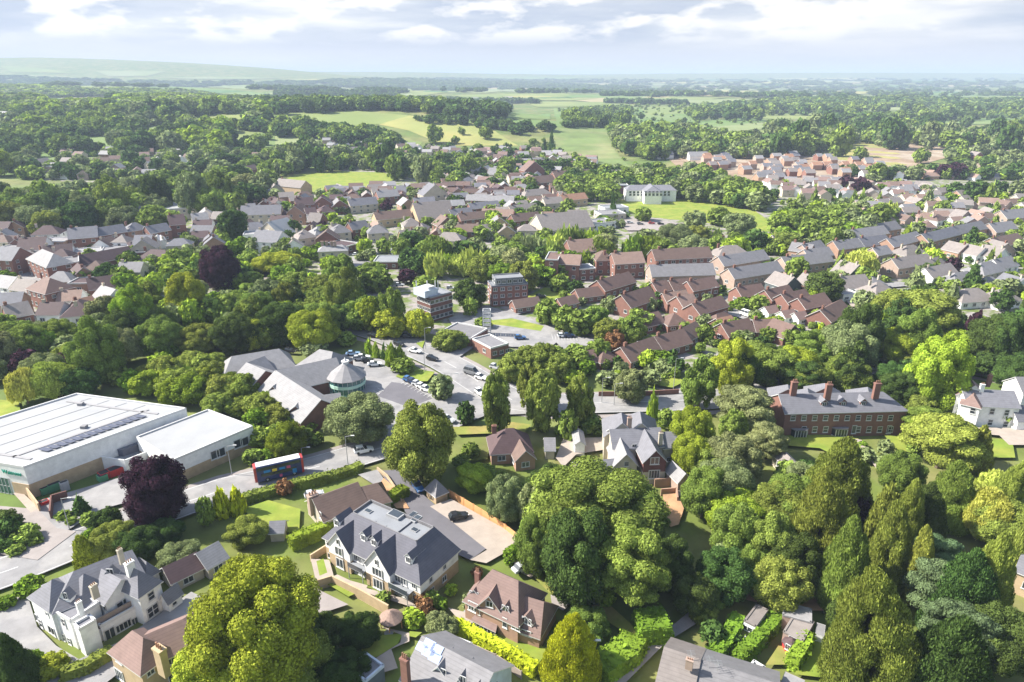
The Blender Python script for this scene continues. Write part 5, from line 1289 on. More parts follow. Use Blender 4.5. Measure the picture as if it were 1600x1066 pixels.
s = Bld('outbuilding', 'pale grey flat shed roof cut by the lower edge', 'outbuilding', 'wall_stone', 'roof_light'); s.rect((1219, 1068), (1250, 1085), (1258, 1063), 2.6, 2.8, 'flat', para=0); s.done()
# long grey roof at the lower edge
s = Bld('house', 'long grey-tiled house at the lower edge with aerials on its ridge', 'house', 'wall_cream', 'roof_taupe')
s.rpx(1041, 1012, 1092, 1029, 6.8, 3.6, 5.5, 0, 0, roofm='roof_taupe'); s.rpx(1092, 1029, 1215, 1068, 6.6, 3.6, 5.2, 0, 0, roofm='roof_grey')
s.chim(1078, 1030, 8.2, 1.0, 1.8, 'brick_pink'); s.win(1008, 1065, 2, 1.1, 'three'); s.done()
for x, y in ((1078, 1034), (1107, 1043), (1120, 1050)):
    p = G(x, y, 6.3); mb = MB('steel'); mb.tube(p, p + Vector((0, 0, 1.8)), .03, .03, 5)
    for k in range(4): mb.tube(p + Vector((-.6, .25 * k - .4, 1.7)), p + Vector((.6, .25 * k - .4, 1.7)), .02, .02, 4)
    mb.tube(p + Vector((0, -.6, 1.7)), p + Vector((0, .6, 1.7)), .02, .02, 4); s.part(mb, 'aerial')
# villa's outbuildings, white gabled house, right edge
B(272, 927, 320, 903, 5, 2.4, 'gable', 'brown' if False else 'stone', 'darkbrown', 'shed', 0)
B(328, 906, 358, 888, 5.5, 2.6, 'gable', 'stone', 'light', 'shed', 0)
B(1578, 925, 1625, 945, 8, 5.2, 'gable', 'brick_sand', 'slate', 'house', 1)
B(768, 727, 832, 722, 8, 3.2, 'hip', 'brick_orange', 'darkbrown', 'bungalow', 1, 1.0)
B(806, 737, 836, 733, 5, 3.0, 'xgable', 'brick_orange', 'brown', 'bungalow', 0, 1.0)
B(852, 718, 866, 718, 5, 2.6, 'gable', 'cream', 'grey', 'garage', 0); B(898, 712, 913, 712, 6, 3.2, 'xgable', 'white', 'light', 'garage', 0)
B(1058, 772, 1077, 768, 5, 3.2, 'xgable', 'brick_pink', 'light', 'garage', 0, 1.2)
B(1226, 748, 1248, 746, 6, 3, 'hip', 'cream', 'taupe', 'garage', 0)
# ------------------------------------------------------------ town houses given by their front lines
bk, bo, bd, bp, bs, wh, cr, st = 'brick', 'brick_orange', 'brick_dark', 'brick_pink', 'brick_sand', 'white', 'cream', 'stone'
for a in ((-12, 376, 15, 376, 9, 7, 'gable', bk, 'darkbrown'), (14, 373, 41, 372, 9, 7, 'xgable', bo, 'darkbrown'), (54, 362, 110, 360, 9, 6.5, 'gable', cr, 'darkbrown'), (52, 384, 97, 382, 10, 6.5, 'hip', wh, 'darkbrown'),
          (112, 395, 157, 391, 12, 8, 'gable', bk, 'slate'), (157, 390, 203, 382, 9, 8, 'gable', bd, 'slate'), (203, 381, 236, 376, 9, 7.5, 'hip', bo, 'slate'),
          (217, 392, 229, 391, 12, 4, 'xgable', wh, 'white'), (229, 391, 241, 390, 12, 4, 'xgable', wh, 'white'), (241, 390, 253, 389, 12, 4, 'xgable', wh, 'white'), (253, 389, 262, 388, 12, 4, 'xgable', wh, 'white'),
          (243, 347, 310, 342, 26, 8, 'flat', cr, 'white'), (172, 352, 200, 352, 10, 5, 'gable', cr, 'taupe'), (200, 352, 242, 345, 10, 6.5, 'gable', cr, 'taupe'),
          (5, 400, 30, 404, 12, 5, 'flat', wh, 'light'), (30, 408, 72, 406, 13, 6, 'gable', wh, 'darkbrown'), (72, 412, 116, 408, 9, 5, 'gable', wh, 'darkbrown'), (112, 412, 160, 408, 14, 4.5, 'flat', bk, 'light'), (162, 408, 205, 403, 14, 4.5, 'flat', bk, 'grey'),
          (128, 432, 213, 415, 10, 5.5, 'gable', bd, 'darkbrown'), (215, 418, 268, 420, 10, 4, 'hip', bk, 'darkbrown'), (48, 431, 80, 446, 11, 9, 'hip', bk, 'light'), (98, 441, 130, 437, 12, 9, 'flat', bk, 'grey'),
          (-18, 432, 25, 434, 12, 9, 'gable', bk, 'slate'), (-15, 465, 18, 470, 9, 6, 'gable', wh, 'light'), (20, 472, 48, 476, 9, 6, 'gable', cr, 'taupe'), (48, 478, 78, 487, 11, 8, 'hip', bk, 'redbrown'),
          (92, 486, 128, 484, 8, 4, 'gable', wh, 'tan'), (18, 514, 56, 506, 10, 4, 'gable', bk, 'taupe'), (60, 508, 95, 508, 9, 4, 'gable', wh, 'darkbrown'), (98, 512, 150, 507, 13, 4, 'hip', wh, 'darkbrown'), (130, 500, 158, 492, 8, 4, 'gable', bo, 'orange'),
          (146, 482, 167, 489, 10, 5, 'gable', wh, 'light'), (168, 493, 195, 488, 7, 3.2, 'gable', wh, 'darkbrown'), (143, 468, 185, 462, 10, 4, 'gable', bk, 'darkbrown'), (124, 450, 148, 446, 10, 7, 'xgable', bo, 'darkbrown'),
          (262, 375, 300, 366, 12, 8, 'gable', bk, 'darkbrown'), (232, 362, 262, 362, 10, 6, 'gable', bk, 'light'), (300, 362, 332, 356, 10, 6, 'gable', cr, 'light'), (238, 380, 270, 374, 9, 6, 'gable', bk, 'slate'), (345, 330, 385, 326, 10, 7, 'gable', bk, 'darkbrown'), (312, 352, 340, 348, 9, 6, 'xgable', wh, 'light'),
          (378, 352, 440, 350, 12, 7, 'gable', cr, 'slate'), (465, 338, 492, 336, 10, 8, 'gable', bk, 'darkbrown'), (492, 336, 520, 335, 10, 8, 'xgable', bk, 'darkbrown'), (450, 351, 478, 352, 9, 8, 'xgable', bo, 'redbrown'), (480, 353, 498, 350, 8, 7, 'xgable', wh, 'darkbrown'), (500, 346, 525, 342, 9, 6, 'hip', bk, 'darkbrown'),
          (548, 335, 592, 330, 10, 6, 'gable', cr, 'slate'), (520, 336, 545, 334, 9, 6, 'xgable', bk, 'grey'), (628, 336, 650, 334, 10, 7, 'xgable', bo, 'light'), (650, 335, 682, 333, 12, 6, 'gable', bk, 'slate'), (592, 322, 625, 318, 10, 6.5, 'gable', bk, 'light'),
          (690, 339, 708, 338, 8, 7, 'xgable', bk, 'light'), (709, 338, 727, 337, 8, 7, 'xgable', bk, 'light'), (728, 325, 764, 326, 9, 6, 'gable', bp, 'light'), (765, 327, 802, 328, 9, 6, 'gable', bk, 'light'), (735, 345, 782, 330, 8, 6, 'gable', bk, 'slate'), (706, 352, 740, 345, 8, 6, 'gable', bk, 'slate'), (662, 322, 700, 318, 11, 8, 'xgable', cr, 'slate'),
          (585, 362, 648, 346, 10, 5.5, 'gable', bs, 'brown'), (655, 355, 712, 350, 22, 5, 'gable', bs, 'taupe'), (684, 368, 715, 362, 9, 5.5, 'xgable', bk, 'brown'), (715, 377, 747, 377, 9, 6, 'gable', bk, 'brown'), (748, 376, 772, 374, 9, 5, 'gable', wh, 'taupe'), (720, 362, 770, 350, 9, 6, 'gable', bk, 'brown'), (752, 350, 800, 352, 9, 6, 'gable', bp, 'tan'),
          (678, 388, 722, 390, 9, 5, 'hip', cr, 'taupe'), (468, 386, 496, 382, 9, 5, 'hip', cr, 'taupe'), (494, 380, 520, 375, 9, 5, 'hip', cr, 'light'), (521, 380, 550, 377, 10, 6, 'hip', cr, 'grey'), (552, 374, 578, 370, 9, 6, 'gable', bk, 'slate'), (576, 380, 608, 378, 9, 6, 'hip', cr, 'grey'), (585, 371, 603, 369, 9, 6, 'xgable', cr, 'tan'), (632, 366, 660, 364, 10, 5, 'hip', cr, 'taupe'), (535, 400, 562, 392, 14, 4, 'flat', bd, 'darkbrown'),
          (584, 421, 622, 421, 12, 3.5, 'flat', bd, 'felt'), (612, 400, 626, 400, 7, 3, 'gable', wh, 'white'), (395, 395, 434, 398, 12, 7, 'gable', wh, 'slate'), (382, 386, 420, 384, 10, 7, 'flat', wh, 'light'), (440, 380, 470, 372, 18, 4, 'gable', cr, 'white'),
          (851, 440, 871, 441, 14, 11, 'flat', bk, 'redbrown'), (872, 438, 904, 440, 9, 8.5, 'gable', bk, 'tan'), (892, 424, 930, 421, 12, 10, 'gable', bk, 'tan'), (931, 431, 958, 430, 10, 8, 'hip', bk, 'brown'), (960, 437, 1006, 434, 10, 8, 'gable', bk, 'tan'), (905, 440, 930, 438, 8, 6, 'flat', bd, 'felt'),
          (1023, 427, 1111, 422, 10, 7, 'gable', bk, 'brown', 'terrace'), (1121, 418, 1171, 415, 10, 6, 'hip', bp, 'taupe'), (1018, 449, 1116, 446, 10, 5.5, 'gable', bp, 'grey', 'terrace'), (1130, 432, 1200, 420, 9, 5.5, 'gable', bp, 'grey', 'terrace'), (1146, 453, 1222, 440, 9, 5.5, 'gable', bp, 'grey', 'terrace'), (1228, 433, 1300, 424, 9, 5.5, 'gable', bp, 'grey', 'terrace'),
          (945, 471, 993, 456, 9, 5, 'gable', bk, 'redbrown', 'terrace'), (905, 476, 942, 471, 7, 2.8, 'gable', bk, 'redbrown', 'garage', 0), (878, 488, 904, 482, 6, 2.6, 'gable', bk, 'redbrown', 'garage', 0), (806, 492, 845, 486, 6, 2.8, 'gable', bk, 'brown', 'garage', 0), (985, 499, 1027, 484, 10, 5.2, 'gable', bk, 'redbrown', 'terrace'),
          (1027, 473, 1048, 469, 8, 5, 'gable', bk, 'redbrown'), (1052, 470, 1080, 466, 8, 5, 'gable', bk, 'redbrown'), (1082, 472, 1122, 464, 8, 5.2, 'gable', bk, 'redbrown'), (1042, 490, 1078, 485, 8, 4.5, 'gable', bk, 'tan'), (1066, 499, 1090, 494, 8, 5.4, 'gable', bk, 'tan'), (1092, 511, 1136, 497, 8, 5.4, 'gable', bk, 'redbrown'),
          (1120, 518, 1148, 508, 6, 2.8, 'hip', bk, 'redbrown', 'garage', 0), (1008, 523, 1038, 516, 8, 3, 'gable', bk, 'redbrown', 'garage', 0), (1043, 521, 1076, 518, 8, 3, 'hip', bk, 'redbrown', 'garage', 0), (985, 580, 1035, 562, 9, 3.2, 'gable', bk, 'redbrown', 'bungalow'), (1036, 562, 1080, 549, 9, 3.2, 'gable', bk, 'redbrown', 'bungalow'), (1074, 546, 1100, 532, 8, 3, 'gable', bk, 'brown', 'bungalow'),
          (912, 581, 934, 577, 7, 2.7, 'gable', bk, 'redbrown', 'garage', 0), (938, 579, 968, 572, 8, 2.7, 'hip', bk, 'redbrown', 'garage', 0), (1138, 539, 1180, 530, 9, 3, 'gable', bk, 'redbrown', 'bungalow'), (1181, 531, 1212, 530, 8, 3, 'gable', bk, 'redbrown', 'bungalow'), (1222, 541, 1250, 532, 8, 3, 'xgable', bk, 'redbrown', 'garage', 0), (1128, 525, 1150, 520, 7, 2.8, 'gable', bk, 'orange', 'garage', 0),
          (1158, 479, 1196, 473, 8, 4.4, 'gable', bk, 'redbrown'), (1187, 488, 1206, 485, 7, 2.6, 'gable', bk, 'redbrown', 'garage', 0), (1204, 487, 1240, 478, 8, 5.2, 'gable', bk, 'redbrown'), (1230, 494, 1266, 485, 8, 5.2, 'gable', bk, 'redbrown'), (1256, 502, 1296, 492, 8, 5.4, 'gable', bk, 'redbrown'), (1296, 518, 1328, 500, 9, 3.6, 'gable', bk, 'redbrown', 'bungalow'),
          (1200, 500, 1216, 497, 5, 2.6, 'gable', wh, 'pinkbrown', 'garage', 0), (1226, 507, 1244, 504, 5, 2.6, 'gable', wh, 'pinkbrown', 'garage', 0), (1247, 510, 1262, 507, 5, 2.6, 'gable', wh, 'pinkbrown', 'garage', 0),
          (1222, 465, 1250, 460, 10, 4.8, 'xgable', 'clad_dark', 'taupe'), (1240, 455, 1262, 462, 9, 4.6, 'gable', bo, 'taupe'), (1323, 446, 1350, 441, 9, 5, 'xgable', 'clad_dark', 'taupe'), (1318, 463, 1360, 458, 10, 3.2, 'gable', wh, 'taupe', 'bungalow'), (1316, 472, 1340, 470, 7, 2.8, 'flat', wh, 'light', 'garage', 0), (1360, 458, 1384, 455, 9, 3, 'hip', cr, 'grey', 'bungalow'), (1366, 474, 1400, 469, 10, 3.2, 'hip', wh, 'taupe', 'bungalow'),
          (1230, 406, 1262, 411, 9, 5.5, 'gable', bo, 'grey', 'terrace'), (1262, 411, 1290, 403, 9, 5.5, 'gable', bp, 'grey', 'terrace'), (1262, 417, 1300, 412, 8, 5, 'gable', bp, 'grey', 'terrace'), (1333, 386, 1387, 378, 9, 5.5, 'gable', bo, 'grey', 'terrace'), (1372, 376, 1406, 370, 9, 5.5, 'gable', bo, 'grey', 'terrace'), (1308, 405, 1348, 400, 9, 5.5, 'gable', bo, 'grey', 'terrace'), (1349, 400, 1390, 394, 9, 5.5, 'gable', bo, 'slate', 'terrace'),
          (1394, 401, 1440, 388, 9, 5.5, 'gable', bo, 'grey', 'terrace'), (1448, 393, 1497, 380, 9, 5.5, 'gable', bo, 'slate', 'terrace'), (1490, 381, 1540, 370, 9, 5.5, 'gable', bo, 'grey', 'terrace'), (1401, 436, 1456, 427, 9, 5.5, 'gable', bp, 'taupe', 'terrace'), (1370, 412, 1392, 408, 8, 4.6, 'gable', bp, 'grey', 'terrace'),
          (1494, 409, 1515, 406, 9, 5, 'xgable', bo, 'taupe'), (1522, 414, 1543, 411, 9, 5, 'xgable', wh, 'taupe'), (1551, 418, 1574, 414, 9, 5, 'xgable', wh, 'taupe'), (1558, 396, 1600, 387, 10, 3.2, 'gable', bo, 'brown', 'bungalow'), (1555, 372, 1590, 368, 11, 3.2, 'gable', bp, 'grey', 'bungalow'), (1572, 350, 1612, 346, 11, 3.2, 'gable', bp, 'grey', 'bungalow'), (1415, 410, 1448, 405, 10, 3, 'hip', cr, 'taupe', 'bungalow'),
          (1455, 449, 1494, 440, 9, 4.6, 'gable', wh, 'taupe'), (1490, 457, 1536, 450, 10, 3, 'hip', cr, 'grey', 'bungalow'), (1462, 430, 1490, 420, 9, 3, 'hip', cr, 'taupe', 'bungalow'), (1535, 440, 1570, 432, 10, 3, 'hip', cr, 'grey', 'bungalow'), (1562, 430, 1590, 424, 9, 3, 'gable', wh, 'grey', 'bungalow'), (1500, 484, 1555, 480, 10, 3, 'hip', wh, 'taupe', 'bungalow'), (1560, 486, 1595, 480, 10, 3, 'hip', wh, 'taupe', 'bungalow'), (1578, 462, 1608, 459, 9, 3.2, 'xgable', wh, 'slate', 'bungalow'), (1538, 462, 1572, 458, 9, 3, 'hip', cr, 'grey', 'bungalow'),
          (800, 345, 842, 338, 9, 5.5, 'gable', bs, 'taupe'), (804, 361, 845, 352, 9, 5.5, 'gable', bk, 'brown'), (852, 330, 880, 328, 9, 5.5, 'gable', cr, 'taupe'), (880, 325, 918, 321, 9, 5.5, 'gable', bs, 'orange'), (820, 318, 862, 312, 9, 5.5, 'hip', cr, 'taupe'), (945, 336, 982, 334, 12, 4, 'flat', wh, 'felt'), (940, 346, 978, 344, 14, 4, 'flat', cr, 'light'), (850, 372, 928, 364, 20, 4, 'gable', cr, 'taupe'), (925, 362, 962, 356, 12, 4, 'flat', wh, 'light'),
          (826, 300, 868, 296, 12, 7, 'gable', bk, 'brown'), (868, 288, 925, 284, 12, 6, 'gable', bk, 'brown'), (820, 282, 850, 276, 10, 8, 'xgable', bk, 'redbrown'), (796, 268, 824, 262, 10, 7, 'hip', bk, 'redbrown'), (840, 270, 862, 264, 9, 7, 'hip', bk, 'orange'),
          (430, 300, 470, 305, 12, 6, 'gable', bs, 'taupe'), (412, 318, 442, 316, 10, 6, 'hip', bk, 'slate'), (420, 308, 445, 306, 9, 5, 'xgable', cr, 'taupe')):
    B(*a)
# scattered houses over the farther quarters
OLD[0] = len(HOUSES)
WM_ = ['brick', 'white', 'cream', 'brick_orange', 'brick_sand', 'brick_pink', 'cream']; RM_ = ['taupe', 'light', 'grey', 'brown', 'tan', 'pinkbrown', 'redbrown', 'light']
estate([(520, 300), (880, 296), (900, 330), (800, 336), (620, 316), (520, 330)], 70, ['brick', 'brick', 'cream', 'brick_orange'], ['slate', 'taupe', 'brown', 'brown', 'light', 'redbrown', 'darkbrown'], (8, 13), 7, (4.6, 5.4), .25, .3, 3, sep=.95)
estate([(640, 266), (880, 258), (900, 300), (700, 300)], 60, WM_, RM_, (8, 12), 7, (4.6, 5.2), .1, .5, 4, sep=.95)
estate([(500, 222), (620, 226), (760, 244), (620, 248), (520, 240)], 44, ['white', 'cream', 'cream', 'brick_pink'], ['light', 'taupe', 'brown', 'grey'], (8, 11), 7, (4.6, 5), .1, .5, 5, sep=1.2)
estate([(740, 234), (850, 238), (960, 262), (860, 270), (750, 254)], 44, WM_, RM_, (9, 13), 8, (4.6, 5.4), -.1, .5, 6, sep=1.0)
estate([(20, 232), (380, 228), (420, 262), (380, 296), (60, 292)], 55, ['brick_pink', 'white', 'brick', 'cream'], ['brown', 'light', 'taupe', 'redbrown', 'pinkbrown'], (9, 15), 9, (5, 6), .1, .5, 7, sep=1.5)
estate([(1080, 248), (1250, 244), (1390, 262), (1380, 276), (1200, 288), (1090, 262)], 64, ['brick', 'brick_orange', 'brick_orange', 'brick_pink'], ['light', 'slate', 'taupe', 'orange', 'grey'], (7, 10), 7.5, (5, 5.5), .2, .2, 8, ('gable', 'xgable'), 1.15)
estate([(1515, 240), (1610, 226), (1610, 248), (1530, 252)], 12, ['brick', 'brick_orange'], ['brown', 'taupe', 'slate'], (9, 13), 9, (5.5, 6), .2, .3, 9, sep=1.1)
estate([(1200, 288), (1400, 292), (1440, 300), (1400, 318), (1230, 312)], 50, ['white', 'cream', 'brick_pink', 'white'], ['taupe', 'brown', 'pinkbrown', 'grey'], (8, 11), 7.5, (4.8, 5.2), -.15, .3, 10, sep=1.15)
estate([(1400, 275), (1610, 285), (1610, 340), (1500, 345), (1330, 330), (1400, 312)], 80, ['cream', 'white', 'brick_pink', 'brick_orange'], ['taupe', 'grey', 'brown', 'tan', 'taupe'], (9, 12), 7.5, (2.8, 3, 4.6), .1, .5, 11, sep=1.15)
estate([(1330, 335), (1560, 348), (1540, 372), (1400, 352), (1330, 350)], 26, ['cream', 'white', 'brick_pink'], ['taupe', 'grey', 'brown', 'tan'], (9, 12), 7.5, (2.8, 3, 4.8), .2, .4, 12, sep=1.15)
estate([(-10, 395), (235, 385), (245, 440), (130, 500), (-10, 505)], 26, ['brick', 'cream', 'white', 'brick', 'brick_orange'], ['slate', 'light', 'brown', 'darkbrown', 'grey'], (9, 15), 9, (5, 7), .15, .3, 43, ('gable', 'hip', 'flat', 'gable'), sep=.95)
estate([(250, 372), (470, 320), (560, 380), (460, 400), (280, 400)], 22, ['brick', 'cream', 'white', 'brick_orange'], ['slate', 'taupe', 'brown', 'darkbrown'], (8, 12), 7.5, (4.8, 5.5), .1, .4, 40, sep=1.2)
estate([(620, 345), (850, 340), (960, 355), (900, 372), (640, 385)], 26, ['brick', 'cream', 'brick_sand'], ['taupe', 'brown', 'grey', 'tan'], (8, 12), 7.5, (3, 4.8, 5.2), .1, .4, 41, sep=1.1)
estate([(-10, 385), (240, 375), (250, 415), (120, 425), (0, 430)], 16, ['brick', 'cream', 'white'], ['slate', 'taupe', 'brown', 'darkbrown'], (8, 13), 8, (5, 6.5), .1, .3, 42, sep=1.1)
estate([(1440, 386), (1600, 398), (1600, 470), (1500, 470), (1440, 420)], 10, ['cream', 'white', 'brick_pink'], ['taupe', 'grey', 'light'], (10, 13), 8.5, (3, 3.2), .2, .4, 13, sep=1.4)
estate([(270, 330), (380, 300), (480, 318), (460, 350), (330, 352)], 30, ['brick', 'cream', 'brick_orange', 'white'], ['slate', 'taupe', 'darkbrown', 'brown'], (8, 12), 7.5, (5, 6), .2, .4, 14, sep=1.15)
estate([(1100, 384), (1240, 392), (1220, 404), (1120, 398)], 4, ['brick_pink'], ['taupe', 'grey'], (12, 18), 9, (5, 5.5), .1, .1, 15)
estate([(700, 148), (740, 152), (960, 165), (700, 160)], 4, ['white'], ['light'], (20, 40), 14, (5,), 0, .2, 16, ('gable',))
estate([(170, 163), (300, 160), (300, 170), (180, 173)], 9, ['white', 'brick_pink'], ['white', 'light'], (22, 45), 18, (7,), .1, .3, 17, ('gable',))
estate([(1020, 245), (1120, 242), (1130, 252), (1040, 252)], 4, ['brick_pink', 'white'], ['brown', 'light'], (16, 26), 12, (5,), 0, .3, 18, ('gable',))
HOUSES.append((G(-6, 196), G(14, 197), 16, 14, 'hip', 'white', 'light', 'house', 1, .5, None, True))

# ------------------------------------------------------------ trees
def many(m, kind, *pts):
    for p in pts: T(*p[:4] if len(p) == 4 else (p[0], p[1], p[2], p[2]), kind=kind, m='leaf_' + m)
T(395, 975, 104, 108, 'round', 'leaf_lime', low=.15, hero=True); T(335, 1030, 60, 60, 'round', 'leaf_lime', low=.1); T(455, 1030, 62, 55, 'round', 'leaf_mid', low=.1)
many('purple', 'round', (240, 768, 52, 58), (342, 418, 33, 36), (120, 560, 24), (40, 568, 22), (430, 330, 10), (503, 354, 8))
many('purple', 'broad', (60, 545, 16), (1520, 520, 14, 34), (1335, 790, 24, 30), (1323, 286, 12), (1345, 292, 15), (1475, 268, 12), (1493, 275, 14), (1490, 415, 12), (635, 432, 16, 13), (604, 322, 9, 10))
many('brown', 'broad', (960, 538, 18, 22), (665, 950, 16), (444, 762, 14), (1150, 745, 14, 24))
many('golden', 'cypress', (894, 1012, 50, 62), (345, 785, 15, 24), (369, 784, 14, 22), (1280, 520, 7, 9))
many('lime', 'cypress', (132, 862, 22, 30), (576, 543, 5, 12), (587, 549, 7, 13), (612, 556, 12, 19), (625, 558, 11, 16), (1427, 675, 12, 22), (1440, 658, 15, 20), (1020, 635, 9, 22))
many('dark', 'cone', (125, 790, 16, 17), (20, 1030, 38, 55), (1085, 410, 4, 9), (600, 552, 6, 12), (632, 330, 5, 10), (851, 232, 5, 13), (862, 226, 6, 15), (958, 322, 6, 14), (1432, 612, 14, 20))
many('olive', 'cypress', (1362, 990, 82, 112), (1325, 880, 46, 75), (1395, 850, 42, 72), (1545, 910, 44, 88), (1490, 770, 44, 55), (1575, 770, 30, 60), (1440, 880, 30, 60), (1600, 850, 26, 60), (1530, 700, 24, 40))
many('olive', 'cypress', (1312, 745, 56, 72), (1285, 800, 52, 74), (1420, 800, 30, 60), (1385, 800, 28, 50))
many('olive', 'pad', (1475, 690, 58, 52), (985, 885, 62, 72), (1445, 660, 34, 30))
many('silver', 'pad', (1165, 640, 48, 46), (1200, 690, 34, 34))
many('blue', 'pad', (1470, 925, 52, 58), (1462, 870, 36, 44), (1500, 990, 52, 60))
many('dark', 'broad', (905, 870, 62, 78), (12, 822, 22, 18), (8, 852, 15, 12), (1330, 960, 30, 50), (1560, 1000, 50, 60), (1470, 1040, 60, 40), (1085, 930, 36, 38), (1050, 880, 36, 46), (1250, 880, 40, 50), (1200, 920, 30, 22), (1120, 900, 34, 34), (560, 985, 34, 32), (505, 990, 36, 36), (540, 1045, 40, 30), (470, 1050, 36, 30), (215, 852, 36, 30), (165, 815, 24, 24), (255, 830, 30, 24), (12, 828, 20, 20))
many('mid', 'round', (40, 836, 22, 16), (56, 846, 12, 9), (25, 860, 14, 9), (100, 806, 12, 9), (112, 815, 10, 8), (140, 812, 14, 12))
many('mid', 'broad', (655, 690, 58, 72), (175, 842, 36, 32), (385, 830, 33, 27), (1195, 566, 46, 36), (1325, 583, 36, 32), (1260, 588, 34, 28), (1455, 602, 32, 27), (1150, 830, 42, 50), (1210, 850, 42, 52), (1100, 770, 34, 46), (840, 850, 34, 50), (1410, 740, 32, 42), (1215, 795, 42, 42), (1230, 740, 22, 22), (920, 975, 34, 30), (1110, 935, 24, 20), (600, 935, 12), (1180, 880, 30, 34), (1440, 640, 26, 24), (1560, 650, 18, 16))
many('mid', 'oak', (930, 795, 108, 72), (1432, 490, 62, 46), (1420, 545, 48, 34), (870, 760, 40, 36), (990, 800, 56, 56), (880, 830, 60, 52))
many('dark', 'round', (1288, 447, 28, 24), (728, 646, 15, 19), (172, 428, 24, 18), (365, 352, 25, 27), (1410, 608, 32, 30), (1560, 530, 42, 44), (440, 505, 38, 36), (365, 520, 38, 36), (735, 460, 26, 25), (640, 405, 17, 19), (460, 358, 12, 14), (640, 378, 20, 18))
many('silver', 'broad', (560, 652, 54, 46), (280, 870, 34, 24), (1145, 715, 46, 46), (690, 605, 20, 22), (190, 540, 30, 34), (415, 460, 28, 28), (1325, 540, 44, 46), (985, 603, 26, 30), (735, 940, 16, 14), (690, 978, 26, 24), (1015, 590, 18, 14), (1140, 870, 24, 28), (1085, 345, 20, 16), (1155, 350, 24, 20), (1055, 370, 30, 24), (950, 592, 20, 14), (1350, 470, 18, 18), (790, 780, 32, 44), (830, 790, 24, 40))
many('willow', 'willow', (37, 604, 24, 30), (80, 594, 36, 32), (1345, 412, 27, 22), (1545, 805, 36, 46), (1560, 760, 26, 26), (735, 412, 22, 20), (680, 415, 18, 20), (870, 388, 16, 20), (720, 415, 20, 16), (1390, 330, 14, 12))
many('lime', 'broad', (490, 515, 38, 36), (1080, 675, 33, 48), (1080, 710, 30, 40), (1140, 745, 24, 24), (655, 505, 22, 26), (740, 745, 30, 26), (1262, 580, 26, 22), (1435, 530, 24, 20), (435, 410, 36, 14), (895, 590, 16, 14), (1300, 560, 20, 20), (80, 1040, 26, 20), (1330, 590, 26, 24), (1170, 790, 40, 30))
many('mid', 'tall', (776, 634, 25, 54), (848, 626, 27, 54), (906, 628, 24, 44), (888, 664, 16, 26), (1095, 600, 27, 46), (830, 605, 22, 40), (230, 468, 22, 28), (280, 470, 15, 26), (575, 488, 22, 30), (548, 472, 14, 28), (612, 485, 22, 38), (320, 800, 14, 24), (735, 480, 12, 16), (1145, 670, 22, 30))
many('mid', 'round', (630, 572, 19, 14), (800, 575, 24, 22), (825, 560, 26, 24), (850, 562, 26, 26), (875, 575, 24, 24), (855, 487, 20, 22), (885, 500, 22, 22), (905, 505, 22, 22), (930, 500, 22, 24), (952, 518, 24, 22), (985, 515, 26, 24), (1000, 500, 22, 18), (870, 558, 20, 18), (900, 552, 18, 16), (935, 548, 20, 20), (875, 443, 16, 15), (700, 532, 26, 18), (755, 505, 14, 10))
many('mid', 'round', (250, 527, 36, 34), (310, 530, 34, 28), (400, 480, 30, 26), (500, 452, 28, 24), (590, 438, 22, 20), (665, 448, 20, 18), (270, 345, 20, 16), (190, 490, 24, 30), (90, 520, 30, 26), (30, 525, 28, 24), (5, 505, 18, 16), (145, 530, 24, 22), (330, 485, 22, 22), (360, 480, 22, 24), (220, 500, 24, 22), (460, 445, 28, 22), (540, 530, 16, 12), (1005, 335, 14, 12), (1125, 338, 20, 15), (1255, 345, 26, 22), (1215, 350, 18, 16))
many('silver', 'round', (450, 470, 22, 22), (300, 455, 24, 18), (105, 545, 22, 20), (60, 520, 24, 18), (445, 900, 12, 12), (490, 545, 22, 12))
# belts of trees
gm = ('leaf_mid', 'leaf_mid', 'leaf_silver', 'leaf_lime', 'leaf_mid', 'leaf_dark', 'leaf_hedge', 'leaf_silver', 'leaf_mid')
fill([(140, 612), (180, 585), (330, 552), (345, 590), (430, 628), (500, 650), (530, 688), (460, 704), (375, 720), (325, 735), (350, 712), (405, 690), (400, 655), (330, 626), (290, 615), (150, 598)], 3.7, ('broad', 'round', 'broad'), ('leaf_mid', 'leaf_lime', 'leaf_mid', 'leaf_hedge', 'leaf_olive'), 1, 1)
fill([(-20, 560), (120, 560), (320, 545), (460, 540), (520, 500), (470, 430), (600, 420), (560, 460), (640, 500), (660, 520), (560, 505), (470, 470), (330, 455), (200, 470), (140, 505), (-20, 520)], 5.2, ('broad', 'round', 'tall'), gm, .75, 2)
fill([(-20, 560), (120, 570), (160, 590), (110, 600), (-20, 592)], 4.5, ('broad',), ('leaf_mid', 'leaf_silver', 'leaf_purple', 'leaf_dark'), .8, 3)
fill([(640, 395), (760, 385), (860, 372), (1000, 372), (1100, 360), (1240, 370), (1250, 392), (1120, 388), (1015, 400), (850, 428), (820, 450), (760, 420), (650, 420)], 5.5, ('broad', 'round', 'willow'), gm, .85, 4)
fill([(1200, 320), (1400, 330), (1340, 372), (1250, 385), (1190, 380), (1215, 350)], 5.5, ('broad', 'round'), gm, .9, 5)
fill([(1300, 520), (1400, 470), (1500, 500), (1620, 480), (1620, 590), (1300, 600), (1150, 590), (1110, 600), (1105, 570), (1150, 548), (1250, 548)], 5.2, ('broad', 'tall', 'oak'), ('leaf_mid', 'leaf_dark', 'leaf_lime', 'leaf_dark'), .8, 6)
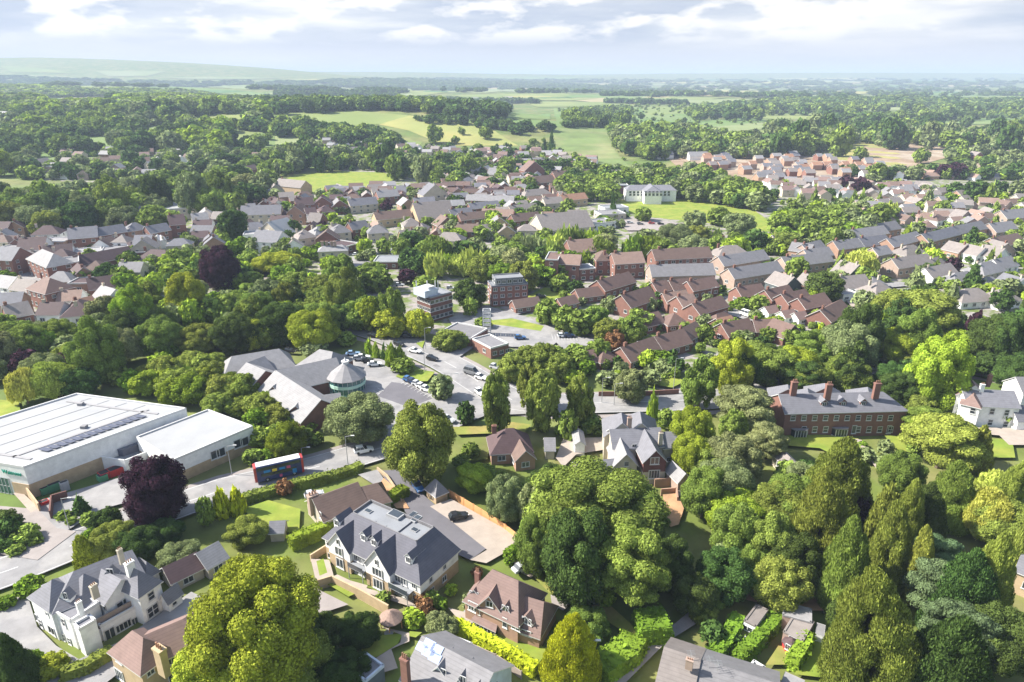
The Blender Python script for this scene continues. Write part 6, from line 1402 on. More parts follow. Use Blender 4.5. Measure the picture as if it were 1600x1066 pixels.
fill([(-20, 300), (260, 300), (330, 290), (420, 285), (430, 310), (340, 330), (260, 320), (240, 350), (180, 350), (110, 355), (-20, 345)], 7.5, ('broad', 'round', 'tall'), ('leaf_mid', 'leaf_dark', 'leaf_silver', 'leaf_mid'), .95, 7)
fill([(1090, 700), (1240, 700), (1290, 760), (1260, 905), (1110, 905), (1070, 850), (1060, 780)], 4.6, ('broad', 'round'), ('leaf_mid', 'leaf_lime', 'leaf_dark', 'leaf_silver'), .6, 8)
fill([(720, 735), (760, 730), (860, 740), (870, 780), (850, 860), (820, 850), (770, 800)], 3.8, ('broad', 'round'), ('leaf_mid', 'leaf_dark', 'leaf_silver'), .8, 9)
fill([(1380, 780), (1610, 780), (1610, 1070), (1420, 1070)], 5.0, ('cypress', 'broad'), ('leaf_olive', 'leaf_mid', 'leaf_dark'), .45, 10)
fill([(1180, 600), (1225, 600), (1225, 612), (1190, 612)], 4, ('broad',), ('leaf_dark',), .6, 11)
fill([(905, 262), (1100, 262), (1195, 300), (1190, 318), (1060, 312), (1045, 290), (980, 292), (940, 310), (880, 312), (870, 285)], 6, ('broad', 'round'), ('leaf_mid', 'leaf_dark', 'leaf_silver', 'leaf_mid'), .85, 12)
fill([(640, 300), (700, 262), (740, 250), (880, 250), (930, 256), (870, 268), (770, 270), (700, 305)], 6, ('broad', 'round'), ('leaf_mid', 'leaf_dark'), .35, 13)
fill([(420, 240), (470, 232), (700, 250), (760, 262), (700, 270), (620, 264), (540, 259), (430, 268)], 7, ('broad', 'round', 'tall'), ('leaf_mid', 'leaf_dark', 'leaf_silver'), .85, 14)
fill([(380, 175), (460, 190), (600, 205), (640, 222), (560, 226), (500, 210), (430, 206), (410, 230), (370, 232)], 7, ('broad', 'round'), ('leaf_mid', 'leaf_dark'), .8, 15)
fill([(-20, 135), (160, 141), (300, 143), (420, 165), (410, 200), (360, 228), (200, 232), (20, 232), (-20, 300)], 10.5, ('broad', 'round'), ('leaf_far', 'leaf_mid', 'leaf_dark', 'leaf_silver', 'leaf_mid', 'leaf_lime'), .68, 16)
fill([(195, 400), (320, 396), (320, 440), (190, 448)], 3.6, ('broad', 'round'), gm, .6, 60)
fill([(262, 384), (400, 372), (470, 400), (470, 440), (300, 446), (270, 420)], 3.8, ('broad', 'round'), gm, .5, 50, small=.3)
fill([(620, 300), (1000, 330), (960, 372), (640, 372)], 3.6, ('broad', 'round'), gm, .25, 51, small=.3)
fill([(-20, 232), (60, 232), (60, 296), (340, 300), (420, 292), (420, 262), (380, 226), (330, 232), (300, 245), (330, 262), (340, 280), (60, 290)], 7, ('broad', 'round'), ('leaf_mid', 'leaf_dark', 'leaf_silver'), .55, 17)
fill([(60, 232), (380, 228), (420, 262), (340, 296), (60, 292)], 6, ('broad', 'round'), ('leaf_mid', 'leaf_dark', 'leaf_silver'), .28, 18)
fill([(300, 150), (440, 160), (560, 156), (700, 160), (705, 171), (560, 168), (420, 172)], 8, ('broad', 'round'), ('leaf_far', 'leaf_dark', 'leaf_mid'), .8, 19)
fill([(695, 155), (790, 162), (800, 172), (780, 180), (700, 176)], 8, ('broad',), ('leaf_dark', 'leaf_far'), .9, 20)
fill([(640, 185), (740, 182), (860, 196), (880, 200), (800, 205), (740, 195)], 5.5, ('broad',), ('leaf_dark', 'leaf_far'), .3, 21)
fill([(880, 172), (985, 168), (988, 182), (960, 196), (885, 196)], 6, ('tall', 'broad'), ('leaf_far', 'leaf_mid'), .95, 22, hr=.9)
fill([(955, 200), (1060, 196), (1130, 208), (1200, 212), (1270, 200), (1300, 206), (1290, 234), (1190, 240), (1080, 240), (1010, 240), (960, 225)], 7.5, ('broad', 'round'), ('leaf_mid', 'leaf_dark', 'leaf_mid', 'leaf_silver'), .95, 23)
fill([(1200, 196), (1340, 200), (1500, 205), (1620, 205), (1620, 224), (1500, 222), (1350, 216), (1270, 232), (1200, 232)], 9.5, ('broad', 'round', 'tall'), ('leaf_mid', 'leaf_dark', 'leaf_silver'), .95, 24)
fill([(1070, 170), (1200, 156), (1400, 152), (1620, 160), (1620, 205), (1480, 204), (1330, 198), (1180, 182), (1090, 182)], 10.5, ('broad', 'round'), ('leaf_dark', 'leaf_far', 'leaf_mid'), .72, 25)
fill([(860, 214), (960, 232), (1000, 262), (900, 262), (870, 240), (800, 232)], 4.2, ('broad', 'round'), ('leaf_mid', 'leaf_silver', 'leaf_hedge'), .22, 26, small=.6)
fill([(870, 168), (1180, 160), (1200, 200), (1000, 205), (880, 200)], 5, ('broad', 'round'), ('leaf_mid', 'leaf_far'), .10, 27, small=.7)
fill([(1480, 232), (1620, 220), (1620, 300), (1400, 300), (1300, 262), (1330, 262), (1420, 262), (1480, 255)], 6, ('broad', 'round'), ('leaf_mid', 'leaf_dark', 'leaf_silver'), .30, 28)
fill([(1190, 288), (1620, 280), (1620, 470), (1460, 470), (1300, 440), (1100, 395), (1250, 380), (1380, 350), (1200, 312)], 3.6, ('broad', 'round', 'broad', 'cone'), gm, .30, 29, small=.6)
fill([(270, 370), (420, 300), (640, 300), (880, 310), (960, 350), (820, 380), (640, 400), (470, 420), (380, 400), (300, 380)], 3.8, ('broad', 'round'), gm, .22, 30, small=.4)
fill([(500, 226), (860, 232), (960, 262), (860, 300), (700, 300), (520, 262)], 4.5, ('broad', 'round'), ('leaf_mid', 'leaf_dark'), .28, 31, small=.4)
fill([(0, 372), (270, 362), (260, 440), (200, 460), (0, 500)], 3.5, ('broad', 'round'), gm, .05, 32)
fill([(840, 440), (1120, 450), (1300, 440), (1330, 520), (1180, 560), (1000, 600), (900, 570), (960, 500)], 2.6, ('broad', 'round', 'broad'), gm, .34, 33, small=.6)
fill([(510, 125), (690, 122), (860, 126), (890, 134), (700, 138), (520, 134)], 10, ('broad',), ('leaf_far', 'leaf_dark'), .75, 34)
fill([(-20, 118), (120, 124), (320, 128), (560, 126), (580, 130), (300, 136), (-20, 132)], 11, ('broad',), ('leaf_far', 'leaf_dark'), .2, 35)
fill([(760, 124), (1620, 122), (1620, 148), (1200, 152), (900, 140)], 11, ('broad',), ('leaf_far', 'leaf_dark'), .1, 36)
fill([(0, 800), (50, 800), (58, 836), (-20, 862)], 2.6, ('round', 'broad'), ('leaf_mid', 'leaf_dark', 'leaf_hedge'), .8, 37, small=.5)
fill([(85, 815), (150, 800), (150, 835), (105, 830)], 2.0, ('round',), ('leaf_hedge', 'leaf_silver', 'leaf_mid'), .8, 38)
fill([(0, 930), (50, 912), (106, 888), (112, 897), (50, 932), (0, 952)], 1.9, ('round', 'broad'), ('leaf_hedge', 'leaf_mid', 'leaf_lime'), .6, 39)
fill([(0, 985), (50, 990), (110, 1050), (90, 1066), (0, 1066)], 2.6, ('round', 'broad'), ('leaf_hedge', 'leaf_mid', 'leaf_dark'), .8, 40)
fill([(820, 880), (860, 890), (940, 925), (1000, 960), (985, 970), (920, 940), (850, 905)], 1.8, ('round', 'broad'), ('leaf_hedge', 'leaf_lime', 'leaf_silver', 'leaf_golden', 'leaf_mid'), .8, 41, small=.4)
fill([(660, 925), (700, 920), (730, 900), (760, 880), (800, 860), (820, 865), (740, 900), (700, 955), (640, 965)], 1.6, ('round', 'broad'), ('leaf_hedge', 'leaf_lime', 'leaf_mid', 'leaf_brown'), .7, 42)
fill([(1060, 960), (1150, 930), (1150, 1000), (1100, 1020), (1030, 1010)], 2.4, ('round', 'broad'), ('leaf_hedge', 'leaf_mid', 'leaf_dark'), .75, 43)
fill([(1330, 690), (1430, 690), (1450, 740), (1370, 730)], 1.8, ('round', 'broad'), ('leaf_hedge', 'leaf_silver', 'leaf_mid'), .35, 44)
fill([(440, 790), (480, 780), (475, 812), (455, 805)], 1.6, ('round',), ('leaf_hedge', 'leaf_lime'), .7, 45)
fill([(580, 955), (700, 958), (690, 990), (640, 985), (590, 975)], 1.7, ('round', 'broad'), ('leaf_hedge', 'leaf_mid', 'leaf_lime'), .6, 46)
many('mid', 'broad', (712, 532, 20, 15), (679, 210, 14, 15), (758, 208, 11, 10), (711, 219, 6, 6), (721, 205, 6, 6), (1344, 242, 11, 12), (1130, 206, 8, 7), (1440, 244, 12, 12), (1495, 228, 16, 12), (1495, 245, 16, 10))

B(424, 847, 444, 846, 3.5, 2.3, 'gable', 'stone', 'slate', 'shed', 0)
B(1001, 553, 1016, 552, 4, 2.6, 'flat', 'white', 'white', 'shed', 0)
B(1188, 800, 1200, 799, 3, 2.2, 'gable', 'stone', 'brown', 'shed', 0)
many('mid', 'broad', (735, 705, 16, 14), (755, 742, 22, 18), (862, 745, 20, 18), (890, 748, 20, 18), (780, 752, 20, 16), (720, 722, 14, 12), (880, 672, 14, 12), (925, 664, 22, 10), (1040, 655, 12, 18), (965, 700, 8, 8))
rh_ = random.Random(12)
for i in range(34):
    x = rh_.uniform(380, 1560); y = rh_.uniform(124, 158); w0 = rh_.uniform(60, 200); sl = rh_.uniform(-3, 3)
    fill([(x, y), (x + w0, y + sl), (x + w0, y + sl + 1.6), (x, y + 1.6)], 7, ('broad',), ('leaf_far', 'leaf_dark'), .75, 70 + i)
# ------------------------------------------------------------ hedges
hedge([(455, 858), (520, 830), (560, 810), (605, 792), (635, 775)], 2.6, 2.6, 'leaf_hedge', 'long dark clipped hedge between the brown bungalow and the apartment block')
hedge([(378, 787), (420, 775), (450, 765), (500, 755), (565, 735)], 2.4, 1.9, 'leaf_mid', 'clipped green hedge along the road in front of the bungalow')
hedge([(380, 762), (445, 752)], 2.6, 2.2, 'leaf_hedge', 'thick rounded hedge behind the golden conifers') if False else None
hedge([(715, 985), (760, 1010), (800, 1030), (838, 1056)], 1.9, 2.0, 'leaf_golden', 'bright golden hedge along the lawn of the brick house')
hedge([(995, 995), (1040, 990)], 6.0, 3.4, 'leaf_hedge', 'tall block of clipped bright green hedge beside the lane')
hedge([(935, 1060), (980, 1030), (990, 1012)], 5.0, 2.8, 'leaf_hedge', 'broad sloping green hedge behind the golden conifer')
hedge([(1150, 1040), (1185, 1005), (1205, 985), (1216, 962)], 2.4, 2.2, 'leaf_hedge', 'lime green hedge between the two lower garages')
hedge([(1235, 1048), (1250, 1025), (1258, 1005)], 2.4, 2.4, 'leaf_lime', 'narrow lime hedge beside the burgundy playhouse')
hedge([(1115, 1035), (1140, 1000), (1152, 975)], 2.6, 2.2, 'leaf_hedge', 'green hedge left of the white garage with a dark window')
hedge([(100, 1066), (140, 1052), (180, 1028)], 2.0, 2.2, 'leaf_mid', 'dark green hedge below the villa drive')
hedge([(1122, 519), (1165, 524), (1160, 515)], 1.6, 2.0, 'leaf_hedge', 'thin hedge around the red brick garages') if False else None
hedge([(1220, 518), (1252, 522)], 3.0, 2.4, 'leaf_hedge', 'rounded hedge on the estate street bend')
hedge([(1180, 508), (1216, 500)], 1.6, 1.6, 'leaf_lime', 'low lime hedge in front of the red brick houses')
hedge([(1068, 534), (1120, 522), (1160, 508)], 1.4, 1.8, 'leaf_olive', 'long olive hedge beside the red-roofed garages')
hedge([(1025, 660), (1048, 690)], 1.4, 1.8, 'leaf_hedge', 'clipped hedge along the path of the gabled slate house') if False else None
hedge([(1412, 345), (1440, 344)], 3.0, 3.0, 'leaf_hedge', 'long clipped hedge among the far bungalows')
hedge([(1520, 392), (1555, 388)], 3.0, 3.0, 'leaf_hedge', 'square hedge beside the grey terraces')
# ------------------------------------------------------------ fences
def fence(px, h, m, look, post=2.4, board=.05):
    P = densify([G(*q) for q in px], post); ro = empty('fence', P[0]); mb = MB(m)
    for i in range(len(P) - 1): strip(mb, P[i:i + 2], board, -board, .1, h)
    mb.build('fence_panel', ro, P[0])
    for p in P[:60]:
        k = MB(m); k.box((p.x, p.y, 0), (.14, .14, h + .15)); k.build('fence_post', ro, P[0])
    tag(ro, look, 'fence')
fence([(702, 777), (740, 800), (790, 832), (820, 858)], 1.9, 'fence_timber', 'new orange timber fence beside the pale parking court')
fence([(862, 968), (700, 956)], 1.6, 'fence_grey', 'old grey fence below the brick house') if False else None
fence([(738, 1018), (775, 1035), (815, 1062)], 1.6, 'fence_grey', 'weathered grey fence behind the golden hedge')
fence([(1122, 612), (1160, 610)], 1.8, 'fence_grey', 'dark panel fence with pale posts beside the upper road')
screen_wall([(935, 622), (1000, 622), (1060, 618)], 2.0, 'wall_brick', 'long brick wall along the upper road below the red-roofed garages', 'boundary_wall')
screen_wall([(1022, 762), (1048, 760)], 2.2, 'wall_brick_orange', 'low brick retaining wall below the gabled slate house', 'retaining_wall')
screen_wall([(1032, 775), (1056, 773), (1058, 788)], 1.8, 'wall_brick_orange', 'brown brick wall above the bare orange soil', 'retaining_wall')
screen_wall([(600, 768), (500, 800), (470, 810)], .6, 'wall_stone', 'low stone wall in front of the bungalow', 'boundary_wall') if False else None
# round thatched summerhouse
p = G(612, 982); ro = empty('summerhouse', p); mb = MB('roof_tan'); rg = ringpoly(p.xy, 2.0, 12)
for k in range(12): mb.slab([(*rg[k], 2.3), (*rg[(k + 1) % 12], 2.3), (p.x, p.y, 3.7)], .15)
mb.build('roof', ro, p); mb = MB('wall_brick_sand')
mb.prism(ringpoly(p.xy, 1.3, 8)[1:5], 0, 2.3); mb.build('wall', ro, p)
for k in range(0, 12, 3): mb = MB('wall_timber'); q = ringpoly(p.xy, 1.7, 12)[k]; mb.box((*q, 0), (.14, .14, 2.3)); mb.build('post', ro, p)
tag(ro, 'little round summerhouse with a pale conical roof beside the garden path', 'summerhouse')
# street lamps and poles
def lamp_mesh(h):
    mb = MB('steel'); mb.tube((0, 0, 0), (0, 0, h), .11, .06, 8); return mb
def lamp(x, y, h, look, rz=0, arm=1.4):
    p = G(x, y); ro = empty('street_lamp', p, rz); lamp_mesh(h).build('pole', ro)
    mb = MB('steel', 'trim'); mb.tube((0, 0, h - .1), (arm, 0, h + .15), .05, .05, 6); mb.box((arm + .3, 0, h + .08), (.8, .28, .16), m=1); mb.build('lamp_head', ro); tag(ro, look, 'street lamp', 'street lamps')
for x, y, h, l_ in ((544, 729, 8, 'street lamp on the pavement behind the bus'), (363, 745, 8, 'street lamp among the shrubs behind the annexe roof'), (473, 720, 3.5, 'short lamp post above the bus roof'), (940, 632, 8, 'street lamp beside the upper road, first from the tall trees'), (959, 636, 7, 'street lamp beside the upper road, second from the tall trees'),
                    (822, 655, 7, 'street lamp on the corner of the junction'), (706, 625, 8, 'street lamp beside the silver round tree'), (664, 585, 9, 'street lamp behind the small lollipop tree'), (552, 512, 9, 'street lamp at the top bend of the main road'), (665, 548, 8, 'street lamp under the lime green round tree'), (1052, 610, 10, 'tall pole beside the upper road lawn'), (110, 832, 8, 'slim lamp post at the service yard gate'), (1583, 600, 8, 'lamp post behind the white house'), (1110, 472, 6, 'lamp post among the small red brick houses'), (610, 528, 6, 'short lamp post on the traffic island'), (913, 1066, 8, 'grey pole in front of the golden conifer')):
    lamp(x, y, h, l_)
# ------------------------------------------------------------ vehicles
def loft(mb, secs, m, cap=True):
    """secs: lists of points with equal count, swept along x"""
    b = len(mb.v); n = len(secs[0])
    for q in secs: mb.v += [tuple(p) for p in q]
    for i in range(len(secs) - 1):
        for j in range(n):
            k = (j + 1) % n; mb.f.append((b + i * n + j, b + i * n + k, b + (i + 1) * n + k, b + (i + 1) * n + j)); mb.m.append(m)
    mb.f.append(tuple(b + j for j in range(n))[::-1]); mb.m.append(m); b2 = b + (len(secs) - 1) * n; mb.f.append(tuple(b2 + j for j in range(n))); mb.m.append(m)
def sec(x, z0, z1, w_, k=.9): return [(x, -w_, z0), (x, w_, z0), (x, w_ * 1.0, (z0 + z1) / 2 + .05), (x, w_ * k, z1), (x, -w_ * k, z1), (x, -w_, (z0 + z1) / 2 + .05)]
def car_parts(kind):
    L, W_, zb, zr = {'hatch': (4.1, .88, .92, 1.5), 'suv': (4.6, .94, 1.05, 1.72), 'saloon': (4.6, .9, .9, 1.42), 'van': (5.2, .98, 1.3, 2.2)}[kind]; h = L / 2
    body = MB('car_white'); loft(body, [sec(-h, .4, zb * .82, W_ * .86), sec(-h + .25, .25, zb * .96, W_ * .97), sec(-h + 1.2, .22, zb, W_), sec(h - 1.5, .22, zb, W_), sec(h - .5, .24, zb * .82, W_ * .96), sec(h, .36, zb * .62, W_ * .82)], 0)
    f = h - (1.0 if kind == 'van' else 1.75); r = -h + (.1 if kind in ('suv', 'van', 'hatch') else .6)
    gl = MB('glass'); loft(gl, [sec(r, zb - .05, zb + .02, W_ * .9), sec(r + .45, zb - .05, zr - .06, W_ * .88, .84), sec(f - .75, zb - .05, zr - .06, W_ * .88, .84), sec(f + (.15 if kind == 'van' else .25), zb - .05, zb + .02, W_ * .88)], 0)
    rf = MB('car_white'); rf.slab([(r + .42, -W_ * .75, zr), (f - .7, -W_ * .75, zr), (f - .7, W_ * .75, zr), (r + .42, W_ * .75, zr)], .07)
    for x in (r + .5, (r + f) / 2 - .1, f - .72):
        for sgn in (-1, 1): rf.tube((x, sgn * W_ * .76, zr - .05), (x + (.35 if x > f - .8 else 0), sgn * W_ * .90, zb), .05, .05, 4)
    wh_ = MB('tyre', 'steel')
    wh_.tube((0, -.11, 0), (0, .11, 0), .33, .33, 14); wh_.tube((0, -.12, 0), (0, -.10, 0), .2, .2, 10, 1); wh_.tube((0, .115, 0), (0, .125, 0), .2, .2, 10, 1)
    wh_.f.append(tuple(range(0, 14))[::-1]); wh_.m.append(0)
    hl = MB('trim'); hl.box((0, 0, 0), (.12, .34, .14))
    out_ = []
    for nm, mb, locs in (('body', body, [(0, 0, 0)]), ('windows_glass', gl, [(0, 0, 0)]), ('roof', rf, [(0, 0, 0)]), ('wheel', wh_, [(a, b * (W_ - .1), .33) for a in (-h + .85, h - .85) for b in (-1, 1)]), ('headlight', hl, [(h - .12, b * W_ * .62, zb * .62) for b in (-1, 1)])):
        o = mb.build(nm if nm != 'windows_glass' else 'glazing'); d = o.data; bpy.data.objects.remove(o); out_.append((nm if nm != 'windows_glass' else 'glazing', d, locs))
    return out_
CARS = {k: car_parts(k) for k in ('hatch', 'suv', 'saloon', 'van')}
def car(x, y, ang, col='silver', kind='hatch', where='', group='cars on the roads and drives'):
    """ang: heading in degrees on the ground, 0 = to the right in the photo, 90 = away"""
    p = G(x, y); p.z = .14 + .02 * 0; ro = empty('parked_car' if 'park' in where or 'drive' in where else 'car', (p.x, p.y, 0.34 if LAYER[0] > 9999 else .02 + .004 * LAYER[0]), R_(ang))
    for nm, d, locs in CARS[kind]:
        if nm == 'headlight' and p.length > 330: continue
        for l in locs:
            o = bpy.data.objects.new(nm, d); COL.objects.link(o); o.parent = ro; o.location = l
            if nm in ('body', 'roof'): o.material_slots[0].link = 'OBJECT'; o.material_slots[0].material = MT['car_' + col]
    nm_ = {'hatch': 'small', 'suv': 'tall', 'saloon': 'long', 'van': 'boxy'}[kind]
    cn = dict(white='white', silver='silver', black='black', blue='blue', navy='navy', red='red', grey='dark grey', paleblue='pale blue')[col]
    tag(ro, f"{nm_} {cn} {'van' if kind == 'van' else 'car'}" + (' ' + where if where else ''), 'van' if kind == 'van' else 'car', group, fixed=False)
car(569, 711, 22, 'white', 'suv', 'on the road behind the bus'); car(653, 768, -62, 'blue', 'saloon', 'parked on the black drive'); car(717, 815, 20, 'black', 'hatch', 'parked on the pale court'); car(818, 895, 35, 'silver', 'saloon', 'parked on the brick house drive'); car(492, 781, 25, 'silver', 'hatch', 'parked behind the bungalow chimney')
for x, y, a_, c_, k_, w_ in ((584, 530, -20, 'black', 'hatch', 'entering the main road bend'), (624, 543, -35, 'black', 'hatch', 'on the main road by the conifers'), (649, 554, -25, 'white', 'saloon', 'on the main road among traffic'), (676, 566, -25, 'black', 'hatch', 'on the main road ahead of the van'), (637, 531, -10, 'black', 'hatch', 'in the shade beside the lime green tree'),
                              (737, 588, -32, 'grey', 'van', 'near the junction'), (752, 596, -32, 'white', 'hatch', 'following the dark van'), (750, 620, -60, 'white', 'hatch', 'waiting at the junction'), (700, 662, -35, 'silver', 'saloon', 'below the silver tree at the junction'), (775, 580, -30, 'silver', 'hatch', 'beside the flat annexe'),
                              (640, 600, -30, 'blue', 'hatch', 'parked first in the clinic row'), (647, 603, -30, 'navy', 'hatch', 'parked second in the clinic row'), (654, 607, -30, 'silver', 'hatch', 'parked third in the clinic row'), (661, 611, -30, 'white', 'hatch', 'parked fourth in the clinic row'), (668, 615, -30, 'white', 'hatch', 'parked last in the clinic row'),
                              (552, 558, 10, 'paleblue', 'saloon', 'parked behind the cone-roofed tower'), (562, 566, 10, 'silver', 'hatch', 'parked beside the cone-roofed tower'), (569, 564, 10, 'white', 'hatch', 'parked among cars by the tower'), (575, 569, 10, 'black', 'hatch', 'parked third by the tower'), (586, 575, 10, 'white', 'saloon', 'parked nearest the verge by the tower'), (455, 554, -10, 'black', 'hatch', 'parked behind the clinic wings'),
                              (880, 530, 5, 'white', 'hatch', 'parked below the round trees'), (889, 530, 5, 'navy', 'hatch', 'parked beside a white car below the round trees'), (813, 533, 5, 'blue', 'hatch', 'parked by the service road'), (1068, 522, 30, 'navy', 'hatch', 'parked at the hipped garage'), (1152, 519, 60, 'blue', 'saloon', 'parked at the estate street, nearer'), (1157, 514, 60, 'blue', 'saloon', 'parked at the estate street, farther'),
                              (1166, 497, -55, 'white', 'van', 'coming down the estate street'), (1199, 512, -40, 'black', 'suv', 'parked on the estate street'), (1218, 503, 50, 'grey', 'hatch', 'parked under the red-roofed carport'), (1307, 512, 20, 'white', 'van', 'parked beside the red brick bungalow'), (1519, 467, 0, 'red', 'van', 'parked on the far bungalow drive'), (1588, 458, 0, 'white', 'van', 'parked beside the white gabled bungalow'),
                              (109, 450, 0, 'white', 'saloon', 'parked in front of the old brick house'), (129, 455, 0, 'navy', 'hatch', 'parked beside the barn'), (128, 462, 0, 'white', 'hatch', 'parked below a navy car by the barn'), (1548, 367, 0, 'grey', 'hatch', 'parked beside the grey bungalows'), (845, 468, 20, 'black', 'hatch', 'parked by the red flats'), (705, 455, 0, 'silver', 'hatch', 'parked behind the office'), (625, 450, 0, 'silver', 'hatch', 'parked under the silvery trees'),
                              (568, 408, 0, 'grey', 'hatch', 'parked first beside the cream mansion'), (577, 407, 0, 'silver', 'hatch', 'parked second beside the cream mansion'), (586, 408, 0, 'navy', 'hatch', 'parked third beside the cream mansion'), (558, 402, 0, 'white', 'hatch', 'parked by the mansion corner'), (422, 415, 0, 'blue', 'hatch', 'parked left of the mansion, upper'), (415, 423, 0, 'navy', 'hatch', 'parked left of the mansion, lower'),
                              (972, 350, 0, 'white', 'hatch', 'parked first by the playing field'), (984, 351, 0, 'silver', 'hatch', 'parked second by the playing field'), (1000, 353, 0, 'grey', 'hatch', 'parked third by the playing field'), (1018, 352, 0, 'red', 'hatch', 'parked fourth by the playing field'), (1032, 353, 0, 'black', 'hatch', 'parked last by the playing field'),
                              (675, 402, 0, 'silver', 'hatch', 'parked behind the willows, first'), (688, 400, 0, 'navy', 'hatch', 'parked behind the willows, second'), (800, 402, 0, 'white', 'hatch', 'parked beside the round centre tree'), (375, 404, 0, 'silver', 'hatch', 'parked beside the copper beech'), (1592, 860, 0, 'red', 'hatch', 'parked in deep shade at the right edge')):
    car(x, y, a_, c_, k_, w_)
# the double-decker bus
def bus():
    a_, b_ = G(403, 757), G(472, 741); p = (a_ + b_) / 2; z = .02 + .004 * LAYER[0]; ro = empty('bus', (p.x, p.y, z), math.atan2((b_ - a_).y, (b_ - a_).x))
    L, W_, H = 10.6, 1.25, 4.0; h = L / 2
    mat('bus_navy', (.015, .03, .12), .35, .02, spec=.6); mat('bus_red', (.42, .04, .03), .35, .02, spec=.6); mat('ad_cyan', (.03, .22, .50), .5); mat('ad_yellow', (.75, .55, .05), .5); mat('ad_pink', (.6, .10, .2), .5)
    mb = MB('bus_navy'); loft(mb, [[(x, -w_, .3), (x, w_, .3), (x, w_, zt - .15), (x, w_ - .15, zt), (x, -w_ + .15, zt), (x, -w_, zt - .15)] for x, w_, zt in ((-h + .5, W_, H), (h - .5, W_, H))], 0); mb.build('body', ro)
    for sgn in (-1, 1):
        mb = MB('bus_red'); loft(mb, [[(x, -w_, .3), (x, w_, .3), (x, w_, zt - .15), (x, w_ - .15, zt), (x, -w_ + .15, zt), (x, -w_, zt - .15)] for x, w_, zt in sorted(((sgn * (h - .5), W_ + .004, H + .004), (sgn * h, W_ - .1, H - .12)))], 0); mb.build('front_end' if sgn < 0 else 'rear_end', ro)
    mb = MB('trim'); mb.box((0, 0, H + .006), (L - 1.2, 2.1, .06)); mb.build('roof', ro)
    for sgn in (-1, 1):
        for z0, z1, x0, x1 in ((1.35, 2.15, -h + 1.4, h - 1.6), (2.95, 3.7, -h + .7, h - .7)):
            mb = MB('glass'); mb.box(((x0 + x1) / 2, sgn * (W_ + .004), z0), (x1 - x0, .03, z1 - z0)); mb.build('window_band', ro)
    for z0, z1 in ((1.2, 2.3), (2.9, 3.75)):
        for e in (-1, 1): mb = MB('glass'); mb.box((e * (h + .01), 0, z0), (.03, 1.9, z1 - z0)); mb.build('windscreen' if e < 0 else 'rear_window', ro)
    mb = MB('ad_cyan', 'ad_yellow', 'ad_pink')
    for x, w_, z0, h_, m_ in ((-2.6, 1.4, 2.25, .6, 0), (-1.0, 1.0, 2.2, .65, 1), (.6, 1.2, 2.25, .55, 0), (2.0, .8, 2.2, .65, 2), (3.2, .9, .7, 1.1, 0), (.2, .6, .5, .6, 2)): mb.box((x, -(W_ + .02), z0), (w_, .02, h_), m=m_)
    mb.build('side_advert', ro)
    for x in (-h + 2.6, h - 2.2):
        for sgn in (-1, 1): mb = MB('tyre', 'steel'); mb.tube((x, sgn * (W_ - .28), .48), (x, sgn * (W_ + .02), .48), .48, .48, 16); mb.tube((x, sgn * (W_ + .021), .48), (x, sgn * (W_ + .03), .48), .25, .25, 10, 1); mb.build('wheel', ro)
    tag(ro, 'navy and red double-decker bus with a white roof on the main road', 'bus', fixed=True)
bus()
# garden furniture and trampoline
def table_set(x, y, look):
    p = G(x, y); ro = empty('garden_table', p); mb = MB('steel'); mb.prism(ringpoly(Vector((0, 0)), .75, 12), .70, .75, bottom=True); mb.build('table_top', ro)
    for a in range(4): mb = MB('steel'); q = (math.cos(a * 1.57 + .8) * .55, math.sin(a * 1.57 + .8) * .55); mb.tube((*q, 0), (*q, .7), .03, .03, 5); mb.build('leg', ro)
    tag(ro, look, 'table')
table_set(731, 962, 'grey round garden table on the patio of the brick house'); table_set(812, 1010, 'dark round garden table on the lawn of the brick house'); table_set(608, 994, 'pale round table beside the summerhouse')
p = G(857, 875); ro = empty('trampoline', p); mb = MB('dark'); mb.prism(ringpoly(Vector((0, 0)), 1.9, 20), .75, .8, bottom=True); mb.build('mat', ro)
mb = MB('steel'); 
for k in range(20):
    a_, b_ = ringpoly(Vector((0, 0)), 2.0, 20)[k], ringpoly(Vector((0, 0)), 2.0, 20)[(k + 1) % 20]; mb.tube((*a_, .82), (*b_, .82), .06, .06, 5)
mb.build('rim', ro)
for k in range(0, 20, 4): mb = MB('steel'); q = ringpoly(Vector((0, 0)), 1.9, 20)[k]; mb.tube((*q, 0), (*q, .8), .04, .04, 5); mb.build('leg', ro)
tag(ro, 'round black trampoline in the shade above the parked silver car', 'trampoline')
emit_houses(300)
emit_trees()
# ------------------------------------------------------------ haze
mh = bpy.data.materials.new('haze'); mh.use_nodes = True; t = mh.node_tree
for n in list(t.nodes): t.nodes.remove(n)
o_ = N(t, 'ShaderNodeOutputMaterial'); pv = N(t, 'ShaderNodeVolumePrincipled')
pv.inputs['Color'].default_value = (0.50, 0.59, 0.80, 1); pv.inputs['Density'].default_value = 0.000145; pv.inputs['Anisotropy'].default_value = 0.0
t.links.new(pv.outputs[0], o_.inputs['Volume'])
bm = bmesh.new(); bmesh.ops.create_cube(bm, size=1.0); me = bpy.data.meshes.new('haze'); bm.to_mesh(me); bm.free(); me.materials.append(mh)
ho = bpy.data.objects.new('haze', me); COL.objects.link(ho); ho.scale = (70600, 70600, 203); ho.location = (0, 0, 203 / 2 - 8); struct(ho, 'stuff')

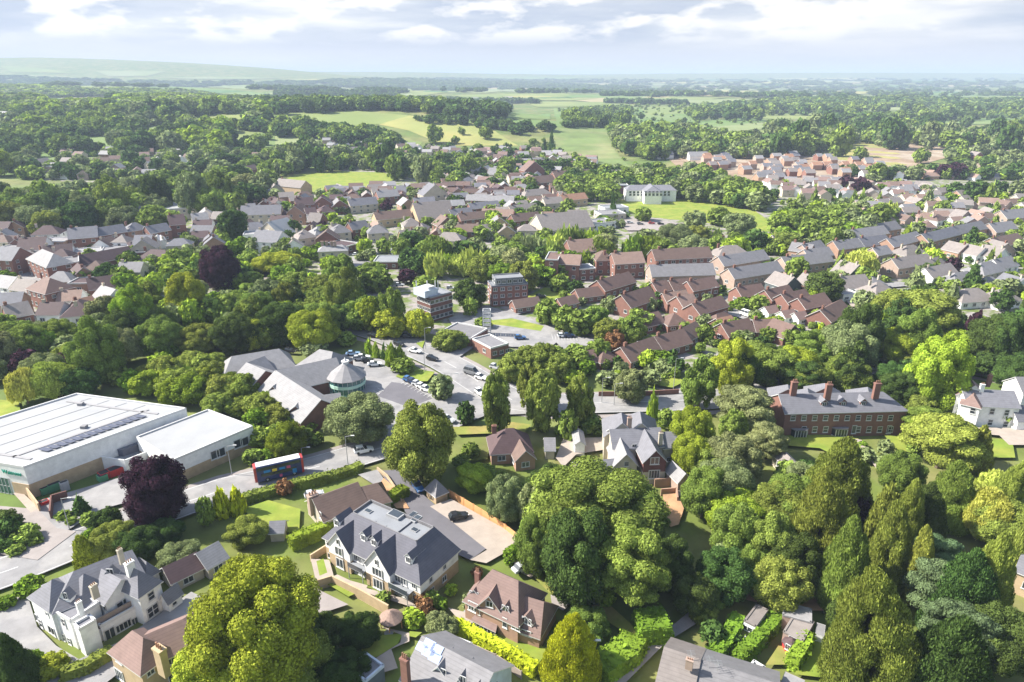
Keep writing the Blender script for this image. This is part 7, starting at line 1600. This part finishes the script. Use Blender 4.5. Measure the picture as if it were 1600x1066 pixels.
# ------------------------------------------------------------ labels that single each thing out
MARKS = [("the white supermarket", 120, 690), ("the purple beech", 240, 768), ("the white villa", 160, 925), ("the double-decker bus", 437, 745), ("the long bungalow", 530, 790), ("the navy-roofed apartments", 620, 870),
         ("the brick dormer house", 800, 945), ("the solar-panelled house", 690, 1030), ("the round summerhouse", 612, 975), ("the golden conifer", 895, 1010), ("the large lime tree", 395, 965), ("the gabled slate house", 1000, 690),
         ("the red brick terrace", 1310, 650), ("the white turreted house", 1550, 645), ("the striped garage roof", 1250, 970), ("the burgundy playhouse", 1234, 1012), ("the large feathery cypress", 1362, 990), ("the drooping yellow willow", 1545, 805),
         ("the big spreading oak", 930, 795), ("the cone-roofed tower", 540, 580), ("the road junction", 745, 610), ("the flat brick annexe", 765, 540), ("the rooftop plant room", 675, 465), ("the cream mansion", 515, 400),
         ("the red flat-roofed flats", 795, 450), ("the dark copper beech", 342, 418), ("the old brick town houses", 70, 450), ("the pale flat hall", 280, 335), ("the dark-roofed barn", 163, 463), ("the white sawtooth workshops", 240, 385),
         ("the modern brick flats", 900, 425), ("the long balconied flats", 1065, 415), ("the small red garages", 1045, 520), ("the estate street", 1190, 508), ("the lone dark oak", 1288, 447), ("the yellow garden willow", 1345, 412),
         ("the grey estate terraces", 1450, 385), ("the right-hand bungalows", 1540, 455), ("the great roadside oak", 1435, 490), ("the playing field", 1090, 325), ("the long white hall", 1016, 297), ("the recreation ground", 530, 285),
         ("the golden hillside", 700, 208), ("the hillside village", 620, 235), ("the building site", 1250, 262), ("the far brown field", 1400, 240), ("the left wooded village", 220, 262), ("the dark red gables", 490, 335),
         ("the long brown-roofed row", 620, 350), ("the pale-roofed terraces", 765, 325), ("the white semi-detached row", 1300, 305), ("the far bungalows", 1480, 320), ("the white shed roofs", 240, 168), ("the clinic wings", 430, 600),
         ("the silver cedar", 1165, 640), ("the bare orange soil", 1045, 800), ("the service yard", 130, 790), ("the lower main road", 60, 880), ("the upper main road", 560, 515), ("the parking court", 750, 835), ("the olive layered cedar", 1310, 740)]
ORD = ['', 'second', 'third', 'fourth', 'fifth', 'sixth', 'seventh', 'eighth', 'ninth', 'tenth', 'eleventh', 'twelfth', 'thirteenth', 'fourteenth', 'fifteenth', 'sixteenth', 'seventeenth', 'eighteenth', 'nineteenth', 'twentieth']
keys = {}
for rec in THINGS:
    o, look, cat, group, x, y, fixed = rec
    if fixed or ' the ' in ' ' + look + ' ' or group is None: keys.setdefault(look, []).append(rec); continue
    best = min(MARKS, key=lambda m: math.hypot(m[1] - x, (m[2] - y) * 1.3 + 12 * (1 if 'long' in look and m[0] in look else 0)) + (400 if m[0].split()[-1] in look and math.hypot(m[1] - x, m[2] - y) < 12 else 0))
    dx, dy = x - best[1], (y - best[2]) * 1.4
    rel = ('right of' if dx > 0 else 'left of') if abs(dx) > abs(dy) else ('below' if dy > 0 else 'behind')
    keys.setdefault(f"{look} {rel} {best[0]}", []).append(rec)
for k, L in keys.items():
    if len(L) == 1: L[0][0]['label'] = k; continue
    L.sort(key=lambda r: r[4]); n = len(L)
    for i, r in enumerate(L):
        if i == 0: q = 'leftmost'
        elif i == n - 1: q = 'rightmost'
        elif i < len(ORD): q = ORD[i] + ' from left'
        else: q = ORD[min(19, n - 1 - i)] + ' from right'
        r[0]['label'] = f"{k}, {q}"
for r in THINGS:
    l_ = r[0]['label']
    for cut in ('two-storey ', 'single-storey ', 'dense ', 'medium-sized '):
        if len(l_.replace('-', ' ').split()) > 16: l_ = l_.replace(cut, '')
    r[0]['label'] = l_
print('THINGS', len(THINGS), 'labels', len({r[0]['label'] for r in THINGS}), 'long', sum(len(r[0]['label'].replace('-', '').split()) > 16 for r in THINGS), 'objects', len(bpy.data.objects))
